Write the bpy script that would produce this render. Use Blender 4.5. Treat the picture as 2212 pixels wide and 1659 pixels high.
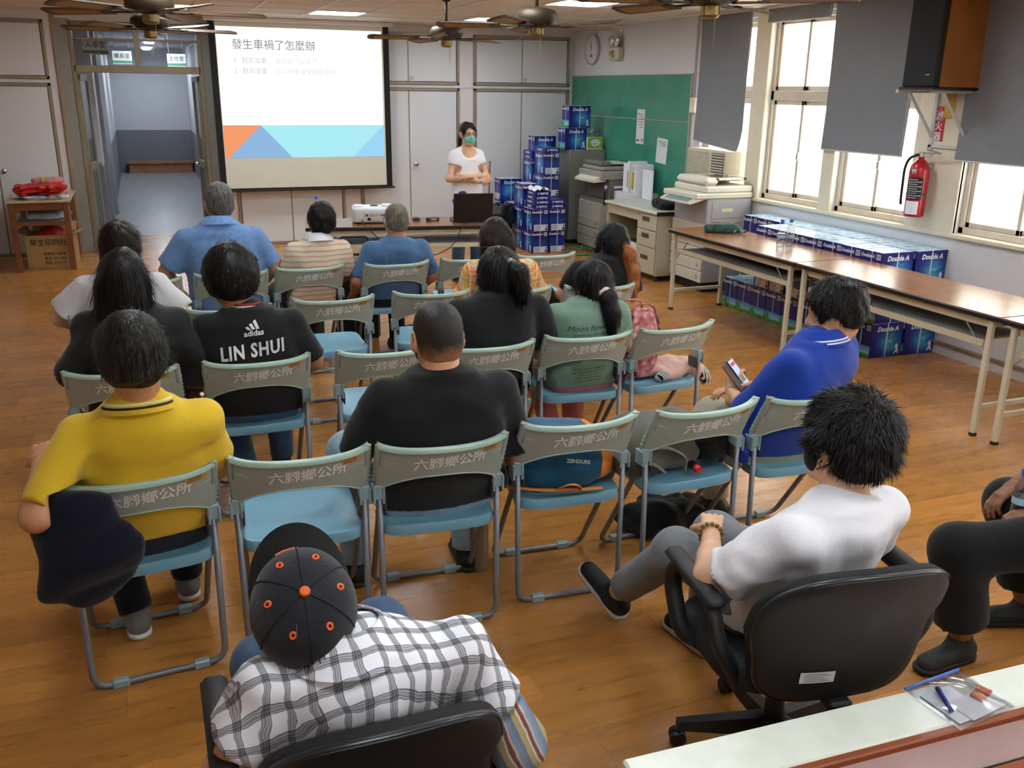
import bpy, bmesh, math, random
import numpy as np
from mathutils import Vector, Matrix
from mathutils.bvhtree import BVHTree
random.seed(7); np.random.seed(7)
SC = bpy.context.scene
for o in list(bpy.data.objects): bpy.data.objects.remove(o)
COL = SC.collection
PI = math.pi
# ---------------------------------------------------------------- camera
_f, _pi, _ya, _ro = 1970.4, .312627, .380528, .0133017
_fw = Vector((math.sin(_ya)*math.cos(_pi), math.cos(_ya)*math.cos(_pi), -math.sin(_pi)))
_rt = Vector((math.cos(_ya), -math.sin(_ya), 0)); _up = _rt.cross(_fw)
_r2 = _rt*math.cos(_ro)+_up*math.sin(_ro); _u2 = _up*math.cos(_ro)-_rt*math.sin(_ro)
cam = bpy.data.cameras.new('camera'); cam.sensor_fit = 'HORIZONTAL'; cam.sensor_width = 36; cam.lens = 36*_f/2212
cam.clip_start = .02
camo = bpy.data.objects.new('camera', cam); COL.objects.link(camo)
_m = Matrix((_r2, _u2, -_fw)).transposed().to_4x4(); _m.translation = (0, 0, 1.93)
camo.matrix_world = _m; SC.camera = camo
# ---------------------------------------------------------------- world, daylight, exposure
wd = bpy.data.worlds.new('world'); SC.world = wd; wd.use_nodes = True
_bg = wd.node_tree.nodes['Background']; _bg.inputs[0].default_value = (1.0, .985, .96, 1); _bg.inputs[1].default_value = 6.0
VS = SC.view_settings
VS.view_transform = 'Standard'; VS.look = 'None'; VS.exposure = 0.6; VS.gamma = 1; VS.use_curve_mapping = False
SC.cycles.max_bounces = 6; SC.cycles.diffuse_bounces = 3; SC.cycles.glossy_bounces = 3; SC.cycles.adaptive_threshold = .15; SC.cycles.use_light_tree = True; SC.cycles.transparent_max_bounces = 12
SC.cycles.sample_clamp_indirect = 6.0; SC.cycles.caustics_reflective = False; SC.cycles.caustics_refractive = False
SC.cycles.use_denoising = True
LAMP_STRENGTH = 15.0
def portal(y0, y1, z0, z1):
    l = bpy.data.lights.new('window_portal', 'AREA'); l.shape = 'RECTANGLE'; l.size = y1-y0; l.size_y = z1-z0
    l.cycles.is_portal = True
    o = bpy.data.objects.new('window_portal', l); COL.objects.link(o)
    o.location = (5.84, (y0+y1)/2, (z0+z1)/2)
    o.rotation_euler = (PI/2, 0, PI/2)   # emits toward -X
for _y0, _y1 in ((7.85, 8.75), (6.72, 7.64), (5.69, 6.58), (4.2, 5.2), (3.1, 4.05), (2.0, 2.95), (.9, 1.85), (-.2, .75)): portal(_y0, _y1, .93, 2.62)
# ---------------------------------------------------------------- helpers: meshes
class MB:
    def __init__(s): s.v = []; s.f = []; s.mi = []; s.cm = 0
    def add(s, vs, fs, M=None):
        n = len(s.v)
        if M is not None: vs = [tuple(M @ Vector(p)) for p in vs]
        s.v += [tuple(p) for p in vs]; s.f += [tuple(i+n for i in f) for f in fs]; s.mi += [s.cm]*len(fs)
        return s
    def box(s, x0, x1, y0, y1, z0, z1, M=None):
        return s.add([(x0,y0,z0),(x1,y0,z0),(x1,y1,z0),(x0,y1,z0),(x0,y0,z1),(x1,y0,z1),(x1,y1,z1),(x0,y1,z1)],
                     [(3,2,1,0),(4,5,6,7),(0,1,5,4),(1,2,6,5),(2,3,7,6),(3,0,4,7)], M)
    def cbox(s, x0, x1, y0, y1, z0, z1, c=.004, M=None):
        c = min(c, (x1-x0)*.49, (y1-y0)*.49, (z1-z0)*.49)
        vs = []; ix = {}
        for i, X in enumerate((x0, x1)):
            for j, Y in enumerate((y0, y1)):
                for k, Z in enumerate((z0, z1)):
                    sx, sy, sz = (1, -1)[i], (1, -1)[j], (1, -1)[k]
                    for a in range(3):
                        p = [X+sx*c, Y+sy*c, Z+sz*c]; p[a] = (X, Y, Z)[a]
                        ix[(i, j, k, a)] = len(vs); vs.append(p)
        F = []
        for a in range(3):
            b, d = (a+1) % 3, (a+2) % 3
            for e in (0, 1):
                q = []
                for (u, w) in ((0, 0), (1, 0), (1, 1), (0, 1)):
                    t = [0, 0, 0]; t[a] = e; t[b] = u; t[d] = w; q.append(ix[(*t, a)])
                F.append(q if e else q[::-1])
            for e in (0, 1):
                for g in (0, 1):   # edges along axis a
                    t0 = [0, 0, 0]; t1 = [0, 0, 0]; t0[b] = t1[b] = e; t0[d] = t1[d] = g; t1[a] = 1
                    q = [ix[(*t0, b)], ix[(*t1, b)], ix[(*t1, d)], ix[(*t0, d)]]
                    F.append(q if (e ^ g) else q[::-1])
        for i in (0, 1):
            for j in (0, 1):
                for k in (0, 1):
                    q = [ix[(i, j, k, 0)], ix[(i, j, k, 1)], ix[(i, j, k, 2)]]
                    F.append(q if (i+j+k) % 2 else q[::-1])
        return s.add(vs, F, M)
    def tube(s, pts, r, n=8, closed=False, cap=True, M=None, flat=1.0):
        P = [Vector(p) for p in pts]; R = r if isinstance(r, (list, tuple)) else [r]*len(P)
        vs = []; fs = []; m = len(P); nrm = None
        for i, p in enumerate(P):
            if closed: t = (P[(i+1) % m]-P[i-1])
            elif i == 0: t = P[1]-P[0]
            elif i == m-1: t = P[-1]-P[-2]
            else: t = (P[i+1]-p).normalized()+(p-P[i-1]).normalized()
            t.normalize()
            if nrm is None:
                a = Vector((0, 0, 1)) if abs(t.z) < .9 else Vector((1, 0, 0)); nrm = t.cross(a).normalized()
            else:
                nrm = (nrm-t*nrm.dot(t)); nrm = nrm.normalized() if nrm.length > 1e-6 else t.orthogonal().normalized()
            b = t.cross(nrm)
            for k in range(n):
                a = 2*PI*k/n; vs.append(p+(nrm*math.cos(a)+b*math.sin(a)*flat)*R[i])
        for i in range(m if closed else m-1):
            for k in range(n):
                a = i*n+k; b = i*n+(k+1) % n; c = ((i+1) % m)*n+(k+1) % n; d = ((i+1) % m)*n+k
                fs.append((a, b, c, d))
        if cap and not closed: fs += [tuple(range(n))[::-1], tuple(range((m-1)*n, m*n))]
        return s.add(vs, fs, M)
    def cyl(s, x, y, z0, z1, r, r2=None, n=16, M=None):
        r2 = r if r2 is None else r2
        return s.lathe([(0, z0), (r, z0), (r2, z1), (0, z1)], x, y, n, M)
    def lathe(s, prof, x=0, y=0, n=16, M=None):
        vs = []; fs = []; rows = []
        for (r, z) in prof:
            if r < 1e-6: rows.append([len(vs)]); vs.append((x, y, z))
            else:
                rows.append(list(range(len(vs), len(vs)+n)))
                vs += [(x+r*math.cos(2*PI*k/n), y+r*math.sin(2*PI*k/n), z) for k in range(n)]
        for a, b in zip(rows[:-1], rows[1:]):
            for k in range(n):
                k2 = (k+1) % n
                if len(a) == 1 and len(b) == 1: continue
                if len(a) == 1: fs.append((a[0], b[k2], b[k]))
                elif len(b) == 1: fs.append((a[k], a[k2], b[0]))
                else: fs.append((a[k], a[k2], b[k2], b[k]))
        return s.add(vs, fs, M)
    def prism(s, poly, z0, z1, M=None):
        n = len(poly)
        vs = [(x, y, z0) for x, y in poly]+[(x, y, z1) for x, y in poly]
        fs = [tuple(range(n))[::-1], tuple(range(n, 2*n))]+[(i, (i+1) % n, n+(i+1) % n, n+i) for i in range(n)]
        return s.add(vs, fs, M)
    def grid(s, fn, nu, nv, M=None):
        vs = [fn(i/nu, j/nv) for i in range(nu+1) for j in range(nv+1)]
        fs = [(i*(nv+1)+j, (i+1)*(nv+1)+j, (i+1)*(nv+1)+j+1, i*(nv+1)+j+1) for i in range(nu) for j in range(nv)]
        return s.add(vs, fs, M)
    def loft(s, rings, cap=True, M=None):
        n = len(rings[0]); vs = [p for r in rings for p in r]; fs = []
        for i in range(len(rings)-1):
            for k in range(n): fs.append((i*n+k, i*n+(k+1) % n, (i+1)*n+(k+1) % n, (i+1)*n+k))
        if cap: fs += [tuple(range(n))[::-1], tuple(range((len(rings)-1)*n, len(rings)*n))]
        return s.add(vs, fs, M)
    def mesh(s, name, mats, smooth=False):
        me = bpy.data.meshes.new(name); me.from_pydata(s.v, [], s.f)
        for m in (mats if isinstance(mats, (list, tuple)) else [mats]): me.materials.append(m)
        if len(set(s.mi)) > 1: me.polygons.foreach_set('material_index', s.mi)
        if smooth: shade(me, smooth)
        me.update(); return me
    def build(s, name, mats, parent=None, smooth=False, loc=None, rot=None):
        return link(name, s.mesh(name, mats, smooth), parent, loc, rot)
def shade(me, ang=True):
    me.polygons.foreach_set('use_smooth', [True]*len(me.polygons))
    if ang is not True:
        bm = bmesh.new(); bm.from_mesh(me)
        for e in bm.edges:
            if len(e.link_faces) == 2 and e.calc_face_angle(0) > math.radians(ang): e.smooth = False
        bm.to_mesh(me); bm.free()
def link(name, me, parent=None, loc=None, rot=None):
    o = bpy.data.objects.new(name, me); COL.objects.link(o)
    if parent is not None: o.parent = parent
    if loc is not None: o.location = loc
    if rot is not None: o.rotation_euler = rot
    return o
def thing(name, label, cat, loc=(0, 0, 0), rz=0, group=None):
    o = link(name, None, None, loc, (0, 0, rz)); o.empty_display_size = .1
    o['label'] = label; o['category'] = cat
    if group: o['group'] = group
    return o
def tag(o, label, cat, group=None):
    o['label'] = label; o['category'] = cat
    if group: o['group'] = group
    return o
def struct(o): o['kind'] = 'structure'; return o
def copy_tree(o, parent=None):
    c = o.copy(); COL.objects.link(c); c.parent = parent
    for ch in o.children: copy_tree(ch, c)
    return c
def dup(o, label, loc, rz=0, group=None):
    c = copy_tree(o); c.location = loc; c.rotation_euler = (0, 0, rz); c['label'] = label
    if group: c['group'] = group
    return c
def T(x=0, y=0, z=0): return Matrix.Translation((x, y, z))
def RX(a): return Matrix.Rotation(a, 4, 'X')
def RY(a): return Matrix.Rotation(a, 4, 'Y')
def RZ(a): return Matrix.Rotation(a, 4, 'Z')
def arc(pts, r, n=4):
    """round the corners of a polyline"""
    P = [Vector(p) for p in pts]; out = [P[0]]
    for a, b, c in zip(P[:-2], P[1:-1], P[2:]):
        u = (a-b); w = (c-b); d = min(r, u.length*.49, w.length*.49); u.normalize(); w.normalize()
        p0 = b+u*d; p1 = b+w*d
        for i in range(n+1):
            t = i/n; out.append(p0*(1-t)**2+b*2*t*(1-t)+p1*t*t)
    out.append(P[-1]); return out
def text_mesh(body, size=1.0, bold=0.0, align='CENTER', shear=0.0, res=2, spacing=1.0, sx=1.0):
    cu = bpy.data.curves.new('lettering', 'FONT'); cu.body = body; cu.size = size; cu.offset = bold; cu.align_x = align
    cu.align_y = 'CENTER'; cu.shear = shear; cu.resolution_u = res; cu.space_character = spacing
    ob = bpy.data.objects.new('lettering', cu); me = ob.to_mesh()
    vs = [(v.co.x*sx, v.co.y) for v in me.vertices]; fs = [tuple(p.vertices) for p in me.polygons]
    ob.to_mesh_clear(); bpy.data.objects.remove(ob); bpy.data.curves.remove(cu)
    return vs, fs
_tc = {}
def txt(mb, body, fn, size=1.0, **kw):
    """add lettering to builder mb; fn maps (x, y) of the flat lettering to 3D"""
    k = (body, size, tuple(sorted(kw.items())))
    if k not in _tc: _tc[k] = text_mesh(body, size, **kw)
    vs, fs = _tc[k]
    return mb.add([fn(x, y) for x, y in vs], fs)
# ---------------------------------------------------------------- helpers: materials
def lin(c):
    if isinstance(c, str): c = [int(c[i:i+2], 16)/255 for i in (0, 2, 4)]
    return tuple(((x+.055)/1.055)**2.4 if x > .04045 else x/12.92 for x in c[:3])+(1,)
class NT:
    def __init__(s, name):
        s.m = bpy.data.materials.new(name); s.m.use_nodes = True; s.t = s.m.node_tree
        s.b = s.t.nodes['Principled BSDF']
    def n(s, typ, **kw):
        nd = s.t.nodes.new(typ)
        for k, v in kw.items():
            if k.startswith('i_'):
                key = k[2:]; key = int(key) if key.isdigit() else key
                nd.inputs[key].default_value = v
            else: setattr(nd, k, v)
        return nd
    def l(s, a, b): s.t.links.new(a, b)
    def coord(s, which='Object', scale=(1, 1, 1), rot=(0, 0, 0)):
        tc = s.n('ShaderNodeTexCoord'); mp = s.n('ShaderNodeMapping')
        mp.inputs['Scale'].default_value = scale; mp.inputs['Rotation'].default_value = rot
        s.l(tc.outputs[which], mp.inputs[0]); return mp.outputs[0]
    def noise(s, vec, scale=5, detail=4, rough=.5, dist=0):
        nd = s.n('ShaderNodeTexNoise'); nd.inputs['Scale'].default_value = scale; nd.inputs['Detail'].default_value = detail
        nd.inputs['Roughness'].default_value = rough; nd.inputs['Distortion'].default_value = dist
        if vec is not None: s.l(vec, nd.inputs['Vector'])
        return nd.outputs['Fac']
    def ramp(s, fac, stops, interp='LINEAR'):
        r = s.n('ShaderNodeValToRGB'); e = r.color_ramp; e.interpolation = interp
        while len(e.elements) < len(stops): e.elements.new(.5)
        for el, (p, c) in zip(e.elements, stops): el.position = p; el.color = c if len(c) == 4 else lin(c)
        s.l(fac, r.inputs[0]); return r.outputs[0]
    def math(s, op, a, b=None, c=None):
        nd = s.n('ShaderNodeMath', operation=op)
        for i, v in enumerate((a, b, c)):
            if v is None: continue
            if isinstance(v, (int, float)): nd.inputs[i].default_value = v
            else: s.l(v, nd.inputs[i])
        return nd.outputs[0]
    def mix(s, fac, a, b, mode='MIX'):
        nd = s.n('ShaderNodeMix', data_type='RGBA', blend_type=mode)
        for i, v in ((0, fac), (6, a), (7, b)):
            if isinstance(v, (int, float)): nd.inputs[i].default_value = v
            elif isinstance(v, (tuple, list)): nd.inputs[i].default_value = v
            else: s.l(v, nd.inputs[i])
        return nd.outputs[2]
    def bump(s, h, strength=.2, dist=.01):
        nd = s.n('ShaderNodeBump'); nd.inputs['Strength'].default_value = strength; nd.inputs['Distance'].default_value = dist
        s.l(h, nd.inputs['Height']); s.l(nd.outputs[0], s.b.inputs['Normal'])
    def set(s, **kw):
        for k, v in kw.items():
            i = s.b.inputs[k.replace('_', ' ')]
            if hasattr(v, 'is_output'): s.l(v, i)
            else: i.default_value = v
        return s
_M = {}
def mat(name, col, rough=.5, metal=0, var=.06, vs=8.0, bump=0, bs=60, spec=.5, **kw):
    """plain procedural material: colour with a little noise variation, optional fine relief"""
    if name in _M: return _M[name]
    t = NT(name); c = lin(col); v = t.coord('Object')
    nz = t.noise(v, vs, 3)
    a = tuple(max(0, x*(1-var)) for x in c[:3])+(1,); b = tuple(min(1, x*(1+var)) for x in c[:3])+(1,)
    t.set(Base_Color=t.ramp(nz, [(.3, a), (.7, b)]), Roughness=rough, Metallic=metal)
    t.b.inputs['Specular IOR Level'].default_value = spec
    if bump: t.bump(t.noise(v, bs, 3), bump, .004)
    for k, x in kw.items(): t.b.inputs[k.replace('_', ' ')].default_value = x
    _M[name] = t.m; return t.m
def emit(name, col, strength):
    t = NT(name); c = lin(col) if not (isinstance(col, tuple) and len(col) == 4) else col
    t.set(Base_Color=(0, 0, 0, 1), Roughness=1.0); t.b.inputs['Emission Color'].default_value = c; t.b.inputs['Emission Strength'].default_value = strength
    t.b.inputs['Specular IOR Level'].default_value = 0
    return t.m
# ================================================================ materials of the room
def floor_wood(name, base, seed):
    t = NT(name)
    v = t.coord('Object', (1.2, 14, 1)); n1 = t.noise(v, 1.6, 6, .6, .6)
    v2 = t.coord('Object', (3, 60, 1)); n2 = t.noise(v2, 2.0, 4, .6)
    v3 = t.coord('Object', (2.2, 6, 1)); n3 = t.noise(v3, 2.3, 3, .5)
    info = t.n('ShaderNodeObjectInfo')
    c = [tuple(x*k for x in lin(base)[:3])+(1,) for k in (.62, .95, 1.22)]
    col = t.ramp(n1, [(.25, c[0]), (.5, c[1]), (.78, c[2])])
    col = t.mix(.18, col, t.ramp(n2, [(.35, c[0]), (.65, c[2])]))
    knot = t.ramp(n3, [(.30, (.30, .27, .25, 1)), (.37, (1, 1, 1, 1))])
    col = t.mix(.75, col, knot, 'MULTIPLY')
    tone = t.ramp(info.outputs['Random'], [(0, (.82, .80, .78, 1)), (1, (1.12, 1.08, 1.02, 1))])
    col = t.mix(1.0, col, tone, 'MULTIPLY')
    t.set(Base_Color=col, Roughness=t.ramp(n1, [(.3, (.30, .30, .30, 1)), (.7, (.22, .22, .22, 1))]))
    t.b.inputs['Specular IOR Level'].default_value = .45
    t.bump(n2, .03, .003)
    return t.m
M_floor = floor_wood('oak_laminate', 'b97f3c', 1)
M_white = mat('white_wall_paint', 'e3dcdc', .6, var=.02, vs=2.0)
M_wallr = mat('pale_grey_wall_paint', 'd9dade', .55, var=.02, vs=2.0)
M_cream = mat('cream_window_paint', 'e2d9c2', .5, var=.03)
M_ceil = mat('ceiling_board', 'e2d8cb', .8, var=.04, vs=30, bump=.1, bs=120)
M_tbar = mat('ceiling_grid_metal', 'e6ded2', .5, var=.02)
M_trim = mat('taupe_aluminium_trim', '9a8b78', .4, .2, var=.08, vs=4)
M_trimd = mat('dark_gap', '3a3129', .7)
M_door = mat('laminate_door_white', 'dcdde0', .45, var=.015, vs=1.5)
M_chrome = mat('chrome', 'c9c9c9', .18, 1.0)
M_steel = mat('brushed_steel', 'b9b6ae', .35, .9)
M_black = mat('matte_black', '121212', .6)
M_blackp = mat('black_plastic', '161617', .42)
M_alu = mat('window_aluminium', 'd6ccbc', .42, .1)
M_grey = mat('corridor_grey', '6f7178', .7, var=.05)
M_corrw = mat('corridor_white', 'b9bcc4', .7, var=.03)
M_corrf = mat('corridor_terrazzo', '7d8083', .35, var=.12, vs=6)
def pane_mat():
    t = NT('frosted_window_glass'); nt = t.t; out = nt.nodes['Material Output']
    tr = t.n('ShaderNodeBsdfTransparent'); tr.inputs[0].default_value = (.97, .96, .93, 1)
    tl = t.n('ShaderNodeBsdfTranslucent'); tl.inputs[0].default_value = (.9, .88, .82, 1)
    gl = t.n('ShaderNodeBsdfGlossy'); gl.inputs[1].default_value = .15
    a = t.n('ShaderNodeMixShader'); a.inputs[0].default_value = .35
    b = t.n('ShaderNodeMixShader'); b.inputs[0].default_value = .05
    t.l(tr.outputs[0], a.inputs[1]); t.l(tl.outputs[0], a.inputs[2]); t.l(a.outputs[0], b.inputs[1]); t.l(gl.outputs[0], b.inputs[2])
    t.l(b.outputs[0], out.inputs[0]); return t.m
M_pane = pane_mat()
def clear_mat(name, tint=(.93, .95, .96, 1), gloss=.12, rough=.05):
    t = NT(name); out = t.t.nodes['Material Output']
    tr = t.n('ShaderNodeBsdfTransparent'); tr.inputs[0].default_value = tint
    gl = t.n('ShaderNodeBsdfGlossy'); gl.inputs[1].default_value = rough
    fr = t.n('ShaderNodeLayerWeight'); fr.inputs[0].default_value = .35
    m = t.math('MULTIPLY_ADD', fr.outputs[1], .6, gloss)
    a = t.n('ShaderNodeMixShader'); t.l(m, a.inputs[0]); t.l(tr.outputs[0], a.inputs[1]); t.l(gl.outputs[0], a.inputs[2])
    t.l(a.outputs[0], out.inputs[0]); return t.m
M_clear = clear_mat('clear_plastic')
M_glass = clear_mat('door_glass', (.86, .88, .9, 1), .05)
XR, YB, ZC = 5.65, 12.03, 2.70
XL, YN = -3.2, -2.6
# ================================================================ floor: subfloor + planks laid across the room
fl = struct(MB().box(XL, XR+.2, YN, YB, -.12, -.006).build('floor', M_trimd))
PW, PL = .19, 1.22
plank = MB().box(-PL/2+  .0004, PL/2-  .0004, -PW/2+  .0004, PW/2-  .0004, -.006, 0).mesh('plank', M_floor)
cells = []
ny = int((YB-YN)/PW)+1
for j in range(ny):
    y = YB-PW/2-j*PW
    off = (j*.47) % 1*PL
    x = XL-off
    while x < XR:
        x0, x1 = max(x, XL), min(x+PL, XR)
        if x1-x0 > .02: cells.append((x0, x1, y))
        x += PL
def seen(c): return c[2] > 1.2 and c[1] > -.55-.16*c[2]*.9 and c[0] < 1.0+c[2]*1.0
vis = sorted([c for c in cells if seen(c)], key=lambda c: c[2])[:300]
vs_ = set(vis); rest = MB()
for c in cells:
    x0, x1, y = c
    if c in vs_:
        if x1-x0 > PL-.01: o = link('plank', plank, fl, ((x0+x1)/2, y, 0))
        else: o = MB().box(-(x1-x0)/2+  .0004, (x1-x0)/2-  .0004, -PW/2+  .0004, PW/2-  .0004, -.006, 0).build('plank', M_floor, fl, loc=((x0+x1)/2, y, 0))
    else: rest.box(x0+  .0004, x1-  .0004, y-PW/2+  .0004, y+PW/2-  .0004, -.006, 0)
o = rest.build('planks_far', M_floor, fl); o['kind'] = 'stuff'
# ================================================================ ceiling: boards on a grid, with light panels
ce = struct(MB().box(XL, XR+.2, YN, YB+.1, ZC+.02, ZC+.14).build('ceiling', M_ceil))
TX, TY = .6, .6
tile = MB().cbox(-.294, .294, -.294, .294, ZC-.004, ZC+.02, .006).mesh('ceiling_tile', M_ceil)
gx = [1.85+TX*i for i in range(-9, 8)]; gy = [10.35+TY*i for i in range(-22, 4)]
LIGHTS = [(lx, ly) for lx in (-2.05+.6*0, .05, 1.85, 3.65) for ly in (10.35, 7.95, 5.55, 3.15, .75, -1.65)]  # last row lies behind the camera, added to brighten the near end
LIGHTS = [(lx, ly) for lx, ly in LIGHTS if lx > -1]
LK = {(round((a-1.85)/TX), round((b-10.35)/TY)) for a, b in LIGHTS}
rest = MB(); bars = MB()
for x in gx:
    for y in gy:
        if (round((x-1.85)/TX), round((y-10.35)/TY)) in LK: continue
        x0, x1, y0, y1 = max(x+.003, XL), min(x+TX-.003, XR), max(y+.003, YN), min(y+TY-.003, YB)
        if x1-x0 < .03 or y1-y0 < .03: continue
        if y > 6.5 and x > -1.2:
            if x1-x0 > .58 and y1-y0 > .58: link('ceiling_tile', tile, ce, (x+.3, y+.3, 0))
            else: MB().cbox(x0, x1, y0, y1, ZC-.004, ZC+.02, .006).build('ceiling_tile', M_ceil, ce)
        else: rest.box(x0, x1, y0, y1, ZC-.004, ZC+.02)
o = rest.build('ceiling_tiles_overhead', M_ceil, ce); o['kind'] = 'stuff'
for x in gx: bars.box(x-.011, x+.011, YN, YB, ZC-.009, ZC)
for y in gy: bars.box(XL, XR, y-.011, y+.011, ZC-.0085, ZC)
o = bars.build('ceiling_grid', M_tbar, ce)
M_lamp = emit('lamp_diffuser', (.87, .95, 1.0, 1), LAMP_STRENGTH)
ORDL = ['first', 'second', 'third', 'fourth', 'fifth', 'sixth']
WHERE = {(.05, 10.35): 'above the open doorway', (1.85, 10.35): 'above the projection screen', (3.65, 10.35): 'between the screen and the far cupboards',
         (3.65, 7.95): 'near the middle of the ceiling by the fans'}
for lx, ly in LIGHTS:
    lab = 'bright square ceiling light panel '+WHERE.get((lx, ly), 'overhead out of view, %s column, %s from the back wall' % ({.05: 'left', 1.85: 'middle', 3.65: 'right'}[lx], ORDL[round((10.35-ly)/2.4)]))
    t = thing('ceiling_light', lab, 'ceiling light', (lx+.3, ly+.3, ZC), 0, 'square ceiling light panels')
    fr = MB()
    for a in (0, 1, 2, 3):
        fr.cbox(-.298, .298, .262, .298, -.012, .02, .003, M=RZ(a*PI/2))
    fr.build('frame', M_tbar, t)
    MB().box(-.262, .262, -.262, .262, .0, .006).build('diffuser', M_lamp, t)
# ================================================================ walls
struct(MB().box(XL-.15, XL, YN, YB+.15, 0, ZC).build('wall_left', M_white))
struct(MB().box(XL-.15, XR+.2, YN-.15, YN, 0, ZC).build('wall_near', M_white))
DX0, DX1 = -.60, .77     # doorway
w = MB().box(XL, -.74, YB, YB+.15, 0, ZC).box(.93, XR+.2, YB, YB+.15, 0, ZC).box(-.74, .93, YB, YB+.15, 2.60, ZC)
struct(w.build('wall_back', M_white))
WIN = [('1', 7.85, 8.75), ('2', 6.72, 7.64), ('3', 5.69, 6.58), ('4', 4.2, 5.2), ('5', 3.1, 4.05), ('6', 2.0, 2.95), ('7', .9, 1.85), ('8', -.2, .75)]
w = MB().box(XR, XR+.22, YN, YB+.15, 0, .93).box(XR, XR+.22, YN, YB+.15, 2.62, ZC)
ys = [YN, -.2, .75, .9, 1.85, 2.0, 2.95, 3.1, 4.05, 4.2, 5.2, 5.69, 6.58, 6.72, 7.64, 7.85, 8.75, YB+.15]
for a, b in zip(ys[0::2], ys[1::2]): w.box(XR, XR+.22, a, b, .93, 2.62)
struct(w.build('wall_right', M_wallr))
struct(MB().cbox(XR-.018, XR, YN, 9.0, .085, .105, .002).build('trim_1', M_trim))
struct(MB().cbox(XR-.03, XR+.1, -.5, 8.85, .90, .935, .006).build('trim_2', M_cream))
for k, (n, y0, y1) in enumerate(WIN):
    t = link('window_'+n, None, None, (XR+.09, 0, 0)); struct(t)
    fr = MB()
    for a, b, c, d in ((y0, y0+.045, .93, 2.62), (y1-.045, y1, .93, 2.62), (y0, y1, .935, .985), (y0, y1, 2.575, 2.62), (y0, y1, 1.86, 1.95)):
        fr.cbox(-.04, .05, a, b, c, d, .004)
    fr.build('frame', M_alu, t)
    ym = (y0+y1)/2
    for z0, z1 in ((.985, 1.86), (1.95, 2.575)):
        for s, (a, b) in enumerate(((y0+.045, ym+.02), (ym-.02, y1-.045))):
            xo = -.012 if s else .018
            sa = MB()
            for p, q, r_, u_ in ((a, a+.035, z0, z1), (b-.035, b, z0, z1), (a, b, z0, z0+.04), (a, b, z1-.04, z1)):
                sa.cbox(xo-.012, xo+.012, p, q, r_, u_, .003)
            so = sa.build('sash', M_alu, t)
            MB().box(xo-.002, xo+.002, a+.03, b-.03, z0+.035, z1-.035).build('pane', M_pane, so)
        if z0 < 1: MB().cbox(-.05, -.02, ym-.03, ym-.005, 1.33, 1.40, .006).build('latch', M_steel, t)
# cream reveals on the piers
for a, b in ((7.64, 7.85), (6.58, 6.72)):
    pass
o = MB()
for a, b in ((7.63, 7.86), (6.57, 6.73)): o.cbox(XR-.022, XR+.02, a, b, .93, 2.66, .006)
struct(o.build('trim_3', M_cream))
struct(MB().cbox(XR-.012, XR+.02, 5.2, 5.69, .93, 2.69, .004).build('trim_4', M_cream))
# ---- doorway, frame with transom, open double doors
t = link('door_1', None, None, (0, YB, 0)); struct(t)
M_dfr = mat('ochre_door_frame', '857a60', .45, .1, var=.08, vs=5)
fr = MB()
fr.cbox(-.74, -.60, -.02, .16, 0, 2.62, .004).cbox(.77, .93, -.02, .16, 0, 2.62, .004)
fr.build('jamb', mat('grey_door_jamb', '8c8b84', .5), t)
fr = MB()
fr.cbox(-.62, -.58, -.03, .10, 0, 2.6, .004).cbox(.75, .80, -.03, .10, 0, 2.6, .004).cbox(-.6, .77, -.03, .10, 2.05, 2.13, .004)
fr.cbox(-.6, .77, -.03, .10, 2.50, 2.6, .004).cbox(.06, .115, -.03, .10, 2.13, 2.5, .004).cbox(-.6, .77, -.02, .08, 2.40, 2.425, .003)
fr.build('frame', M_dfr, t)
for a, b in ((-.575, .06), (.115, .75)): MB().box(a, b, .02, .026, 2.13, 2.50).build('pane', M_glass, t)
for s in (0, 1):
    X = -.575 if s == 0 else .745
    L = .64; M = T(X, .10, 0) @ RZ(PI/2+(-.10 if s == 0 else .05))
    d = MB()
    for a, b, c, e in ((0, .07, .02, 2.03), (L-.07, L, .02, 2.03), (0, L, .02, .14), (0, L, 1.96, 2.03), (0, L, .93, 1.02)):
        d.cbox(a, b, -.018, .018, c, e, .003, M=M)
    dd = d.build('leaf', mat('door_leaf_khaki', '8f8874', .45, .1), t)
    MB().box(.07, L-.07, -.004, .004, 1.02, 1.96, M=M).build('pane', M_glass, dd)
    MB().box(.07, L-.07, -.006, .006, .14, .93, M=M).build('panel', mat('door_leaf_grey', '5e605f', .5), dd)
    kb = MB()
    for sg in (-1, 1): kb.lathe([(0, 0), (.018, .002), (.012, .02), (.026, .035), (.024, .055), (0, .062)], n=12, M=M @ T(L-.05, 0, .97) @ RX(sg*PI/2))
    kb.build('knob', M_chrome, dd, smooth=40)
# ---- corridor behind the doorway
CY = 23.3
c = struct(MB().box(-1.2, 1.6, YB+1.2, CY+.4, -.1, -.001).build('floor_corridor', M_corrf))
struct(MB().box(-.60, .80, YB, YB+1.2, -.1, -.0005).build('floor_threshold', M_floor))
struct(MB().box(-1.2, 1.6, YB+.15, CY+.4, 2.70, 2.78).build('ceiling_corridor', M_corrw))
for nm, a, b in (('wall_corridor_left', -1.2, -.45), ('wall_corridor_right', 1.15, 1.6)):
    w = MB(); YS = 12.95 if a < 0 else YB+.15
    if a < 0: w.box(a, -.64, YB+.15, YS, 0, 2.70)
    w.box(a, b, YS, CY, .93, 2.70); w.cm = 1; w.box(a-.001, b+.001, YS, CY, 0, .93); struct(w.build(nm, [M_corrw, M_grey]))
w = MB(); w.box(-1.2, 1.6, CY, CY+.1, .93, 2.70); w.cm = 1; w.box(-1.2, 1.6, CY-.001, CY+.1, 0, .93); struct(w.build('wall_corridor_end', [M_corrw, M_grey]))
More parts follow.
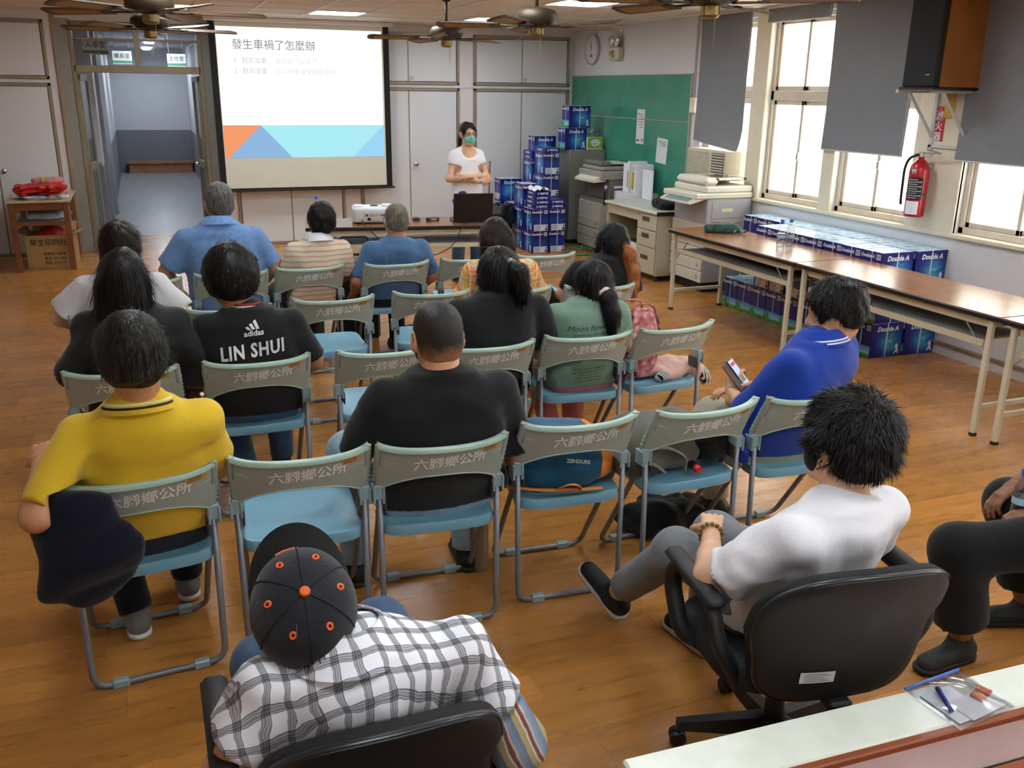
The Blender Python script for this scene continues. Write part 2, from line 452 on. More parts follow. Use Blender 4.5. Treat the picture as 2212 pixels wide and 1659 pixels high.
struct(MB().cbox(-.45, -.40, 15.6, 15.75, 0, 2.70, .004).cbox(-.45, -.40, 13.6, 13.75, 0, 2.70, .004).build('trim_6', mat('corridor_post', '8d9096', .5)))
struct(MB().cbox(1.10, 1.15, 17.2, 17.4, 0, 2.70, .004).build('trim_9', mat('corridor_post', '8d9096', .5)))
bn = thing('bench', 'low brown wooden bench at the far end of the corridor', 'bench', (.42, CY-.25, 0)); M_bn = mat('corridor_bench_wood', '8a5f45', .45, var=.12)
MB().cbox(-.72, .72, -.2, .2, .20, .26, .006).build('seat', M_bn, bn); MB().box(-.68, .68, -.17, .17, 0, .20).build('base', M_bn, bn)
for i, yy_ in enumerate((14.6, 18.2, 21.6)):  # unseen lamps added to brighten the corridor
    lc = thing('corridor_fill_lamp', ('nearest', 'middle', 'farthest')[i]+' lamp added on the corridor ceiling to brighten it beyond the doorway', 'ceiling light', (.35, yy_, 2.68), 0, 'added corridor fill lamps')
    MB().cbox(-.12, .12, -.6, .6, -.03, .02, .005).build('housing', M_corrw, lc)
    MB().cbox(-.08, .08, -.58, .58, -.05, -.03, .01).build('tube', emit('corridor_fill_tube', (.90, .95, 1, 1), 36) if i == 0 else bpy.data.materials['corridor_fill_tube'], lc)
M_sgn = mat('sign_white', 'dfe6e2', .5); M_sgg = mat('sign_green', '4f9a78', .5); M_ink = mat('black_ink', '1b1b1b', .6)
for (x, y, z, tx, lab, sx) in ((-.10, 15.0, 2.29, '鄉長室', 'white hanging room sign with green stripe and black characters, middle of corridor', .13),
                              (.64, 15.1, 2.27, '主任室', 'dim hanging room sign at the right of the corridor', .13), (-.37, 12.7, 2.35, '人事室', 'grey hanging room sign behind the left transom pane', .14)):
    s = thing('room_sign', lab, 'sign', (x, y, z))
    MB().cbox(-sx, sx, -.006, .006, -.09, .09, .003).build('board', M_sgn if x != -.5 else mat('sign_grey', '9aa5a5', .5), s)
    MB().box(-sx, sx, -.008, -.006, -.075, -.04).build('stripe', M_sgg, s)
    m = MB(); txt(m, tx, lambda a, b: (a, -.0085, b+.02), sx*.55); m.build('lettering', M_ink, s)
    MB().box(-sx*.8, -sx*.8+.006, -.003, .003, .09, 2.70-z).box(sx*.8-.006, sx*.8, -.003, .003, .09, 2.70-z).build('hanger', M_steel, s)
# ---- built-in cupboards along the back wall: each unit with upper and lower doors
def cupboard(x0, x1, splits, lab, knobs=(), sideframe=True):
    t = thing('built_in_cupboard', lab, 'cupboard', ((x0+x1)/2, YB, 0)); c = (x0+x1)/2; x0 -= c; x1 -= c; sp = [s-c for s in splits]
    e = [x0+.035]+sp+[x1-.035]
    for z0, z1, nm in ((0.0, 1.93, 'lower_frame'), (1.97, 2.60, 'upper_frame')):
        fr = MB()
        for a, b, p, q in ((x0, x0+.035, z0, z1), (x1-.035, x1, z0, z1), (x0, x1, z1-.035, z1))+(((x0, x1, z0, z0+.035),) if z0 > 1 else ((x0, x1, 0, .02),)):
            fr.cbox(a, b, -.03, 0, p, q, .004)
        for s in sp: fr.box(s-.006, s+.006, -.012, 0, z0, z1)
        fr.build(nm, M_trim, t)
        for k, (a, b) in enumerate(zip(e[:-1], e[1:])):
            up = z0 > 1
            d = MB().cbox(a+.007, b-.007, -.022, -.004, z0+(.042 if up else .025), z1-.042, .003).build('upper_door' if up else 'lower_door', M_door, t)
            MB().box(a+.001, a+.007, -.010, -.001, z0+.03, z1-.03).box(b-.007, b-.001, -.010, -.001, z0+.03, z1-.03).build('gap', M_trimd, t)
            if up and k == 1:
                MB().cbox(a+.03, a+.065, -.034, -.022, z0+.06, z0+.10, .003).build('latch', M_steel, d)
            for kx in knobs:
                if not up and a < kx-c < b:
                    MB().lathe([(0, 0), (.026, 0), (.026, .006), (.012, .01), (.012, .03), (.027, .038), (.027, .055), (.018, .063), (0, .065)], n=16, M=T(kx-c, -.022, .97) @ RX(PI/2)).build('knob', M_chrome, d, smooth=40)
    return t
cupboard(-2.3, -.86, [-1.52], 'white built-in cupboard left of the doorway, brown frame', (-1.46,))
cupboard(1.08, 2.43, [1.74], 'white built-in cupboard hidden behind the projection screen', ())
cupboard(2.64, 4.0, [3.31], 'white built-in cupboard with round knob just right of the screen', (3.385,))
cupboard(4.2, 5.59, [4.89], 'white built-in cupboard behind the blue box pile in the corner', (4.955,))
struct(MB().box(-3.2, -.745, YB-.012, YB, 1.935, 1.965).box(.94, XR, YB-.012, YB, 1.935, 1.965).build('trim_7', M_door))
struct(MB().cbox(-.78, -.735, YB-.03, YB, 0, 2.69, .004).cbox(.925, .96, YB-.03, YB, 0, 2.69, .004).build('trim_8', M_trim))
# ---- green glass board on the right wall
def board_mat():
    t = NT('green_board'); n = t.noise(t.coord('Object'), 3, 3)
    t.set(Base_Color=t.ramp(n, [(.3, lin('37856d')), (.7, lin('43927a'))]), Roughness=.16)
    t.b.inputs['Specular IOR Level'].default_value = .6
    return t.m
gb = thing('green_board', 'large glossy green board on the wall beside the windows', 'board', (XR, 0, 0))
MB().cbox(-.016, 0, 8.97, 12.0, .70, 1.60, .002).build('lower_panel', board_mat(), gb)
MB().cbox(-.016, 0, 8.97, 12.0, 1.615, 2.10, .002).build('upper_panel', bpy.data.materials['green_board'], gb)
MB().cbox(-.02, 0, 8.94, 12.02, 1.60, 1.615, .002).cbox(-.022, 0, 8.94, 12.02, 2.10, 2.115, .002).cbox(-.022, 0, 8.94, 8.97, .7, 2.1, .002).build('frame', mat('board_edge', '9a9f8e', .45), gb)
# ---- low ledge at the edge of the stage, under the camera's side of the room
lg = link('stage_ledge', None, None, (0, 0, 0)); tag(lg, 'low white stage ledge with brown nosing along the bottom right corner', 'ledge')
LA = math.radians(-2.6)
MLg = T(.9, 1.53, 0) @ RZ(LA)
MB().cbox(0, 4.7, -.145, 0, 0, .45, .006, M=MLg).build('top', mat('ledge_white', 'dfe2d6', .35, var=.05, vs=12), lg)
MB().cbox(0, 4.7, -.168, -.145, .428, .4505, .004, M=MLg).build('nosing', mat('nosing_brown', '8d4a2b', .4, var=.08), lg)
MB().cbox(0, 4.7, -.160, -.1451, .30, .428, .002, M=MLg).build('riser', mat('riser_pink', 'e6d9da', .45, var=.05, vs=10), lg)
sf = struct(MB().box(-1.0, 4.7, -1.85, -.1605, 0, .295, M=MLg).build('floor_stage', M_trimd))
rt = mat('stage_red_tile', '9a5236', .35, var=.12, vs=14)
for i in range(8):
    for j in range(2):
        MB().cbox(i*.45+.002, i*.45+.448, -.162-.45*(j+1)+.002, -.162-.45*j-.002, .29, .30, .002, M=MLg).build('tile', rt, sf)
# ================================================================ people: smooth implicit surfaces turned into meshes
def V(*a): return np.array(a, float)
class SDF:
    """smooth union of shapes sampled on a grid, meshed with surface nets"""
    def __init__(s, lo, hi, h):
        s.lo = np.array(lo, float); s.h = h
        n = np.ceil((np.array(hi)-s.lo)/h).astype(int)+1; s.n = n
        s.ax = [s.lo[i]+h*np.arange(n[i]) for i in range(3)]
        s.F = np.full(tuple(n), .06, dtype=np.float32)
    def region(s, lo, hi, pad):
        sl = []
        for i in range(3):
            a = int(np.floor((lo[i]-pad-s.lo[i])/s.h)); b = int(np.ceil((hi[i]+pad-s.lo[i])/s.h))+1
            a = max(a, 0); b = min(b, s.n[i])
            if b <= a: return None
            sl.append(slice(a, b))
        X = s.ax[0][sl[0]][:, None, None]; Y = s.ax[1][sl[1]][None, :, None]; Z = s.ax[2][sl[2]][None, None, :]
        return tuple(sl), X, Y, Z
    def put(s, reg, d, k, op='u'):
        sl = reg[0]; f = s.F[sl]
        if op == 'u':
            if k > 0: hh = np.maximum(k-np.abs(f-d), 0)/k; s.F[sl] = np.minimum(f, d)-hh*hh*k*.25
            else: s.F[sl] = np.minimum(f, d)
        elif op == 'cut':
            if k > 0: hh = np.maximum(k-np.abs(f+d), 0)/k; s.F[sl] = np.maximum(f, -d)+hh*hh*k*.25
            else: s.F[sl] = np.maximum(f, -d)
    def cap(s, a, b, ra, rb, k=.02, op='u', sq=None):
        a = np.array(a, float); b = np.array(b, float); R = max(ra, rb)
        reg = s.region(np.minimum(a, b)-R, np.maximum(a, b)+R, .06)
        if reg is None: return s
        _, X, Y, Z = reg; ba = b-a; L = ba@ba+1e-12
        t = np.clip(((X-a[0])*ba[0]+(Y-a[1])*ba[1]+(Z-a[2])*ba[2])/L, 0, 1)
        dx, dy, dz = X-a[0]-t*ba[0], Y-a[1]-t*ba[1], Z-a[2]-t*ba[2]
        if sq is not None: dx, dy, dz = dx/sq[0], dy/sq[1], dz/sq[2]
        d = np.sqrt(dx*dx+dy*dy+dz*dz)-(ra+t*(rb-ra))
        s.put(reg, d, k, op); return s
    def chain(s, pts, rad, k=.02, **kw):
        for i in range(len(pts)-1): s.cap(pts[i], pts[i+1], rad[i], rad[i+1], k, **kw)
        return s
    def ell(s, c, r, k=.02, op='u', R=None, p=2):
        c = np.array(c, float); r = np.array(r, float); e = np.full(3, r.max()) if R is not None else r
        reg = s.region(c-e, c+e, .06)
        if reg is None: return s
        _, X, Y, Z = reg; x, y, z = X-c[0], Y-c[1], Z-c[2]
        if R is not None:
            x, y, z = (R[0, 0]*x+R[1, 0]*y+R[2, 0]*z, R[0, 1]*x+R[1, 1]*y+R[2, 1]*z, R[0, 2]*x+R[1, 2]*y+R[2, 2]*z)
        q = (np.abs(x/r[0])**p+np.abs(y/r[1])**p+np.abs(z/r[2])**p)**(1/p)
        q2 = np.sqrt((x/r[0]**2)**2+(y/r[1]**2)**2+(z/r[2]**2)**2)+1e-6
        d = (q-1)*r.min() if p != 2 else q*(q-1)/q2
        s.put(reg, d, k, op); return s
    def torso(s, prof, k=.03, p=2.4, op='u'):
        """prof rows: z, cx, cy, half width, half depth"""
        P = np.array(prof, float); z0, z1 = P[0, 0], P[-1, 0]
        reg = s.region((min(P[:, 1]-P[:, 3]), min(P[:, 2]-P[:, 4]), z0), (max(P[:, 1]+P[:, 3]), max(P[:, 2]+P[:, 4]), z1), .06)
        if reg is None: return s
        _, X, Y, Z = reg; z = Z[0, 0]
        zz = np.linspace(z0, z1, max(12, int((z1-z0)/.004))); co = []
        for j in range(1, 5):
            v = np.interp(zz, P[:, 0], P[:, j]); kk = np.ones(9)/9
            v = np.convolve(np.pad(v, 4, 'edge'), kk, 'valid'); co.append(np.interp(z, zz, v)[None, None, :])
        cx, cy, a, b = co
        q = (np.abs((X-cx)/a)**p+np.abs((Y-cy)/b)**p)**(1/p)
        d = (q-1)*np.minimum(a, b); dz = np.maximum(z0-z, z-z1)[None, None, :]
        d = np.where(dz > 0, np.sqrt(np.maximum(d, 0)**2+dz*dz)+np.minimum(d, 0)*0, np.maximum(d, -.05))
        s.put(reg, d, k, op); return s
    def half(s, pt, nrm):
        """cut away the side the normal points to"""
        n = np.array(nrm, float); n /= np.linalg.norm(n)
        d = (s.ax[0][:, None, None]-pt[0])*n[0]+(s.ax[1][None, :, None]-pt[1])*n[1]+(s.ax[2][None, None, :]-pt[2])*n[2]
        s.F = np.maximum(s.F, d.astype(np.float32)); return s
    def halfcap(s, pt, nrm, rad):
        """cut the side of the plane only within a sphere around pt"""
        n = np.array(nrm, float); n /= np.linalg.norm(n); pt = np.array(pt, float)
        reg = s.region(pt-rad, pt+rad, 0)
        if reg is None: return s
        sl, X, Y, Z = reg
        d = (X-pt[0])*n[0]+(Y-pt[1])*n[1]+(Z-pt[2])*n[2]
        rr = np.sqrt((X-pt[0])**2+(Y-pt[1])**2+(Z-pt[2])**2)
        f = s.F[sl]; s.F[sl] = np.where(rr < rad, np.maximum(f, d), f); return s
    def folds(s, amp, freq, seed=0, dirs=4, zlo=-9, zhi=9):
        rg = np.random.RandomState(seed); I = np.nonzero(np.abs(s.F) < .035)
        X, Y, Z = (s.ax[i][I[i]].astype(np.float32) for i in range(3)); out = 0
        for i in range(dirs):
            v = rg.normal(size=3); v /= np.linalg.norm(v); w = rg.normal(size=3); w /= np.linalg.norm(w)
            fr = freq*(.6+.9*rg.rand())
            warp = 1.6*np.sin(fr*.45*(X*w[0]+Y*w[1]+Z*w[2])+rg.rand()*6)
            q = np.sin(fr*(X*v[0]+Y*v[1]+Z*v[2])+warp+rg.rand()*6)
            env = .5+.5*np.sin(fr*.3*(X*w[1]+Y*w[2]+Z*w[0])+rg.rand()*6)
            out = out+q*np.abs(q)*env
        m = np.clip((Z-zlo)/.08, 0, 1)*np.clip((zhi-Z)/.08, 0, 1)
        s.F[I] += (amp*out*m).astype(np.float32); return s
    def press(s, tf, gap=.014):
        """flatten against a folding chair's backrest; tf = (dx, dy, angle) from this frame to the chair's"""
        dx, dy, a = tf; X = s.ax[0][:, None, None]; Y = s.ax[1][None, :, None]; Z = s.ax[2][None, None, :]; c, q = math.cos(a), math.sin(a)
        x = X*c-Y*q+dx; y = X*q+Y*c+dy; u = np.clip(x/.226, -1.05, 1.05)
        d = (-.056*(1-u*u)+(.78-Z)*.46+gap)-y
        m = (np.abs(x) < .25) & (Z < .800) & (Z > .40)
        s.F = np.where(m, np.maximum(s.F, d), s.F).astype(np.float32); return s
    def mesh(s, smooth=1):
        F = s.F.copy(); F[0] = F[-1] = .05; F[:, 0] = F[:, -1] = .05; F[:, :, 0] = F[:, :, -1] = .05
        n = np.array(F.shape); I = F < 0
        c = np.zeros(n-1, dtype=np.int8)
        for i in (0, 1):
            for j in (0, 1):
                for k in (0, 1): c += I[i:n[0]-1+i, j:n[1]-1+j, k:n[2]-1+k]
        act = (c > 0) & (c < 8); idx = np.argwhere(act)
        if len(idx) == 0: return np.zeros((0, 3)), np.zeros((0, 4), int)
        vid = np.full(act.shape, -1, dtype=np.int64); vid[act] = np.arange(len(idx))
        acc = np.zeros((len(idx), 3)); cnt = np.zeros(len(idx))
        off = [(i, j, k) for i in (0, 1) for j in (0, 1) for k in (0, 1)]
        for a in off:
            for ax in range(3):
                if a[ax]: continue
                b = list(a); b[ax] = 1
                fa = F[idx[:, 0]+a[0], idx[:, 1]+a[1], idx[:, 2]+a[2]]; fb = F[idx[:, 0]+b[0], idx[:, 1]+b[1], idx[:, 2]+b[2]]
                m = (fa < 0) != (fb < 0); t = np.where(m, fa/(fa-fb+1e-12), 0)
                p = np.array(a, float)[None, :].repeat(len(idx), 0); p[:, ax] += t
                acc[m] += p[m]; cnt[m] += 1
        v = (idx+acc/cnt[:, None])*s.h+s.lo
        fs = []
        for ax in range(3):
            b, d = (ax+1) % 3, (ax+2) % 3
            sl0 = [slice(None)]*3; sl1 = [slice(None)]*3; sl0[ax] = slice(0, -1); sl1[ax] = slice(1, None)
            A = I[tuple(sl0)]; B = I[tuple(sl1)]
            e = np.argwhere(A != B); e = e[(e[:, b] > 0) & (e[:, d] > 0) & (e[:, b] < n[b]-1) & (e[:, d] < n[d]-1)]
            q = []
            for (ob, od) in ((-1, -1), (0, -1), (0, 0), (-1, 0)):
                g = e.copy(); g[:, b] += ob; g[:, d] += od; q.append(vid[g[:, 0], g[:, 1], g[:, 2]])
            q = np.stack(q, 1); ins = A[e[:, 0], e[:, 1], e[:, 2]]
            q[~ins] = q[~ins][:, ::-1]; fs.append(q)
        f = np.concatenate(fs); f = f[(f >= 0).all(1)]
        for _ in range(smooth):
            ac = np.zeros_like(v); ct = np.zeros(len(v))
            for a in range(4):
                np.add.at(ac, f[:, a], v[f[:, (a+1) % 4]]+v[f[:, (a+3) % 4]]); np.add.at(ct, f[:, a], 2)
            v = v*.4+.6*ac/np.maximum(ct, 1)[:, None]
        return v, f
def np_mesh(name, parts, mat_):
    """parts: list of (v, f) joined into one mesh"""
    vs, fs, n = [], [], 0
    for v, f in parts: vs.append(v); fs.append(np.asarray(f)+n); n += len(v)
    v = np.concatenate(vs); me = bpy.data.meshes.new(name)
    quads = [f for f in fs if f.shape[1] == 4]; tris = [f for f in fs if f.shape[1] == 3]
    loops = np.concatenate([f.ravel() for f in quads+tris]); cnt = np.concatenate([np.full(len(f), f.shape[1]) for f in quads+tris])
    me.vertices.add(len(v)); me.vertices.foreach_set('co', v.astype(np.float32).ravel())
    me.loops.add(len(loops)); me.loops.foreach_set('vertex_index', loops.astype(np.int32))
    me.polygons.add(len(cnt)); st = np.concatenate([[0], np.cumsum(cnt)[:-1]])
    me.polygons.foreach_set('loop_start', st.astype(np.int32))
    me.materials.append(mat_); me.update(calc_edges=True); me.validate()
    me.polygons.foreach_set('use_smooth', [True]*len(me.polygons))
    return me
# ================================================================ folding chairs (local frame: y forward, origin under the back's top ends)
M_cback = mat('chair_back_grey_green', 'a2aca3', .42, var=.06, vs=6)
M_clip = mat('chair_lip_pale_green', 'a9c4b6', .35, var=.04)
M_cseat = mat('chair_seat_blue', '6f9fb4', .36, var=.05, vs=5)
M_ctube = mat('chair_tube_grey', '7b7f86', .38, .35, var=.05)
M_cbrk = mat('chair_bracket_blue_grey', '8fa9ad', .4, .1)
M_cdark = mat('chair_bracket_dark', '4a473f', .5, .3)
M_paint = mat('white_paint_lettering', 'f2f0ee', .7, var=.04, vs=60)
M_stk = mat('orange_sticker', 'c69a5c', .6, var=.06)
M_stki = mat('sticker_ink', '6d4a22', .7)
def back_pt(u, v, off=0.0):
    """u -1..1 across, v 0 top .. 1 bottom; rear face of the backrest, off = distance behind it"""
    zt = .762+.018*abs(u)**6; zb = .648-.072*abs(u)**2.6
    z = zt+(zb-zt)*v
    y = -.056*(1-u*u)+(.78-z)*.46
    return (.226*u, y-off, z)
def back_xz(x, z, off):
    u = max(-1, min(1, x/.226)); zt = .762+.018*abs(u)**6; zb = .648-.072*abs(u)**2.6
    return back_pt(u, (zt-z)/(zt-zb), off)
def make_chair():
    t = thing('folding_chair', '', 'chair')
    nu, nv = 24, 5; m = MB()
    rear = [back_pt(-1+2*i/nu, j/nv) for i in range(nu+1) for j in range(nv+1)]
    m.add(rear+[(x, y+.006, z) for x, y, z in rear], [])
    N = len(rear); ix = lambda i, j: i*(nv+1)+j
    for i in range(nu):
        for j in range(nv):
            a, b, c, d = ix(i, j), ix(i+1, j), ix(i+1, j+1), ix(i, j+1)
            m.f += [(d, c, b, a), (a+N, b+N, c+N, d+N)]
    for i in range(nu): m.f += [(ix(i, 0), ix(i+1, 0), ix(i+1, 0)+N, ix(i, 0)+N), (ix(i+1, nv), ix(i, nv), ix(i, nv)+N, ix(i+1, nv)+N)]
    for j in range(nv): m.f += [(ix(0, j+1), ix(0, j), ix(0, j)+N, ix(0, j+1)+N), (ix(nu, j), ix(nu, j+1), ix(nu, j+1)+N, ix(nu, j)+N)]
    m.mi = [0]*len(m.f); bk = m.build('backrest', M_cback, t, smooth=50)
    m = MB(); rings = []
    for i in range(nu+1):
        u = -1+2*i/nu; x, y, z = back_pt(u, 0)
        w = .016+.012*abs(u)**5
        rings.append([(x, y-.004, z-.010), (x, y-.006, z+.002), (x, y-.002, z+.008), (x, y+w, z+.007), (x, y+w+.003, z), (x, y+w, z-.006), (x, y+.010, z-.008)])
    m.loft(rings).build('top_lip', M_clip, t, smooth=60)
    m = MB()   # lower rim
    m.tube([Vector(back_pt(-1+2*i/nu, 1))+Vector((0, .002, 0)) for i in range(nu+1)], .0042, 6).build('lower_rim', M_clip, t, smooth=True)
    for s in (-1, 1):
        m = MB(); rings = []
        for z, w, d, ox in ((.785, .014, .012, .222), (.74, .017, .016, .220), (.66, .017, .017, .219), (.60, .0155, .0155, .218), (.575, .014, .014, .218)):
            y = (.78-z)*.56+.006
            rings.append([(s*ox+w*math.cos(a), y+d*math.sin(a), z) for a in [2*PI*k/10 for k in range(10)]])
        sl = m.loft(rings).build('sleeve', M_cback, t, smooth=50)
        m = MB()
        for k in range(6):
            z = .715-.021*k; y = (.78-z)*.52
            m.add([(s*.238, y+.004, z+.006), (s*.205, y-.016, z), (s*.168, y-.024, z-.012+.002*k), (s*.168, y-.012, z-.012+.002*k), (s*.205, y+.002, z), (s*.238, y+.012, z+.006),
                   (s*.238, y+.004, z+.0105), (s*.205, y-.016, z+.004), (s*.168, y-.024, z-.0085+.002*k), (s*.168, y-.012, z-.0085+.002*k), (s*.205, y+.002, z+.004), (s*.238, y+.012, z+.0105)],
                  [(0, 1, 4, 5), (1, 2, 3, 4), (11, 10, 7, 6), (10, 9, 8, 7), (0, 6, 7, 1), (1, 7, 8, 2), (2, 8, 9, 3), (3, 9, 10, 4), (4, 10, 11, 5), (5, 11, 6, 0)])
        o = m.build('ribs', M_clip, sl); o['kind'] = 'stuff'
        MB().cbox(s*.218-.017, s*.218+.017, .075, .098, .545, .60, .004).cbox(s*.218-.022, s*.218-.012, .07, .13, .53, .592, .003).cbox(s*.218+.012, s*.218+.022, .07, .13, .53, .592, .003).build('hinge_bracket', M_cbrk, t)
        MB().cbox(s*.196-.004, s*.196+.004, .07, .15, .50, .56, .01, M=T(0, 0, 0)).build('hinge_plate', M_cdark, t)
    lx = .212
    rl = arc([(-lx-.004, .088, .59), (-lx, .072, .013), (lx, .072, .013), (lx+.004, .088, .59)], .055, 5)
    rl_o = MB().tube(rl, .0112, 8).build('rear_leg_frame', M_ctube, t, smooth=True)
    fx = .200
    fl_ = arc([(-.216, .012, .765), (-fx-.008, .13, .52), (-fx, .46, .013), (fx, .46, .013), (fx+.008, .13, .52), (.216, .012, .765)], .055, 5)
    fl_o = MB().tube(fl_, .0112, 8).build('front_leg_frame', M_ctube, t, smooth=True)
    for x, y, p in ((-.13, .072, rl_o), (.13, .072, rl_o), (-.12, .46, fl_o), (.12, .46, fl_o)):
        MB().cbox(x-.026, x+.026, y-.015, y+.015, 0, .030, .004).build('foot_clip', M_cbrk, p)
    # seat
    def outline(k, n=44):
        out = []
        for i in range(n):
            a = 2*PI*i/n; c, s_ = math.cos(a), math.sin(a); e = 2/7
            x = abs(c)**e*(1 if c > 0 else -1); y = abs(s_)**e*(1 if s_ > 0 else -1)
            hw = .203-.004*y+(.006 if y < 0 else 0)
            out.append((x*hw*k[0], .258+y*(.198+.012*(1-x*x)*(y < 0))*k[1]))
        return out
    rings = []
    for kx, ky, z in ((.965, .965, .404), (.995, .995, .406), (1, 1, .414), (1, 1, .436), (.985, .985, .444), (.95, .95, .446), (.9, .9, .441), (.55, .55, .436), (.05, .05, .435)):
        rings.append([(x, y, z+.012*(y-.06)/.4) for x, y in outline((kx, ky))])
    se = MB().loft(rings).build('seat', M_cseat, t, smooth=50)
    for s in (-1, 1):
        MB().tube([(s*.20, .10, .428), (s*.222, .10, .428)], .009, 8).build('seat_pin', M_cseat, se)
        MB().tube([(s*.20, .20, .44), (s*.205, .20, .44), (s*.216, .20, .44)], .008, 8).build('seat_pin', M_ctube, se)
    # lettering and sticker
    m = MB(); txt(m, '六腳鄉公所', lambda x, y: back_xz(x+.022, y+.703+(x+.022)*.06, .0018), .052, bold=.0007, spacing=1.0).build('lettering', M_paint, t)
    m = MB(); m.grid(lambda a, b: back_xz(.132+.066*a, .728+.026*b+.006*a*a, .0026), 6, 1).build('sticker', M_stk, t)
    m = MB()
    for k in range(3): m.grid(lambda a, b: back_xz(.138+.045*a, .731+.0065*k+.003*b+.006*a*a, .0032), 5, 1)
    o = m.build('sticker_print', M_stki, t); o['kind'] = 'stuff'
    return t
CH = {}
chair0 = make_chair()
G1, G2, G3, G4 = ('folding chairs in the nearest row', 'folding chairs in the second row', 'folding chairs in the third row', 'folding chairs in the row nearest the screen')
SPEC = [
 ('A', -.105, 2.84, 4, G1, 'grey-backed blue folding chair under the man in the yellow shirt'),
 ('B', .39, 2.85, -5, G1, 'empty blue folding chair directly in front of the dark cap'),
 ('C', .87, 2.80, -5, G1, 'blue folding chair under the crew-cut man in black'),
 ('D', 1.41, 2.83, -4, G1, 'blue folding chair holding the teal and orange backpack'),
 ('E', 1.94, 2.80, 1, G1, 'blue folding chair holding the grey canvas bag and black cap'),
 ('F', 2.44, 2.78, -2, G1, 'blue folding chair under the man in the blue polo shirt'),
 ('G', -.17, 4.04, -6, G2, 'blue folding chair under the long-haired woman in the black jacket'),
 ('H', .39, 4.02, -1, G2, 'blue folding chair under the person in the lettered black jersey'),
 ('I', .97, 3.99, -4, G2, 'empty blue folding chair between the jersey wearer and the woman in black'),
 ('J', 1.45, 3.92, -3, G2, 'blue folding chair under the woman in black with a hair tie'),
 ('K', 1.98, 3.93, -5, G2, 'blue folding chair under the girl in the sage green shirt'),
 ('L', 2.50, 3.94, 5, G2, 'blue folding chair holding the pink flowered bag'),
 ('M', -.20, 5.10, -3, G3, 'folding chair under the woman in the white blouse, mostly hidden'),
 ('N', .36, 5.09, -3, G3, 'folding chair just behind the lettered black jersey, half hidden'),
 ('O', .95, 5.14, -2, G3, 'empty folding chair behind the man in the pale striped shirt'),
 ('P', 1.53, 5.13, -10, G3, 'empty folding chair behind the old man in the blue t-shirt'),
 ('Q', 2.05, 5.08, -6, G3, 'folding chair under the woman in the orange plaid shirt'),
 ('R', 2.58, 4.99, -7, G3, 'folding chair under the woman with the long orange ponytail'),
 ('S', -.07, 6.02, -2, G4, 'folding chair at the left end of the row nearest the screen'),
 ('T', .47, 6.09, 1, G4, 'folding chair under the heavy man in the light blue polo'),
 ('U', .99, 6.15, 3, G4, 'folding chair under the man in the pale striped shirt'),
 ('V', 1.58, 6.12, 1, G4, 'folding chair under the old man in the blue t-shirt'),
 ('W', 2.14, 6.15, -2, G4, 'empty folding chair behind the laptop, left of the plaid shirt'),
 ('X', 2.71, 6.13, -4, G4, 'empty folding chair in front of the blue box pile'),
]
for i, (k, x, y, a, g, lab) in enumerate(SPEC):
    if i == 0:
        c = chair0; c.location = (x, y, 0); c.rotation_euler = (0, 0, math.radians(a)); c['label'] = lab; c['group'] = g
    else: c = dup(chair0, lab, (x, y, 0), math.radians(a), g)
    CH[k] = (x, y, math.radians(a))
def rotm(yaw, pitch, roll):
    """columns: right, forward, up. yaw left positive, pitch nodding down positive, roll tilting to the right positive (degrees)"""
    m = (Matrix.Rotation(math.radians(yaw), 3, 'Z') @ Matrix.Rotation(math.radians(-pitch), 3, 'X') @ Matrix.Rotation(math.radians(roll), 3, 'Y'))
    return np.array(m)
def skin_mat(name, col):
    t = NT(name); v = t.coord('Object'); n = t.noise(v, 25, 4)
    c = lin(col); a = tuple(x*.88 for x in c[:3])+(1,); b = tuple(min(1, x*1.08) for x in c[:3])+(1,)
    t.set(Base_Color=t.ramp(n, [(.3, a), (.7, b)]), Roughness=.5)
    t.b.inputs['Subsurface Weight'].default_value = .0
    t.bump(t.noise(v, 300, 2), .05, .001); return t.m
SK1 = skin_mat('skin_tan', 'c48a63'); SK2 = skin_mat('skin_warm', 'cf9a76'); SK3 = skin_mat('skin_light', 'd8a988'); SK4 = skin_mat('skin_brown', '8c5c40'); SK5 = skin_mat('skin_deep_tan', 'b07a55')
def cloth(name, col, rough=.85, var=.05, weave=260, vs=9):
    if name in _M: return _M[name]
    t = NT(name); v = t.coord('Object'); n = t.noise(v, vs, 4); c = lin(col)
    a = tuple(x*(1-var) for x in c[:3])+(1,); b = tuple(min(1, x*(1+var)) for x in c[:3])+(1,)
    t.set(Base_Color=t.ramp(n, [(.3, a), (.7, b)]), Roughness=rough)
    t.b.inputs['Specular IOR Level'].default_value = .2; t.b.inputs['Sheen Weight'].default_value = .15
    w = t.math('ADD', t.math('MULTIPLY', t.noise(v, weave, 2), .4), t.noise(v, 9, 4, .55, 1.5)); t.bump(w, .28, .012)
    _M[name] = t.m; return t.m
def hair_mat(name, col, col2=None, rough=.42):
    t = NT(name); v = t.coord('Object', (90, 90, 12)); n = t.noise(v, 1.0, 3, .6); c = lin(col); c2 = lin(col2) if col2 else tuple(x*2.2 for x in c[:3])+(1,)
    t.set(Base_Color=t.ramp(n, [(.35, c), (.75, c2)]), Roughness=rough); t.b.inputs['Specular IOR Level'].default_value = .22
    t.bump(n, .5, .004); return t.m
HB = hair_mat('hair_black', '100d0c'); HBR = hair_mat('hair_dark_brown', '1d1410'); HG = hair_mat('hair_salt_pepper', '3a3836', '86837d'); HOR = hair_mat('hair_orange', '7a4522', 'c0773f'); HTH = hair_mat('hair_thin_grey_black', '131211', '36322e')
HRED = hair_mat('hair_reddish', '2a120b', '5a2817'); HGR = hair_mat('hair_grey_brown', '4a443c', '8d8676')
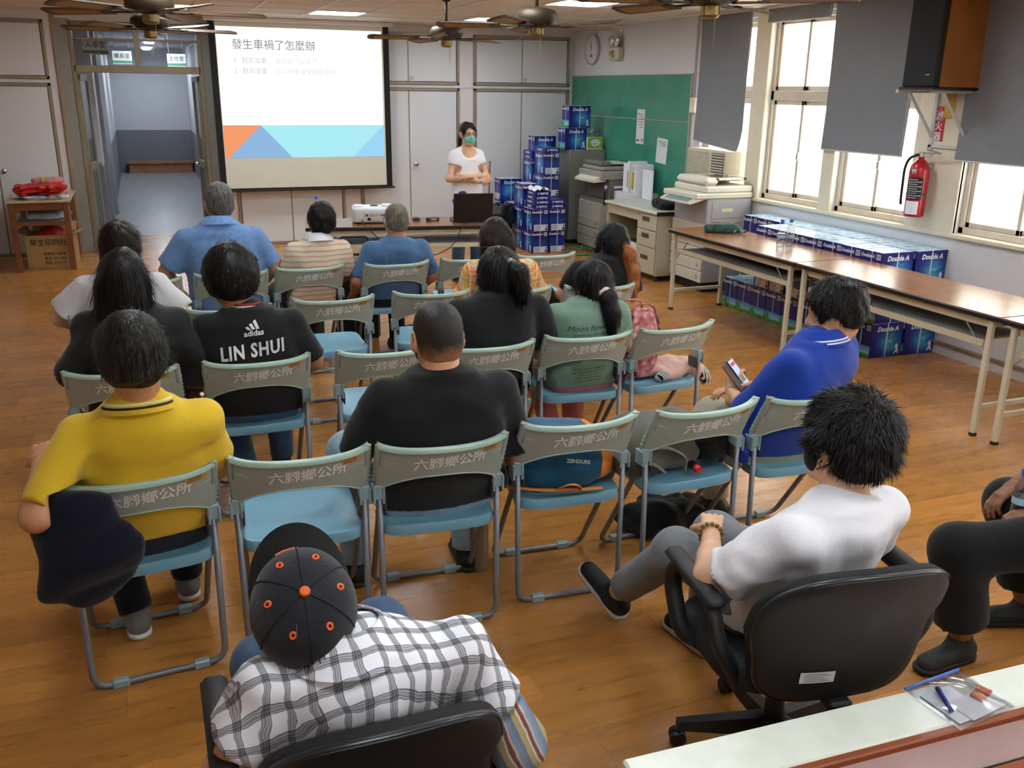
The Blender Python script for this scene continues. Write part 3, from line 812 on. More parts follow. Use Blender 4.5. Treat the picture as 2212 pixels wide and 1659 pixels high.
def fade_mat(name, hair, skin, z0, z1, axis=2, amt=.55):
    """short clipped hair thinning into the skin towards the nape (object space height in the head part)"""
    t = NT(name); tc = t.n('ShaderNodeTexCoord'); sp = t.n('ShaderNodeSeparateXYZ'); t.l(tc.outputs['Object'], sp.inputs[0])
    n = t.noise(t.coord('Object'), 260, 2, .7); n2 = t.noise(t.coord('Object'), 22, 3)
    z = t.math('ADD', sp.outputs[axis], t.math('MULTIPLY', t.math('SUBTRACT', n2, .5), .07))
    g = t.math('DIVIDE', t.math('SUBTRACT', z, z0), z1-z0); nd = t.n('ShaderNodeClamp'); t.l(g, nd.inputs[0])
    g2 = t.math('ADD', t.math('MULTIPLY', nd.outputs[0], 1.0), t.math('MULTIPLY', t.math('SUBTRACT', n, .5), .9))
    col = t.ramp(g2, [(.15, lin(skin)), (.75, lin(hair))]); t.set(Base_Color=col, Roughness=.55); t.bump(n, .3, .002); return t.m
M_mask = mat('mask_white', 'dfe6ea', .8); M_maskg = mat('mask_teal', '63c3ad', .75, var=.04, bump=.2, bs=40); M_maskb = mat('mask_black', '17181a', .8)
def strands(v, f, n, length, R, c, lift=.3, grav=.5, width=.0016, seed=1, crown=(0, -.05, .12), keep=None, down=1.0):
    rg = np.random.RandomState(seed)
    fn = np.cross(v[f[:, 2]]-v[f[:, 0]], v[f[:, 3]]-v[f[:, 1]]); vn = np.zeros_like(v)
    for a in range(4): np.add.at(vn, f[:, a], fn)
    vn /= np.linalg.norm(vn, axis=1)[:, None]+1e-9
    ids = np.arange(len(v))
    if keep is not None: ids = ids[keep((v-c) @ R)]
    if len(ids) == 0: return None
    ids = rg.choice(ids, n); p = v[ids]+rg.normal(size=(n, 3))*.003; nn = vn[ids]
    fl = p-(c+R @ np.array(crown)); fl = fl-nn*(fl*nn).sum(1)[:, None]; fl /= np.linalg.norm(fl, axis=1)[:, None]+1e-6
    d = fl+np.array([0, 0, -1.0])*.4*down+rg.normal(size=(n, 3))*.35+nn*lift; d /= np.linalg.norm(d, axis=1)[:, None]
    L = length*(.6+.7*rg.rand(n))[:, None]
    side = np.cross(d, nn); side /= np.linalg.norm(side, axis=1)[:, None]+1e-6
    pts = [p-nn*.002]
    for i in range(3):
        pts.append(pts[-1]+d*L/3); d = d+np.array([0, 0, -1.0])*grav*.35-nn*lift*.25; d /= np.linalg.norm(d, axis=1)[:, None]
    W = [width, width*.9, width*.6]
    vs = []
    for i in range(3): vs += [pts[i]-side*W[i], pts[i]+side*W[i]]
    vs.append(pts[3]); vs = np.stack(vs, 1).reshape(-1, 3); b = (np.arange(n)*7)[:, None]
    q = np.concatenate([b+np.array([0, 1, 3, 2]), b+np.array([2, 3, 5, 4])]); t3 = b+np.array([4, 5, 6])
    return (vs, q), (vs, t3)
def strand_mesh(name, out, m):
    (vs, q), (_, t3) = out
    me = bpy.data.meshes.new(name); me.from_pydata(vs.tolist(), [], q.tolist()+t3.tolist()); me.materials.append(m)
    me.polygons.foreach_set('use_smooth', [True]*len(me.polygons)); return me
def hand(wrist, d, n, side, curl=.5, k=1.0, spread=.0, h=.0048, thumb=.5):
    """d fingers' direction, n palm normal, side +1: thumb on the d x n side"""
    d = V(*d); d /= np.linalg.norm(d); n = V(*n); n = n-d*(n@d); n /= np.linalg.norm(n); s = np.cross(d, n)*side; w = V(*wrist)
    S = SDF(w-.15*k-.02, w+.22*k, h) if False else SDF(np.minimum(w-d*.05, w+d*.2*k)-.085*k, np.maximum(w-d*.05, w+d*.2*k)+.085*k, h)
    S.cap(w-d*.045, w+d*.01, .027*k, .025*k, .01)
    for o in (-.024, -.008, .010, .024): S.cap(w+d*.01*k+s*o*.7*k, w+d*.082*k+s*o*k, .0155*k, .0125*k, .012)
    ln = (.9, 1.0, .95, .75)
    for i, o in enumerate((.030, .010, -.010, -.029)):
        p = w+d*.086*k+s*o*k; f = d+s*o*spread*8; a = curl*(.8+.12*i)
        r = .0092*k
        for j, seg in enumerate((.042, .026, .021)):
            ca, sa = math.cos(a*(j+.6)), math.sin(a*(j+.6)); dd = f*ca+n*sa; q = p+dd*seg*ln[i]*k
            S.cap(p, q, r, r*.93, .004); p = q; r *= .93
    p = w+d*.022*k+s*.026*k; dd = d*.62+s*.70+n*thumb; dd /= np.linalg.norm(dd); q = p+dd*.044*k
    S.cap(p, q, .0145*k, .011*k, .01); d2 = d*.85+s*.25+n*(thumb+.1); d2 /= np.linalg.norm(d2); S.cap(q, q+d2*.034*k, .0108*k, .009*k, .004)
    return S.mesh(0)
def tor_prof(zs, cxh, cyh, cxs, cys, w, d, curve, belly, z0=.45, grow=0.0):
    rows = []
    for t, hw, hd in ((-.04, .165, .120), (.08, .178, .130), (.20, .176, .128), (.40, .158, .116), (.64, .172, .116), (.82, .182, .106), (.93, .170, .090), (1.0, .130, .076), (1.06, .082, .062), (1.14, .055, .055), (1.22, .052, .052)):
        tt = min(max(t, 0), 1)
        x = cxh+(cxs-cxh)*tt; y = cyh+(cys-cyh)*tt+curve*math.sin(PI*min(tt, 1))
        b = belly*math.exp(-((t-.32)/.2)**2)
        rows.append((z0+t*(zs-z0), x, y+b*.3, hw*w+grow+b*.6, hd*d+grow+b*.7))
    return rows
def person(label, loc, rz, zs=.93, cs=(0, .13), hip=(0, .20), w=1.0, d=1.0, curve=-.025, belly=0, head=(0, .17, 1.1), hrot=(0, 5, 0), hk=1.0,
           armL=((-.26, .16, .72), (-.12, .36, .56)), armR=((.26, .16, .72), (.12, .36, .56)), shw=.175, handL=None, handR=None,
           legL=((-.13, .55, .50), (-.13, .52, .085)), legR=((.13, .55, .50), (.13, .52, .085)), foot=(0, 1, 0), footL=None, footR=None,
           skin=SK1, shirt=None, sleeve=.75, sl_r=.058, hem=.49, pants=None, plen=1.0, shoe=None, hair=None, mask=None, res=.014, z0=.45, fold=.0022, fseed=1, group=None, jacket=False, cut_neck=None, thigh=.083, neckr=.052, standing=False, press=(0, 0, 0), limb=1.0, hipw=.088, legr=(.070, .060), ffreq=22, plane=None):
    t = thing('person', label, 'person', loc, rz, group); PR = {}
    H = V(*head); R = rotm(*hrot); pr = tor_prof(zs, hip[0], hip[1], cs[0], cs[1], w, d, curve, belly, z0, -.007)
    shz = z0+(zs-z0)*.90
    sh = {-1: V(cs[0]-shw*w, cs[1], shz), 1: V(cs[0]+shw*w, cs[1], shz)}
    arms = {-1: [V(*p) for p in armL], 1: [V(*p) for p in armR]}
    hz = z0+.075
    hp = {-1: V(hip[0]-hipw, hip[1]+.02, hz), 1: V(hip[0]+hipw, hip[1]+.02, hz)}
    legs = {-1: [V(*p) for p in legL], 1: [V(*p) for p in legR]}
    allp = np.array([H+.12, H-.12]+list(sh.values())+sum(arms.values(), [])+sum(legs.values(), [])+[V(hip[0]+.3*w, hip[1]+.2, z0), V(hip[0]-.3*w, hip[1]-.22, z0)])
    lo, hi = allp.min(0)-.12, allp.max(0)+.12
    nb = V(cs[0], cs[1]+.005, zs+.0); hc = H+R @ V(0, -.025, -.075)
    # body: torso, limbs, neck
    S = SDF(lo, hi, res)
    S.torso(pr[:9], .03)
    for s in (-1, 1):
        a = arms[s]; S.chain([sh[s], a[0], a[1]], [.047*limb, .040*limb, .027*limb], .03)
        S.cap(a[0]+(a[1]-a[0])*.1, a[0]+(a[1]-a[0])*.45, .041*limb, .037*limb, .02)
        l = legs[s]; S.chain([hp[s], l[0], l[1]], [thigh*.93, .058, .040], .04); S.cap(l[0]+(l[1]-l[0])*.15, l[0]+(l[1]-l[0])*.5, .05, .052, .03)
    S.cap(nb, hc, neckr+.006, neckr, .05)
    if press: S.press(press, .024)
    if plane: S.half(plane[0]-plane[1]*.014, plane[1])
    parts = [S.mesh(1)]
    # head
    A = SDF(H-.16, H+.16, .0062)
    def E(c, r, k=.02, op='u', p=2): A.ell(H+R @ (V(*c)*hk), V(*r)*hk, k, op, R, p)
    def Cc(a, b, ra, rb, k=.012, op='u'): A.cap(H+R @ (V(*a)*hk), H+R @ (V(*b)*hk), ra*hk, rb*hk, k, op)
    E((0, -.012, .028), (.076, .094, .088)); E((0, .018, -.02), (.066, .074, .098), .03); E((0, .03, -.082), (.053, .055, .045), .03)
    Cc((-.02, .074, -.10), (.02, .074, -.10), .018, .018, .02); Cc((0, .086, .006), (0, .108, -.032), .010, .013, .012); Cc((-.014, .094, -.038), (.014, .094, -.038), .009, .009, .008)
    Cc((-.038, .076, .020), (.038, .076, .020), .014, .014, .015)
    for s in (-1, 1):
        E((s*.030, .092, -.002), (.017, .014, .011), .01, 'cut'); E((s*.081, -.004, -.012), (.013, .026, .035), .008); E((s*.093, .002, -.010), (.006, .014, .022), .005, 'cut')
        E((s*.030, .074, -.003), (.0145, .0145, .0125), .003)
    Cc((-.022, .084, -.066), (.022, .084, -.066), .007, .007, .008); Cc((-.018, .084, -.077), (.018, .084, -.077), .0075, .0075, .006)
    A.cap(hc+R @ V(0, 0, .03), hc*.35+nb*.65, neckr, neckr+.001, .04)
    parts.append(A.mesh(0))
    for s, hh in ((-1, handL), (1, handR)):
        a = arms[s]; dd = a[1]-a[0]; dd /= np.linalg.norm(dd); q = dict(d=dd, n=V(0, 0, -1)+V(-s*.3, .2, 0), side=-s, curl=.45)
        if hh: q.update(hh)
        parts.append(hand(a[1], q['d'], q['n'], q['side'], q['curl'], q.get('k', .95), thumb=q.get('thumb', .4)))
    PR['body'] = link('body', np_mesh('body', parts, skin), t)
    # shirt
    if shirt is not None:
        g = .022 if jacket else .013
        S = SDF(lo, hi, res*.85); P2 = tor_prof(zs, hip[0], hip[1], cs[0], cs[1], w, d, curve, belly, z0, g)
        S.torso(P2[:9], .02, p=2.5)
        if not cut_neck: S.cap(nb-V(0, 0, .03), nb+(hc-nb)*.06, neckr+.036, neckr+.013, .075)
        for s in (-1, 1):
            a = arms[s]; f = sleeve
            if f <= 1:
                e = sh[s]+(a[0]-sh[s])*f; S.cap(sh[s], e, (.060+g*.4)*min(1, limb+.1), sl_r, .045); u = e-sh[s]
            else:
                e = a[0]+(a[1]-a[0])*(f-1); S.chain([sh[s], a[0], e], [.060+g*.5, sl_r, sl_r*.82], .045); u = e-a[0]
            u = u/np.linalg.norm(u); S.halfcap(e-u*.004, u, .10)
        S.half((0, 0, hem), (0, 0, -1))
        if cut_neck: S.ell(V(*nb)+V(*cut_neck[0]), cut_neck[1], .005, 'cut')
        if fold: S.folds(fold*2.6, ffreq, fseed, 6, z0, zs+.02)
        if press: S.press(press, .012)
        if plane: S.half(plane[0]-plane[1]*.002, plane[1])
        v, f = S.mesh(1); PR['shirt_vf'] = (v, f); PR['shirt'] = link('shirt' if not jacket else 'jacket', np_mesh('shirt', [(v, f)], shirt), t)
    if pants is not None:
        S = SDF(lo, hi, res); P2 = tor_prof(zs, hip[0], hip[1], cs[0], cs[1], w, d, curve, belly, z0, .004)
        S.torso(P2[:4], .03, p=2.4); S.half((0, 0, hem+.05), (0, 0, 1))
        for s in (-1, 1):
            l = legs[s]; e = l[0]+(l[1]-l[0])*plen; S.chain([hp[s], l[0], e], [thigh+.008, legr[0], legr[1]], .05); u = (l[1]-l[0])/np.linalg.norm(l[1]-l[0]); S.halfcap(e, u, .12)
        if press: S.press(press, .016)
        if plane: S.half(plane[0]-plane[1]*.008, plane[1])
        S.folds(.0014, 24, fseed+9, 5)
        PR['pants'] = link('trousers', np_mesh('trousers', [S.mesh(1)], pants), t)
    if shoe is not None:
        for s in (-1, 1):
            an = legs[s][1]; fd = V(*(footL if s < 0 and footL else footR if s > 0 and footR else foot)); fd /= np.linalg.norm(fd); up = V(0, 0, 1)-fd*fd[2]; up /= np.linalg.norm(up)
            b = an-up*(an[2] if abs(fd[2]) < .2 else .085)
            for (ra, rb, hz_, nm, mm) in ((.043, .040, .03, 'shoe', shoe[0]), (.045, .042, -.004, 'sole', shoe[1])):
                S = SDF(np.minimum(b-.1, b+fd*.25-.08), np.maximum(b+.12, b+fd*.25+.08), .007)
                if nm == 'shoe': S.cap(b-fd*.035+up*.045, b+fd*.155+up*.030, .040, .036, .02); S.cap(b+up*.05, an+up*.01, .042, .040, .03); S.half(b+up*.012, -up)
                else: S.cap(b-fd*.035+up*.02, b+fd*.16+up*.02, .044, .042, .01); S.half(b+up*.024, up); S.half(b+up*.001, -up)
                o = link(nm, np_mesh(nm, [S.mesh(1)], mm), t)
    if mask is not None:
        S = SDF(H-.15, H+.15, .006)
        S.ell(H+R @ (V(0, .058, -.058)*hk), V(.062, .052, .052)*hk, .01, R=R); S.ell(H+R @ (V(0, .075, -.035)*hk), V(.03, .042, .03)*hk, .02, R=R)
        S.half(H+R @ (V(0, .035, 0)*hk), R @ V(0, -1, 0)); mo = link('face_mask', np_mesh('face_mask', [S.mesh(1)], mask), t); PR['mask'] = mo
        for s in (-1, 1):
            pts = [H+R @ (V(*p)*hk) for p in ((s*.058, .045, -.035), (s*.080, .012, .012), (s*.088, -.018, .018), (s*.089, -.030, -.005), (s*.083, -.012, -.040), (s*.060, .042, -.078))]
            MB().tube(arc([tuple(p) for p in pts], .02, 3), .0018, 5).build('ear_loop', mask, mo)
    PR.update(t=t, H=H, R=R, hk=hk, nb=nb)
    if hair: hair(PR)
    return PR
def chair_plane(loc, rz, cl, crz, tilt, zb0, off=.044):
    a = crz-rz; n = V(0, -1, -tilt); n /= np.linalg.norm(n); c, q = math.cos(a), math.sin(a)
    p = W((loc[0], loc[1]), rz, (cl[0]-math.sin(crz)*(.055+off), cl[1]+math.cos(crz)*(.055+off), zb0))
    return V(*p), V(n[0]*c-n[1]*q, n[0]*q+n[1]*c, n[2])
def hsdf(PR, ext=.17, h=.0066, down=.0):
    H = PR['H']; return SDF(H-ext-V(0, 0, down), H+ext, h)
def hair_cap(PR, S, thick=.014, nape=-.075, face=.0, side=-.02, top=.0, vol=(1, 1, 1)):
    H, R, k = PR['H'], PR['R'], PR['hk']
    S.ell(H+R @ (V(0, -.014, .028+top)*k), V(.077*vol[0]+thick, .095*vol[1]+thick, .089*vol[2]+thick)*k, .02, R=R)
    S.ell(H+R @ (V(0, -.035, -.03)*k), V(.070*vol[0]+thick*.7, .062+thick, .07)*k, .03, R=R)
    S.ell(H+R @ (V(0, .13+face, -.045)*k), V(.10, .10, .125)*k, .015, 'cut', R=R)
    S.half(H+R @ (V(0, -.06, nape)*k), R @ V(0, .55, -1))
    for s in (-1, 1): S.ell(H+R @ (V(s*.092, .02, -.05)*k), V(.035, .045, .05)*k, .01, 'cut', R=R)
    return S
def hair_short(m, thick=.016, length=.03, n=3500, lift=.35, nape=-.085, amp=.0035, seed=3, vol=(1, 1, 1), top=0, face=0, width=.0016, down=1.0, sm=None, extra=None):
    def fn(PR):
        S = hsdf(PR); hair_cap(PR, S, thick, nape, vol=vol, top=top, face=face)
        if extra: extra(PR, S)
        S.folds(amp, 70, seed, 5); v, f = S.mesh(1)
        h = link('hair', np_mesh('hair', [(v, f)], m), PR['t'])
        if n: link('strands', strand_mesh('strands', strands(v, f, n, length, PR['R'], PR['H'], lift, .5, width, seed, down=down, keep=lambda q: q[:, 2] > nape+.035), sm or m), h)
        PR['hair'] = h
    return fn
def hair_long(m, bottom=-.30, width=.10, n=5000, seed=5, back=-.06, m2=None, pony=None, thick=.018, tie=None, length=.09, face=0):
    """long loose hair, or a ponytail given as a list of (point, radius) in the head frame"""
    def fn(PR):
        H, R, k = PR['H'], PR['R'], PR['hk']
        S = SDF(H-V(.24, .26, .30-min(0, bottom)), H+V(.24, .2, .18), .0075); hair_cap(PR, S, thick, -.085 if pony else -.5, face=face)
        if not pony:
            a = H+R @ V(0, back, -.02)
            S.cap(a+V(-.045, 0, 0), V(a[0]-.055, a[1]-.015, H[2]+bottom), .06, width*.6, .04); S.cap(a+V(.045, 0, 0), V(a[0]+.055, a[1]-.015, H[2]+bottom), .06, width*.6, .04); S.cap(a, V(a[0], a[1]-.03, H[2]+bottom-.02), .07, width*.62, .04)
            S.ell(H+R @ (V(0, .14, -.10)), V(.085, .10, .20), .015, 'cut', R=R)
        S.folds(.0035, 55, seed, 5); v, f = S.mesh(1); h = link('hair', np_mesh('hair', [(v, f)], m), PR['t'])
        link('strands', strand_mesh('strands', strands(v, f, n, length, R, H, .06, .9, .0014, seed, down=2.2), m), h); PR['hair'] = h
        if pony:
            P = [H+R @ (V(*p)*k) for p, r in pony]; S = SDF(np.min(P, 0)-.08, np.max(P, 0)+.08, .006)
            S.chain(P, [r for p, r in pony], .03); S.folds(.003, 60, seed+1, 4); v, f = S.mesh(1)
            po = link('ponytail', np_mesh('ponytail', [(v, f)], m2 or m), h)
            link('strands', strand_mesh('strands', strands(v, f, 1800, length*.8, R, H, .05, 1.0, .0013, seed, down=3), m2 or m), po)
        if tie:
            for (p, nrm, r, mm) in tie:
                q = Vector(tuple(H+R @ (V(*p)*k))); nv = Vector(tuple(R @ V(*nrm))).normalized(); e1 = nv.orthogonal().normalized(); e2 = nv.cross(e1)
                MB().tube([q+(e1*math.cos(a)+e2*math.sin(a))*r*(1+.08*math.sin(5*a)) for a in [2*PI*i/20 for i in range(20)]], r*.42, 7, closed=True).build('hair_tie', mm, h, smooth=True)
    return fn
def collar(PR, mat_, c, rx, ry, h=.034, tilt=.35, flare=.022, stripes=(), open_front=.5, name='collar'):
    """folded polo collar: a band around the neck, open at the front, falling outwards"""
    a0 = PI/2+open_front; a1 = PI/2+2*PI-open_front; n = 36
    def ring(k, off=0):
        out = []
        for i in range(n+1):
            a = a0+(a1-a0)*i/n; rr = 1+0*k
            x = (rx+flare*k+off)*math.cos(a); y = (ry+flare*k+off)*math.sin(a)
            out.append((c[0]+x, c[1]+y, c[2]-h*k-tilt*y))
        return out
    R_ = [ring(0, -.006), ring(-.10, -.003), ring(-.12, .002), ring(0, .006), ring(.5, .007), ring(1, .006), ring(1, 0), ring(.2, -.004)]
    m = MB(); vs = [p for r in R_ for p in r]; fs = []
    for j in range(len(R_)):
        j2 = (j+1) % len(R_)
        for i in range(n): fs.append((j*(n+1)+i, j*(n+1)+i+1, j2*(n+1)+i+1, j2*(n+1)+i))
    co = m.add(vs, fs).build(name, mat_, PR['shirt'], smooth=60)
    for k0, k1, mm in stripes:
        q = MB(); A, B = ring(k0, .0085), ring(k1, .0085); q.add(A+B, [(i, i+1, n+2+i, n+1+i) for i in range(n)]); q.build('collar_stripe', mm, co)
    return co
def decal(PR, items, mat_, name, d=(0, 1, 0), off=.0025, to=None, parent=None):
    """items: list of (verts2d, faces, origin, u, v); flat prints laid on the cloth along direction d"""
    v, f = to or PR['shirt_vf']; bv = BVHTree.FromPolygons([tuple(p) for p in v], [tuple(q) for q in f]); D = Vector(d).normalized(); m = MB()
    for vs, fs, o, u, w_ in items:
        bm = bmesh.new(); vv = [bm.verts.new((x, y, 0)) for x, y in vs]
        for q in fs:
            try: bm.faces.new([vv[i] for i in q])
            except ValueError: pass
        bmesh.ops.triangulate(bm, faces=bm.faces)
        for _ in range(3):
            es = [e for e in bm.edges if e.calc_length() > .018]
            if not es: break
            bmesh.ops.subdivide_edges(bm, edges=es, cuts=1); bmesh.ops.triangulate(bm, faces=bm.faces)
        bm.verts.index_update(); P = []
        for q in bm.verts:
            p = Vector(o)+Vector(u)*q.co.x+Vector(w_)*q.co.y; hit = bv.ray_cast(p-D*.4, D)
            P.append(tuple((hit[0] if hit[0] else p)-D*off))
        m.add(P, [tuple(x.index for x in q.verts) for q in bm.faces]); bm.free()
    return m.build(name, mat_, parent or PR['shirt'])
# ================================================================ the people
def W(loc, rz, p):
    dx, dy = p[0]-loc[0], p[1]-loc[1]; c, s = math.cos(rz), math.sin(rz)
    return (dx*c+dy*s, -dx*s+dy*c, p[2])
def stripes_mat(name, fn, rough=.85):
    t = NT(name); tc = t.n('ShaderNodeTexCoord'); sp = t.n('ShaderNodeSeparateXYZ'); t.l(tc.outputs['Object'], sp.inputs[0])
    nz = t.math('MULTIPLY', t.math('SUBTRACT', t.noise(tc.outputs['Object'], 9, 3), .5), .05)
    t.set(Base_Color=fn(t, sp.outputs[0], sp.outputs[1], sp.outputs[2], nz), Roughness=rough); t.b.inputs['Specular IOR Level'].default_value = .2
    t.bump(t.noise(tc.outputs['Object'], 14, 3), .25, .006); return t.m
def wave(t, x, period, phase=0.0): return t.math('FRACT', t.math('ADD', t.math('DIVIDE', x, period), phase+50))
def plaid_bw(t, x, y, z, nz):
    u = t.math('ADD', t.math('ADD', x, t.math('MULTIPLY', y, .25)), nz); v = t.math('ADD', t.math('ADD', t.math('MULTIPLY', z, .6), t.math('MULTIPLY', y, .8)), t.math('MULTIPLY', nz, .8))
    st = [(0, (.92, .92, .95, 1)), (.44, (.92, .92, .95, 1)), (.46, (.1, .1, .11, 1)), (.49, (.55, .55, .57, 1)), (.56, (.2, .2, .21, 1)), (.60, (.55, .55, .57, 1)), (.66, (.25, .25, .26, 1)), (.70, (.60, .6, .62, 1)), (.76, (.12, .12, .13, 1)), (.79, (.92, .92, .95, 1))]
    a = t.ramp(wave(t, u, .043), st); b = t.ramp(wave(t, v, .043), st); return t.mix(1.0, a, b, 'MULTIPLY')
def plaid_or(t, x, y, z, nz):
    u = t.math('ADD', x, nz); v = t.math('ADD', t.math('SUBTRACT', z, t.math('MULTIPLY', y, .6)), nz)
    A = [(0, lin('d9783e')), (.25, lin('d9783e')), (.3, lin('e8d9c0')), (.36, lin('4f7ba0')), (.42, lin('e8d9c0')), (.5, lin('d8b03f')), (.75, lin('d8b03f')), (.8, lin('b8452f')), (.9, lin('e9c9b0'))]
    return t.mix(.5, t.ramp(wave(t, u, .085), A), t.ramp(wave(t, v, .075, .3), A))
def stripe_cream(t, x, y, z, nz):
    v = t.math('ADD', z, t.math('MULTIPLY', nz, .5))
    return t.ramp(wave(t, v, .034), [(0, lin('d9c6ac')), (.45, lin('d3bda2')), (.55, lin('b99a86')), (.75, lin('bd9f8c')), (.85, lin('d9c6ac'))])
def stripe_multi(t, x, y, z, nz):
    v = t.math('ADD', t.math('ADD', x, t.math('MULTIPLY', z, .35)), t.math('MULTIPLY', nz, .6))
    return t.ramp(wave(t, v, .052), [(0, lin('7f8fa6')), (.22, lin('6c7a90')), (.3, lin('b3a27c')), (.5, lin('a8966c')), (.58, lin('d8d2c0')), (.64, lin('7a4a44')), (.76, lin('7a4a44')), (.82, lin('c9c0a8')), (.9, lin('8492a8'))])
C_yel = cloth('yellow_cotton', 'd8b22a'); C_blk = cloth('black_cotton', '17181a', var=.12); C_wht = cloth('white_cotton', 'e9e7ec', var=.02); C_royal = cloth('royal_blue_cotton', '183a98', var=.08)
C_jack = cloth('black_jacket_nylon', '141417', .6, var=.12); C_cream = cloth('offwhite_blouse', 'd6d4d6', var=.03); C_sage = cloth('sage_cotton', '6f8b7a', var=.06); C_hblue = cloth('heather_blue', '6d90c0', var=.12, vs=40)
C_steel = cloth('steel_blue_cotton', '47668a', var=.08); C_navy = cloth('navy_fabric', '12141f', var=.1); C_pblk = cloth('black_trousers', '101114', var=.1); C_jean = cloth('blue_denim', '3d5573', var=.16, vs=30); C_ljean = cloth('pale_denim', '8fa6b5', var=.16, vs=20)
C_khaki = cloth('khaki_trousers', 'a39d88', var=.08); C_gpant = cloth('grey_denim', '70757a', var=.1, vs=30); C_olive = cloth('olive_trousers', '3d4038', var=.1)
C_plaid = stripes_mat('black_white_check', plaid_bw); C_plor = stripes_mat('orange_plaid', plaid_or); C_strp = stripes_mat('cream_stripe_knit', stripe_cream); C_mult = stripes_mat('multi_stripe', stripe_multi)
SH_blk = (mat('shoe_black', '17181a', .7), mat('sole_dark', '2a2a2c', .7)); SH_wsole = (SH_blk[0], mat('sole_offwhite', 'b5b2ac', .7)); SH_grey = (mat('shoe_grey', '6d6a66', .6, var=.2), mat('sole_white', 'cfcac4', .7)); SH_red = (mat('shoe_black_red', '3a2024', .6, var=.5, vs=30), mat('sole_pink', 'c98a88', .7))
P = {}
def at(k): return (CH[k][0], CH[k][1], 0), CH[k][2]
# --- yellow shirt
l, r = at('A')
P['A'] = person('man in a yellow polo shirt with thinning black hair, in the nearest row', l, r, zs=.965, cs=(.03, .06), hip=(.02, .21), w=1.06, d=1.05, curve=-.03, belly=.02, head=(.025, .03, 1.155), hrot=(-4, 8, -3), hk=1.05,
    armL=((-.29, -.10, .735), (-.27, .17, .80)), armR=((.25, .12, .72), (.17, .36, .58)), skin=SK1, shirt=C_yel, sleeve=.92, sl_r=.066, hem=.505, pants=C_navy, shoe=SH_grey, legL=((-.12, .58, .49), (-.05, .40, .085)), legR=((.16, .58, .49), (.15, .60, .085)),
    hair=hair_short(HTH, .015, .024, 5200, .15, amp=.003, seed=4, vol=(1.05, 1.03, 1.0)), mask=M_mask, res=.011, fold=.0028, fseed=4)
collar(P['A'], C_yel, tuple(P['A']['nb']+V(-.004, -.004, .066)), .066, .066, .056, .15, .048, ((.62, .74, mat('collar_black', '15151a', .8)), (.44, .54, mat('collar_pale', 'd9d9a0', .8))))
# --- crew cut in black
l, r = at('C')
def crew_extra(PR, S): pass
M_fade = fade_mat('clipped_hair_fade', '1c1713', '9a6a48', 1.03, 1.12)
P['C'] = person('broad crew-cut man in a black t-shirt, middle of the nearest row', l, r, zs=.955, cs=(.03, .15), hip=(.02, .21), w=1.20, d=1.15, curve=-.04, belly=.05, head=(.02, .18, 1.10), hrot=(3, 10, 0), hk=1.06, neckr=.062,
    armL=((-.30, .17, .66), (-.20, .42, .56)), armR=((.33, .19, .62), (.26, .42, .52)), skin=SK2, shirt=C_blk, sleeve=.90, sl_r=.064, hem=.468, pants=C_ljean, legL=((-.27, .56, .55), (-.26, .50, .085)), legR=((.20, .56, .50), (.2, .5, .085)), shoe=SH_blk, thigh=.095,
    hair=hair_short(M_fade, .004, .007, 5000, .6, nape=-.075, amp=.0012, seed=6, width=.0009, sm=HBR), mask=M_maskb, res=.011, fseed=8)
# --- royal blue polo with phone, turned to the left
l = (2.47, 2.80, 0); r = math.radians(24)
w_ = lambda *p: W(l, r, p)
P['F'] = person('man in a royal blue polo shirt looking at his phone', l, r, zs=.93, cs=w_(2.56, 2.95, 0)[:2], hip=(.0, .20), w=1.28, d=1.14, curve=-.035, belly=.04, head=w_(2.64, 2.97, 1.065), hrot=(26, 16, 0), hk=1.06, neckr=.06,
    armL=(w_(2.25, 2.97, .66), w_(2.33, 3.20, .665)), armR=((.31, .16, .66), (.12, .40, .66)), handL=dict(d=w_(2.40, 3.30, .80-.0) and tuple(np.array(w_(2.40, 3.29, .76))-np.array(w_(2.33, 3.20, .665))), n=(.9, .2, -.1), side=-1, curl=.75, k=1.0, thumb=.6),
    skin=SK2, shirt=C_royal, sleeve=1.15, sl_r=.070, hem=.47, pants=C_khaki, legL=((-.36, .50, .56), (.05, .66, .44)), legR=((.14, .58, .50), (.14, .52, .09)), shoe=(mat('shoe_brown', '2a2019', .4), mat('sole_brown', '1c1712', .6)), footL=(.85, .3, -.3),
    hair=hair_short(HB, .020, .026, 6500, .35, nape=-.075, amp=.003, seed=12, vol=(1.04, 1.04, 1.0)), res=.011, fseed=15, press=(.03*math.cos(math.radians(2))+.0, .02, math.radians(26)))
collar(P['F'], C_royal, tuple(P['F']['nb']+V(.008, .0, .062)), .074, .074, .056, .15, .048, ((.55, .66, mat('collar_white', 'd8dbe6', .8)), (.74, .84, _M['collar_white'] if 'collar_white' in _M else C_wht)))
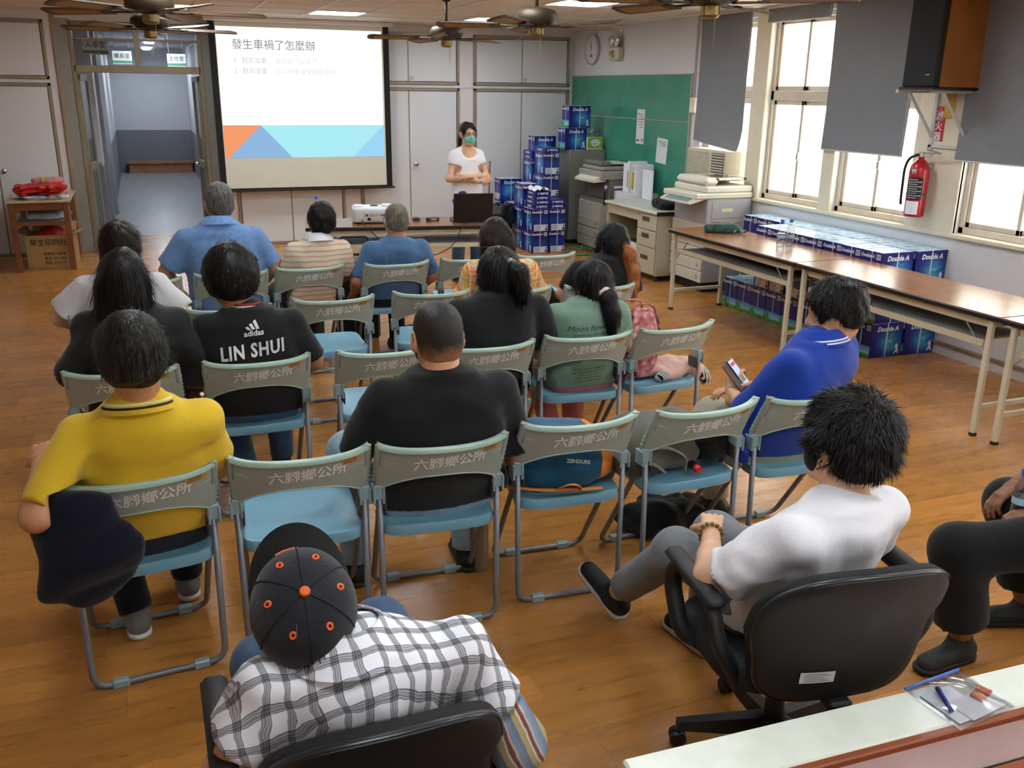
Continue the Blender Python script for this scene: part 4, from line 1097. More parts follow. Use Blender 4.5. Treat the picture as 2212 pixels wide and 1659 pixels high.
# --- teenager in white on the office chair
l = (1.63, 1.66, 0); r = math.radians(9)
w_ = lambda *p: W(l, r, p)
P['teen'] = person('boy in a white t-shirt with spiky black hair, reclining in an office chair', l, r, zs=.868, cs=w_(1.65, 1.74, 0)[:2], hip=(.02, .27), w=1.06, d=.98, curve=-.03, head=w_(1.70, 1.80, 1.035), hrot=(8, 2, 4), hk=1.04,
    armL=(w_(1.335, 1.86, .655), w_(1.50, 2.10, .66)), armR=((.30, .18, .66), (.12, .38, .60)), skin=SK3, shirt=C_wht, sleeve=.82, sl_r=.07, hem=.48, pants=C_gpant, plen=.86, legL=(w_(1.50, 2.28, .50), w_(1.505, 2.66, .135)), legR=((.16, .66, .50), (.20, .72, .09)),
    footL=(-.10, .92, .42), shoe=SH_wsole, hair=hair_short(HB, .026, .032, 9000, .55, nape=-.095, amp=.005, seed=21, vol=(1.05, 1.05, 1.0), width=.0015, down=.6), mask=M_maskb, res=.010, z0=.47, fseed=22, fold=.0026, press=None, plane=chair_plane((1.63, 1.66), math.radians(9), (1.575, 1.56), math.radians(-9), .30, .39))
# --- dark cap and checked shirt, nearest
l = (.31, 1.50, 0); r = 0
P['cap'] = person('person in a dark cap with orange dots and a black and white checked shirt', l, r, zs=.845, cs=(.015, .085), hip=(.03, .27), w=1.16, d=1.05, curve=-.03, head=(-.095, .165, .915), hrot=(0, -18, -6), armL=((-.28, .12, .60), (-.2, .38, .60)), armR=((.335, .05, .55), (.24, .34, .56)),
    skin=SK1, shirt=C_plaid, sleeve=.60, sl_r=.078, hem=.47, pants=C_jean, z0=.46, legL=((-.15, .62, .50), (-.15, .62, .09)), legR=((.17, .66, .52), (.17, .62, .09)), shoe=SH_blk, hair=None, mask=M_maskb, res=.010, fseed=31, fold=.004, press=None, plane=chair_plane((.31, 1.50), 0, (.33, 1.43), 0, .22, .41))
# --- second row
l, r = at('G')
P['G'] = person('woman with long straight black hair in a black jacket', l, r, zs=1.0, cs=(.055, .10), hip=(.02, .21), w=1.0, d=1.08, head=(.04, .12, 1.135), hrot=(-5, 3, 0), hk=1.03, armL=((-.20, .08, .74), (-.10, .34, .60)), armR=((.31, .13, .70), (.24, .36, .55)), skin=SK4, shirt=C_jack, jacket=True, sleeve=1.55, sl_r=.062, hem=.47,
    pants=C_pblk, shoe=SH_blk, hair=hair_long(HB, -.25, .11, 6500, 3, -.05, thick=.020, length=.12), mask=M_mask, res=.012, fold=.004, fseed=41)
l, r = at('H')
P['H'] = person('short-haired person in a black jersey with white lettering and red-trimmed collar', l, r, zs=.955, cs=(-.015, .12), hip=(0, .21), w=1.10, d=1.02, head=(-.075, .18, 1.115), hrot=(6, 4, 4), hk=1.05, armL=((-.27, .14, .70), (-.14, .38, .58)), armR=((.27, .16, .70), (.15, .38, .56)), skin=SK5, shirt=C_blk, sleeve=.9, sl_r=.064, hem=.475,
    pants=C_jean, shoe=SH_blk, legL=((-.13, .56, .5), (-.06, .32, .085)), hair=hair_short(HB, .036, .018, 6500, .12, nape=-.10, amp=.003, seed=43, vol=(1.05, 1.02, 1.0)), mask=M_mask, res=.011, fseed=44, fold=.0016)
l, r = at('J')
P['J'] = person('woman in a black t-shirt with dark hair gathered in a grey hair tie', l, r, zs=.96, cs=(.085, .14), hip=(.04, .21), w=1.14, d=1.1, belly=.03, head=(.11, .19, 1.075), hrot=(-3, 6, -4), hk=1.02, armL=((-.22, .16, .70), (-.10, .4, .58)), armR=((.36, .19, .70), (.26, .40, .56)), skin=SK4, shirt=C_blk, sleeve=.95, sl_r=.066, hem=.47, pants=C_pblk, shoe=SH_red,
    hair=hair_long(HB, pony=[((.03, -.10, .035), .032), ((.055, -.145, .01), .040), ((.06, -.15, -.05), .034), ((.05, -.13, -.10), .014)], thick=.020, tie=[((.028, -.108, .045), (.3, -.9, -.1), .024, mat('hair_tie_grey', '8f9c9a', .7))], n=5500, seed=45), mask=M_mask, res=.012, fseed=46)
l, r = at('K')
P['K'] = person('girl in a sage green t-shirt with a long ponytail', l, r, zs=.885, cs=(.045, .155), hip=(.03, .21), w=.95, d=1.0, head=(.085, .19, .985), hrot=(8, 6, -3), hk=.98, armL=((-.20, .17, .66), (-.1, .38, .56)), armR=((.27, .18, .66), (.16, .4, .56)), skin=SK3, shirt=C_sage, sleeve=.85, sl_r=.058, hem=.462, pants=mat('pink_trousers', 'b5656b', .8), shoe=SH_red,
    hair=hair_long(HB, pony=[((.0, -.105, -.02), .028), ((.015, -.135, -.06), .036), ((.02, -.145, -.13), .044), ((.015, -.14, -.20), .032), ((.01, -.13, -.235), .010)], thick=.016, tie=[((.004, -.118, -.032), (0, -.7, -.6), .026, mat('scrunchie_white_red', 'd9c6c4', .8, var=.3, vs=40))], n=5000, seed=47, length=.07), mask=M_mask, res=.011, fseed=48, legL=((-.11, .54, .49), (-.02, .46, .09)))
# --- third row
l, r = at('M')
P['M'] = person('woman in a white blouse with dark gathered hair, behind the black jacket', l, r, zs=.95, cs=(.03, .15), hip=(.02, .21), w=1.04, head=(.04, .2, 1.10), hrot=(-12, 6, 0), armL=((-.30, .17, .74), (-.14, .38, .60)), armR=((.32, .19, .72), (.18, .40, .60)), skin=SK3, shirt=C_cream, sleeve=.85, sl_r=.085, hem=.47, pants=C_pblk, shoe=SH_blk, hair=hair_short(HBR, .022, .06, 4000, .1, nape=-.11, seed=51), mask=M_mask, res=.014, fseed=52)
l, r = at('Q')
P['Q'] = person('woman in an orange and yellow plaid shirt with dark brown hair', l, r, zs=.905, cs=(-.055, .165), hip=(-.02, .21), w=1.0, head=(-.08, .215, 1.045), hrot=(0, 8, 0), armL=((-.30, .18, .68), (-.16, .4, .56)), armR=((.22, .2, .68), (.10, .4, .56)), skin=SK3, shirt=C_plor, sleeve=1.2, sl_r=.058, hem=.47, pants=C_jean, shoe=SH_blk, hair=hair_long(HBR, -.13, .085, 4000, 53, thick=.018, length=.07), mask=M_mask, res=.014, fseed=54)
l, r = at('R')
P['R'] = person('woman in a black t-shirt with a long orange-tipped ponytail', l, r, zs=.885, cs=(.09, .17), hip=(.04, .21), w=.98, head=(.15, .225, 1.0), hrot=(16, 10, -4), armL=((-.16, .22, .68), (-.22, .45, .58)), armR=((.30, .2, .66), (.2, .4, .56)), skin=SK2, shirt=C_blk, sleeve=.85, sl_r=.058, hem=.47, pants=C_pblk, shoe=SH_blk,
    hair=hair_long(HB, pony=[((.015, -.10, -.02), .030), ((.03, -.13, -.08), .036), ((.035, -.13, -.18), .044), ((.03, -.125, -.28), .036), ((.03, -.12, -.33), .014)], m2=HOR, thick=.017, n=4000, seed=55, length=.08), mask=M_mask, res=.014, fseed=56)
# --- row nearest the screen
l, r = at('T')
P['T'] = person('heavy grey-haired man in a light blue polo shirt', l, r, zs=1.05, cs=(-.04, .14), hip=(-.01, .22), w=1.22, d=1.25, belly=.06, head=(-.02, .19, 1.205), hrot=(0, 4, 0), hk=1.07, neckr=.066, armL=((-.39, .19, .78), (-.30, .44, .58)), armR=((.29, .19, .76), (.22, .44, .56)), skin=SK2, shirt=C_hblue, sleeve=.88, sl_r=.085, hem=.47, pants=C_pblk, shoe=(mat('shoe_neon', '9ad21f', .6), SH_blk[1]), thigh=.1,
    hair=hair_short(HG, .008, .012, 4000, .5, nape=-.075, amp=.0015, seed=61, width=.0012), mask=M_mask, res=.014, fseed=62)
collar(P['T'], C_hblue, tuple(P['T']['nb']+V(0, .0, .068)), .080, .080, .05, .15, .042)
l, r = at('U')
P['U'] = person('dark-haired man in a pale striped polo shirt', l, r, zs=.91, cs=(.085, .13), hip=(.04, .21), w=.95, head=(.125, .165, 1.055), hrot=(2, 5, 3), hk=.98, armL=((-.17, .16, .68), (-.10, .38, .56)), armR=((.29, .16, .68), (.18, .4, .56)), skin=SK4, shirt=C_strp, sleeve=1.0, sl_r=.058, hem=.465, pants=C_olive, shoe=SH_blk, hair=hair_short(HB, .020, .022, 3500, .3, nape=-.085, seed=63), mask=M_mask, res=.014, fseed=64)
collar(P['U'], C_cream, tuple(P['U']['nb']+V(.006, .0, .066)), .066, .066, .05, .15, .036)
l, r = at('V')
M_thin = fade_mat('thin_grey_hair', '5a564e', '9a7350', .95, 1.06, amt=.3)
P['V'] = person('old man with cropped grey hair in a blue t-shirt', l, r, zs=.895, cs=(.03, .13), hip=(.02, .21), w=1.02, head=(.045, .16, 1.045), hrot=(0, 6, 0), hk=1.0, armL=((-.26, .12, .64), (-.24, .34, .50)), armR=((.30, .15, .64), (.24, .36, .5)), skin=SK5, shirt=C_steel, sleeve=.95, sl_r=.062, hem=.50, pants=C_pblk, shoe=SH_blk, hair=hair_short(HGR, .005, .010, 3500, .5, nape=-.07, amp=.001, seed=65, width=.001), mask=M_mask, res=.014, fseed=66)
# --- presenter standing behind the table
l = (3.08, 9.02, 0); r = PI+math.radians(6)
P['pres'] = person('woman presenter in a white t-shirt with folded arms and teal face mask', l, r, zs=1.335, cs=(0, .0), hip=(0, .0), limb=.78, hipw=.066, w=.84, d=.82, curve=-.01, z0=.84, head=(0, .03, 1.50), hrot=(0, 3, 0), hk=.93, shw=.158, armL=((-.212, .03, 1.07), (.07, .175, 1.09)), armR=((.212, .03, 1.06), (-.08, .19, 1.045)),
    handL=dict(d=(.9, -.1, .05), n=(0, -1, 0), side=1, curl=.35, k=.85), handR=dict(d=(-.9, -.15, .1), n=(0, -1, 0), side=-1, curl=.35, k=.85), skin=SK3, shirt=C_wht, sleeve=.42, sl_r=.050, hem=.80, pants=C_jean, legL=((-.10, .02, .47), (-.11, 0, .085)), legR=((.10, .02, .47), (.11, 0, .085)), standing=True, thigh=.070, shoe=SH_blk,
    hair=hair_long(HB, pony=[((.0, -.10, .0), .03), ((.03, -.10, -.08), .034), ((.05, -.08, -.17), .026), ((.05, -.07, -.21), .008)], thick=.012, n=2500, seed=71, face=-.012, length=.05), mask=M_maskg, res=.012, fseed=72, fold=.002, cut_neck=((0, .085, .0), (.085, .085, .085)), neckr=.046, press=None)
# --- man at the right edge (mostly out of frame), sitting sideways
l = (3.03, 1.84, 0); r = math.radians(70)
w_ = lambda *p: W(l, r, p)
P['edge'] = person('man at the right edge in black trousers holding a water bottle', l, r, zs=.98, cs=(0, .06), hip=(0, .14), head=(0, .08, 1.15), armL=((-.27, .14, .70), w_(2.73, 1.95, .575)), handL=dict(d=tuple(np.array(w_(2.59, 1.985, .56))-np.array(w_(2.73, 1.95, .575))), n=(.25, .2, -.9), side=1, curl=.8, k=1.0, thumb=.3), armR=((.26, .08, .74), (.20, .30, .60)), skin=SK4, shirt=C_steel, sleeve=.8, hem=.5, pants=C_pblk, plen=.80, thigh=.09, legr=(.088, .092), legL=(w_(2.455, 2.02, .455), w_(2.54, 2.02, .10)), legR=((.24, .28, .50), (.24, .15, .10)), footL=tuple(np.array(w_(2.25, 2.0, 0))-np.array(w_(2.54, 2.02, 0))),
    shoe=(mat('trainer_dark_grey', '26282a', .7, var=.15), mat('trainer_sole', '1b1c1d', .7)), hair=hair_short(HB, .016, .02, 1500), z0=.46, res=.012, fseed=82, press=None)
# ---------------------------------------------------------------- clothing prints and accessories
M_prt = mat('white_print', 'dcdcdc', .6, var=.03)
p = P['H']; tv = math.tan(.12)
def hp_(x, y): return (x, y)
it = []
vs, fs = text_mesh('LIN SHUI', .086, bold=.0028, spacing=1.12, sx=.74); it.append((vs, fs, (-.015, 0, .815), (1, 0, .10), (0, 0, 1)))
vs, fs = text_mesh('adidas', .036, bold=.001, sx=.95); it.append((vs, fs, (-.005, 0, .895), (1, 0, .10), (0, 0, 1)))
for k in range(3):
    x0 = -.03+.018*k; hh = (.016, .028, .04)[k]
    it.append(([(x0+.002, 0), (x0+.016, 0), (x0+.004-hh*.05, hh), (x0-.008-hh*.05, hh*.86)], [(0, 1, 2, 3)], (-.002, 0, .912), (1, 0, .10), (0, 0, 1)))
decal(p, it, M_prt, 'shirt_print')
nb = p['nb']
for k, (rr, mm) in enumerate(((.004, mat('collar_red', 'a32022', .8)), (.003, C_wht), (.004, _M['collar_red']))):
    ring = []
    for i in range(28):
        a = 2*PI*i/28; rx = .062+.0085*k; ring.append((nb[0]-.008+rx*math.cos(a), nb[1]+.002+rx*math.sin(a), nb[2]+.050-.010*k+.25*rx*math.sin(a)*-.3))
    MB().tube(ring, .0058, 6, closed=True).build('neck_trim', mm, p['shirt'], smooth=True)
p = P['K']; it = []
for tx, sz, z, x in (('Moon flower', .040, .80, .015), ('Come on the edge', .022, .768, .02), ('of darkness rise to shore', .017, .745, .02), ('always glow in place', .016, .722, .02), ('light of the night', .016, .70, .02), ('My sign the moonlight day', .016, .585, .03), ('the wonder and the moon', .016, .566, .03), ('Was in the wind', .016, .547, .03), ('When we are young', .016, .528, .03), ('leave on the threshold', .016, .509, .03)):
    vs, fs = text_mesh(tx, sz, shear=.3, sx=1.05); it.append((vs, fs, (x, 0, z), (1, 0, .06), (0, 0, 1)))
decal(p, it, mat('dark_print', '26302c', .7), 'shirt_print', off=.002)
# glasses of the presenter
p = P['pres']; H, R, k = p['H'], p['R'], p['hk']; g = MB()
for s in (-1, 1):
    g.tube([tuple(H+R @ (V(s*.032+.023*math.cos(a), .101, .0+.017*math.sin(a))*k)) for a in [2*PI*i/16 for i in range(16)]], .0013, 5, closed=True)
    g.tube([tuple(H+R @ (V(*q)*k)) for q in ((s*.055, .101, .004), (s*.078, .05, .006), (s*.083, -.01, .0))], .0012, 5)
g.tube([tuple(H+R @ (V(*q)*k)) for q in ((-.009, .101, .004), (.009, .101, .004))], .0012, 5)
g.build('glasses', M_blackp, p['t'])
for s in (-1, 1):
    e = MB(); e.lathe([(0, .0), (.006, .001), (.0055, .003), (0, .004)], n=10, M=Matrix.Translation(Vector(tuple(H+R @ (V(s*.030, .0885, -.003)*k)))) @ Matrix(R.tolist()).to_4x4() @ RX(-PI/2)); e.build('iris', mat('iris_dark', '1a0f0a', .2), p['t'])
    MB().tube([tuple(H+R @ (V(s*(.014+.030*q), .094-.010*q*q, .026-.006*q*q)*k)) for q in (0, .25, .5, .75, 1)], [.002, .0032, .003, .0022, .001], 5).build('eyebrow', HB, p['t'])
# watch on the presenter's arm
q = Vector((-.055, .185, 1.05)); MB().tube([(q.x, q.y+.031*math.cos(a), q.z+.031*math.sin(a)) for a in [2*PI*i/16 for i in range(16)]], .006, 6, closed=True).build('wristwatch', M_chrome, p['t'])
# bead bracelet of the boy
p = P['teen']; wr = Vector(W((1.63, 1.66), math.radians(9), (1.485, 2.08, .66))); ax = Vector(W((1.63, 1.66), math.radians(9), (1.50, 2.10, .66)))-Vector(W((1.63, 1.66), math.radians(9), (1.335, 1.86, .655))); ax.normalize(); e1 = ax.orthogonal().normalized(); e2 = ax.cross(e1); m = MB()
for i in range(14):
    a = 2*PI*i/14; c = wr+(e1*math.cos(a)+e2*math.sin(a))*.034; m.lathe([(0, -.0075), (.0055, -.005), (.0075, 0), (.0055, .005), (0, .0075)], n=8, M=Matrix.Translation(c))
m.build('bead_bracelet', mat('amber_beads', '8a6a2c', .3, var=.5, vs=60), p['t'], smooth=True)['kind'] = 'stuff'
# hair clips, ear studs
p = P['K']; c = p['H']+p['R'] @ V(.012, -.055, .108); MB().cbox(-.018, .0, -.006, .006, -.006, .006, .003, M=T(*c) @ RY(.4)).cbox(0, .018, -.006, .006, -.006, .006, .003, M=T(*c) @ RY(-.4)).build('hair_bow', mat('coral_bow', 'e0634a', .6), p['hair'])
p = P['M']; HH, RR = p['H'], p['R']; MB().tube([tuple(HH+RR @ V(.10*math.cos(a), -.075*math.sin(a)+.01, .05)) for a in [PI*i/12 for i in range(5, 13)]], .005, 6).build('hair_clip', mat('pearl_clip', 'b9aa98', .3, .3), p['hair'])
# striped under-sleeve of the capped person
p = P['cap']; S = SDF((.1, -.2, .3), (.6, .55, .95), .011); S.chain([(.23, .075, .78), (.335, .05, .55), (.27, .26, .555)], [.062, .060, .050], .03); S.folds(.003, 40, 5, 4); S.half((.30, .06, .66), (-.35, 0, 1))
link('under_sleeve', np_mesh('under_sleeve', [S.mesh(1)], C_mult), p['t'])
collar(p, C_plaid, tuple(p['nb']+V(-.035, .015, .060)), .072, .072, .06, .10, .052, open_front=.35)
# ---- cap: crown of six panels with seams, visor, button, eyelets
cp = thing('baseball_cap', 'faded dark cap with orange button and eyelets on the nearest head', 'cap', (.31, 1.50, 0))
cH = V(-.098, .132, .948); CM = Matrix.Translation(Vector(tuple(cH))) @ RZ(math.radians(-1)) @ RX(math.radians(44)) @ RY(math.radians(-3)) @ Matrix.Scale(1.05, 4)
M_cap = cloth('washed_black_cotton', '23252b', var=.22, vs=18); M_visor = cloth('visor_black', '131212', var=.15); M_org = mat('cap_orange', 'e8672c', .7)
def dome(a, b, off=0):   # a azimuth, b 0 rim..1 top
    ph = b*PI/2; rr = math.cos(ph)**.82; pan = 1-.018*abs(math.sin(3*a))**.25*0+.010*abs(math.sin(3*(a+PI/6)))
    return Vector(((.100+off)*rr*math.cos(a)*pan, (.116+off)*rr*math.sin(a)*pan-.005, -.020+(.118+off)*math.sin(ph)*(1 if b < 1 else 1)))
m = MB(); m.grid(lambda u, v: CM @ dome(2*PI*u, v), 60, 12); m.build('crown', M_cap, cp, smooth=True)
for k in range(6):
    a = PI/6+k*PI/3; MB().tube([CM @ dome(a, j/10, .0005) for j in range(11)], .0022, 5).build('seam', mat('cap_seam', '17181d', .9), cp)
    a2 = k*PI/3; b2 = .60
    c = dome(a2+.05, b2, .0012); nrm = (c-Vector((0, 0, -.02))).normalized(); q = nrm.to_track_quat('Z', 'Y').to_matrix().to_4x4()
    MB().tube([CM @ (c+q.to_3x3() @ Vector((.0048*math.cos(t_), .0062*math.sin(t_), 0))) for t_ in [2*PI*i/10 for i in range(10)]], .0026, 5, closed=True).build('eyelet', M_org, cp)
MB().lathe([(0, .0115), (.008, .010), (.0105, .005), (.0095, 0), (0, -.001)][::-1], n=14, M=CM @ T(0, -.005, .0975)).build('button', M_org, cp, smooth=40)
def visor(u, v, dz):
    a = (u-.5)*PI*1.02; R0 = .1; y0 = .108*math.cos(a*.98); x0 = .098*math.sin(a*.98); L = .075*math.cos(a)**.55 if abs(a) < PI/2 else 0
    x = x0*(1+.16*v*math.cos(a)); y = y0+v*L; return CM @ Vector((x, y-.005, -.024-.16*v*L-2.6*x*x*1.1+dz))
m = MB(); n = 24; A = [visor(i/n, j/6, 0) for i in range(n+1) for j in range(7)]; B = [visor(i/n, j/6, -.004) for i in range(n+1) for j in range(7)]; N = len(A)
m.add(A+B, [])
for i in range(n):
    for j in range(6):
        a, b, c, d = i*7+j, (i+1)*7+j, (i+1)*7+j+1, i*7+j+1; m.f += [(a, b, c, d), (d+N, c+N, b+N, a+N)]
    m.f.append((i*7+6, (i+1)*7+6, (i+1)*7+6+N, i*7+6+N))
m.mi = [0]*len(m.f); m.build('visor', M_visor, cp, smooth=50)
MB().tube([CM @ (dome(PI/2+a, .06, .003)) for a in (-.05, .1, .25, .38)], .005, 6, flat=.6).build('tab', M_org, cp)
# hair under the cap
p = P['cap']; S = SDF(p['H']-.17, p['H']+.17, .0066); hair_cap(p, S, .008, -.10); S.half(p['H']+V(0, 0, .035), (0, .3, 1)); S.folds(.003, 60, 3); v, f = S.mesh(1)
h = link('hair', np_mesh('hair', [(v, f)], HRED), p['t']); link('strands', strand_mesh('strands', strands(v, f, 3500, .06, p['R'], p['H'], .12, 1.0, .0014, 9, down=2), HRED), h)
# ================================================================ office chairs
M_mesh = mat('office_chair_fabric_black', '0f0f10', .85, var=.1, bump=.3, bs=400)
M_opl = mat('office_chair_plastic', '131315', .55, var=.05)
def sup(n, a, b, p, c=(0, 0)):
    out = []
    for i in range(n):
        t = 2*PI*i/n; q, s = math.cos(t), math.sin(t)
        out.append((c[0]+a*abs(q)**(2/p)*(1 if q >= 0 else -1), c[1]+b*abs(s)**(2/p)*(1 if s >= 0 else -1)))
    return out
def office_chair(lab, loc, rz, zb=(.47, .83), tilt=.22, with_tag=False, seat_y=.30, wide=1.0):
    t = thing('office_chair', lab, 'office chair', loc, rz, 'black swivel office chairs')
    # base star with castors
    cy = seat_y+.02
    MB().cyl(0, cy, .085, .40, .03, .026, 14).cyl(0, cy, .06, .13, .045, .04, 14).build('gas_column', M_opl, t, smooth=40)
    for k in range(5):
        a = 2*PI*k/5+.35; d = Vector((math.cos(a), math.sin(a), 0)); n = Vector((-d.y, d.x, 0)); c = Vector((0, cy, 0)); rings = []
        for r_, w_, z0, z1 in ((.03, .030, .07, .125), (.16, .026, .062, .105), (.29, .020, .060, .085)):
            p = c+d*r_; rings.append([p-n*w_+Vector((0, 0, z0)), p+n*w_+Vector((0, 0, z0)), p+n*w_*.7+Vector((0, 0, z1)), p-n*w_*.7+Vector((0, 0, z1))])
        lg = MB().loft(rings).build('base_leg', M_opl, t)
        p = c+d*.285
        for s in (-1, 1):
            q = p+n*s*.014; MB().lathe([(0, -.010), (.022, -.010), (.026, -.006), (.026, .006), (.022, .010), (0, .010)], n=14, M=Matrix.Translation((q.x, q.y, .0262)) @ n.to_track_quat('Z', 'Y').to_matrix().to_4x4()).build('castor', M_blackp, lg, smooth=40)
    # seat cushion
    o = sup(36, .245*wide, .235, 4, (0, seat_y)); rings = [[(x*k, (y-seat_y)*k+seat_y, z) for x, y in o] for k, z in ((.90, .385), (.98, .395), (1.0, .42), (.985, .445), (.90, .46), (.5, .455), (.05, .452))]
    MB().loft(rings).build('seat', M_mesh, t, smooth=60)
    MB().cbox(-.09, .09, seat_y-.13, seat_y+.13, .355, .386, .01).build('seat_plate', M_opl, t)
    # backrest: curved padded shell
    def bp(x, z, off): # x across, z up, off rearwards
        zz = z-zb[0]; return (x, .055-zz*tilt+1.15*x*x*.55-off+.03*math.sin(PI*min(1, max(0, zz/(zb[1]-zb[0])))), z)
    H = zb[1]-zb[0]; zc = (zb[0]+zb[1])/2; n = 48; ol = []
    for i in range(n):
        a = 2*PI*i/n; q, s = math.cos(a), math.sin(a); e = 2/3.0 if s > 0 else 2/4.5
        hw = .235*wide if s > 0 else .215*wide
        ol.append((hw*abs(q)**e*(1 if q >= 0 else -1), zc+H/2*abs(s)**e*(1 if s >= 0 else -1)))
    def rg(k, off): return [bp(x*k, zc+(z-zc)*k, off) for x, z in ol]
    MB().loft([rg(.002, .037), rg(.25, .0365), rg(.5, .036), rg(.7, .035), rg(.85, .034), rg(.965, .030), rg(.985, .022)], cap=False).build('back_shell', M_opl, t, smooth=60)
    MB().loft([rg(.985, .026), rg(1.0, .022), rg(1.0, .012), rg(.985, .008)], cap=False).build('back_rim', mat('office_chair_rim', '222326', .3), t, smooth=60)
    MB().loft([rg(.985, .016), rg(1.0, .004), rg(.985, -.022), rg(.90, -.034), rg(.7, -.038), rg(.5, -.040), rg(.25, -.0405), rg(.002, -.041)], cap=False).build('back_pad', M_mesh, t, smooth=60)
    MB().cbox(-.035, .035, .0, .25, .37, .40, .008).cbox(-.035, .035, .045, .07, .37, zb[0]+.12, .008).build('back_bracket', M_opl, t)
    for s in (-1, 1):
        x = s*.275*wide
        ar = arc([(s*.20, .33, .40), (x, .34, .42), (x, .44, .56), (x, .40, .635), (x, .16, .635), (x, .12, .55), (s*.23, .14, .40)], .06, 5)
        MB().tube(ar, .020, 8, flat=1.3).build('armrest', M_opl, t, smooth=True)
        MB().cbox(x-.03, x+.03, .13, .45, .635, .668, .014).build('arm_pad', M_opl, t, smooth=60)
    if with_tag:
        def tg(a, b, off): return bp(-.125+.095*a-.0, zb[0]+.075+.036*b, .0345+.004+off)
        MB().grid(lambda a, b: tg(a, b, 0), 6, 2).build('property_tag', mat('paper_label', 'd5d6d8', .6), t)
        m = MB()
        for k in range(5): m.grid(lambda a, b: tg(.12+a*(.75-.1*(k % 3)), .15+.16*k+.06*b, .0006), 5, 1)
        m.build('tag_print', mat('faded_ink', '7a7c80', .7), t)['kind'] = 'stuff'
    return t
office_chair('black swivel office chair under the boy in the white t-shirt', (1.575, 1.56, 0), math.radians(-9), (.39, .835), .30, True, .30, 1.14)
office_chair('black mesh-backed office chair under the person in the cap, bottom of picture', (.33, 1.43, 0), 0, (.41, .795), .22, False, .34, 1.08)
dup(chair0, 'folding chair under the man at the right edge, out of frame', (3.30, 1.69, 0), math.radians(70), 'folding chairs in the nearest row')
# ================================================================ long folding tables
def wood_top():
    t = NT('brown_laminate_top'); n = t.noise(t.coord('Object', (14, 1.2, 1)), 2.5, 5, .55, .4)
    t.set(Base_Color=t.ramp(n, [(.25, lin('6f4426')), (.5, lin('8a5832')), (.75, lin('9c683e'))]), Roughness=.26); t.b.inputs['Specular IOR Level'].default_value = .6; return t.m
M_ttop = wood_top(); M_tedge = mat('black_edge_band', '17140f', .4); M_tleg = mat('cream_painted_steel', 'd3cdb4', .4, var=.03); M_tshelf = mat('grey_shelf_board', 'a39c94', .6, var=.05); M_rub = mat('rubber_foot', '141414', .7)
def long_table(lab, loc, rz, L=1.8, D=.6, H=.74, group='long folding tables by the windows'):
    """local: x across depth 0..D, y along 0..L"""
    t = thing('folding_table', lab, 'table', loc, rz, group)
    MB().cbox(.004, D-.004, .004, L-.004, H-.004, H, .001).build('tabletop', M_ttop, t)
    MB().cbox(0, D, 0, L, H-.034, H-.003, .006).build('edge_band', M_tedge, t)
    MB().cbox(.045, .065, .10, L-.10, H-.085, H-.034, .003).cbox(D-.065, D-.045, .10, L-.10, H-.085, H-.034, .003).build('apron', M_tleg, t)
    for y in (.075, L-.075):
        for x in (.035, D-.035):
            l = MB().cbox(x-.016, x+.016, y-.016, y+.016, .018, H-.034, .003).build('leg', M_tleg, t)
            MB().cbox(x-.018, x+.018, y-.018, y+.018, 0, .020, .004).build('foot', M_rub, l)
        MB().cbox(.05, D-.05, y-.012, y+.012, .165, .195, .003).build('crossbar', M_tleg, t)
        MB().cbox(.05, D-.05, y-.012, y+.012, H-.075, H-.036, .003).build('crossbar', M_tleg, t)
        s = 1 if y < L/2 else -1
        for x in (.055, D-.055): MB().tube([(x, y+s*.012, .48), (x, y+s*.20, H-.08)], .008, 6, flat=.5).build('brace', M_steel, t)
    # shelf: curved grey board with a cream rail
    MB().cbox(.06, D-.06, .17, L-.17, .555, .575, .006).build('shelf', M_tshelf, t)
    MB().cbox(.045, .065, .12, L-.12, .535, .575, .003).cbox(D-.065, D-.045, .12, L-.12, .535, .575, .003).build('shelf_rail', M_tleg, t)
    return t
T1 = long_table('long brown folding table nearest the photocopier, with two water bottles', (4.41, 5.44, 0), 0)
T2 = dup(T1, 'middle long brown folding table, joined end to end, bare top', (4.41, 3.635, 0), 0, 'long folding tables by the windows')
T3 = dup(T1, 'long brown folding table cut off by the right edge of the picture', (4.41, 1.83, 0), 0, 'long folding tables by the windows')
long_table('front table holding the projector and laptop', (1.29, 8.19, 0), 0)
PT = [o for o in COL.objects if o.get('label', '') == 'front table holding the projector and laptop'][0]
PT.rotation_euler = (0, 0, -PI/2-math.radians(10)); PT.location = (1.29+.6*math.sin(math.radians(10)), 8.19+.6*math.cos(math.radians(10)), 0); PT['group'] = ''; del PT['group']
# ================================================================ paper cartons
def carton_mat():
    t = NT('carton_blue_print'); tc = t.n('ShaderNodeTexCoord'); sp = t.n('ShaderNodeSeparateXYZ'); t.l(tc.outputs['Object'], sp.inputs[0]); x, y, z = sp.outputs
    dx = t.math('SUBTRACT', x, .03); dz = t.math('SUBTRACT', z, .115)
    d = t.math('SQRT', t.math('ADD', t.math('MULTIPLY', dx, dx), t.math('MULTIPLY', t.math('MULTIPLY', dz, dz), 1.3)))
    n = t.noise(t.coord('Object', (9, 2, 14), (0, .6, 0)), 1.6, 4, .6, 1.2)
    g = t.math('MULTIPLY', t.math('SUBTRACT', 1.0, t.math('MULTIPLY', d, 6.6)), t.math('MULTIPLY', n, 1.35)); nd = t.n('ShaderNodeClamp'); t.l(g, nd.inputs[0])
    col = t.ramp(nd.outputs[0], [(0, lin('161a70')), (.22, lin('1c4aa0')), (.5, lin('3b9bc4')), (.8, lin('9fdbe8'))])
    t.set(Base_Color=col, Roughness=.32); return t.m
M_cart = carton_mat(); M_cprt = mat('carton_white_print', 'e6e9f2', .4, var=.01); M_strap = mat('carton_strap', 'dfe3ea', .35, var=.01)
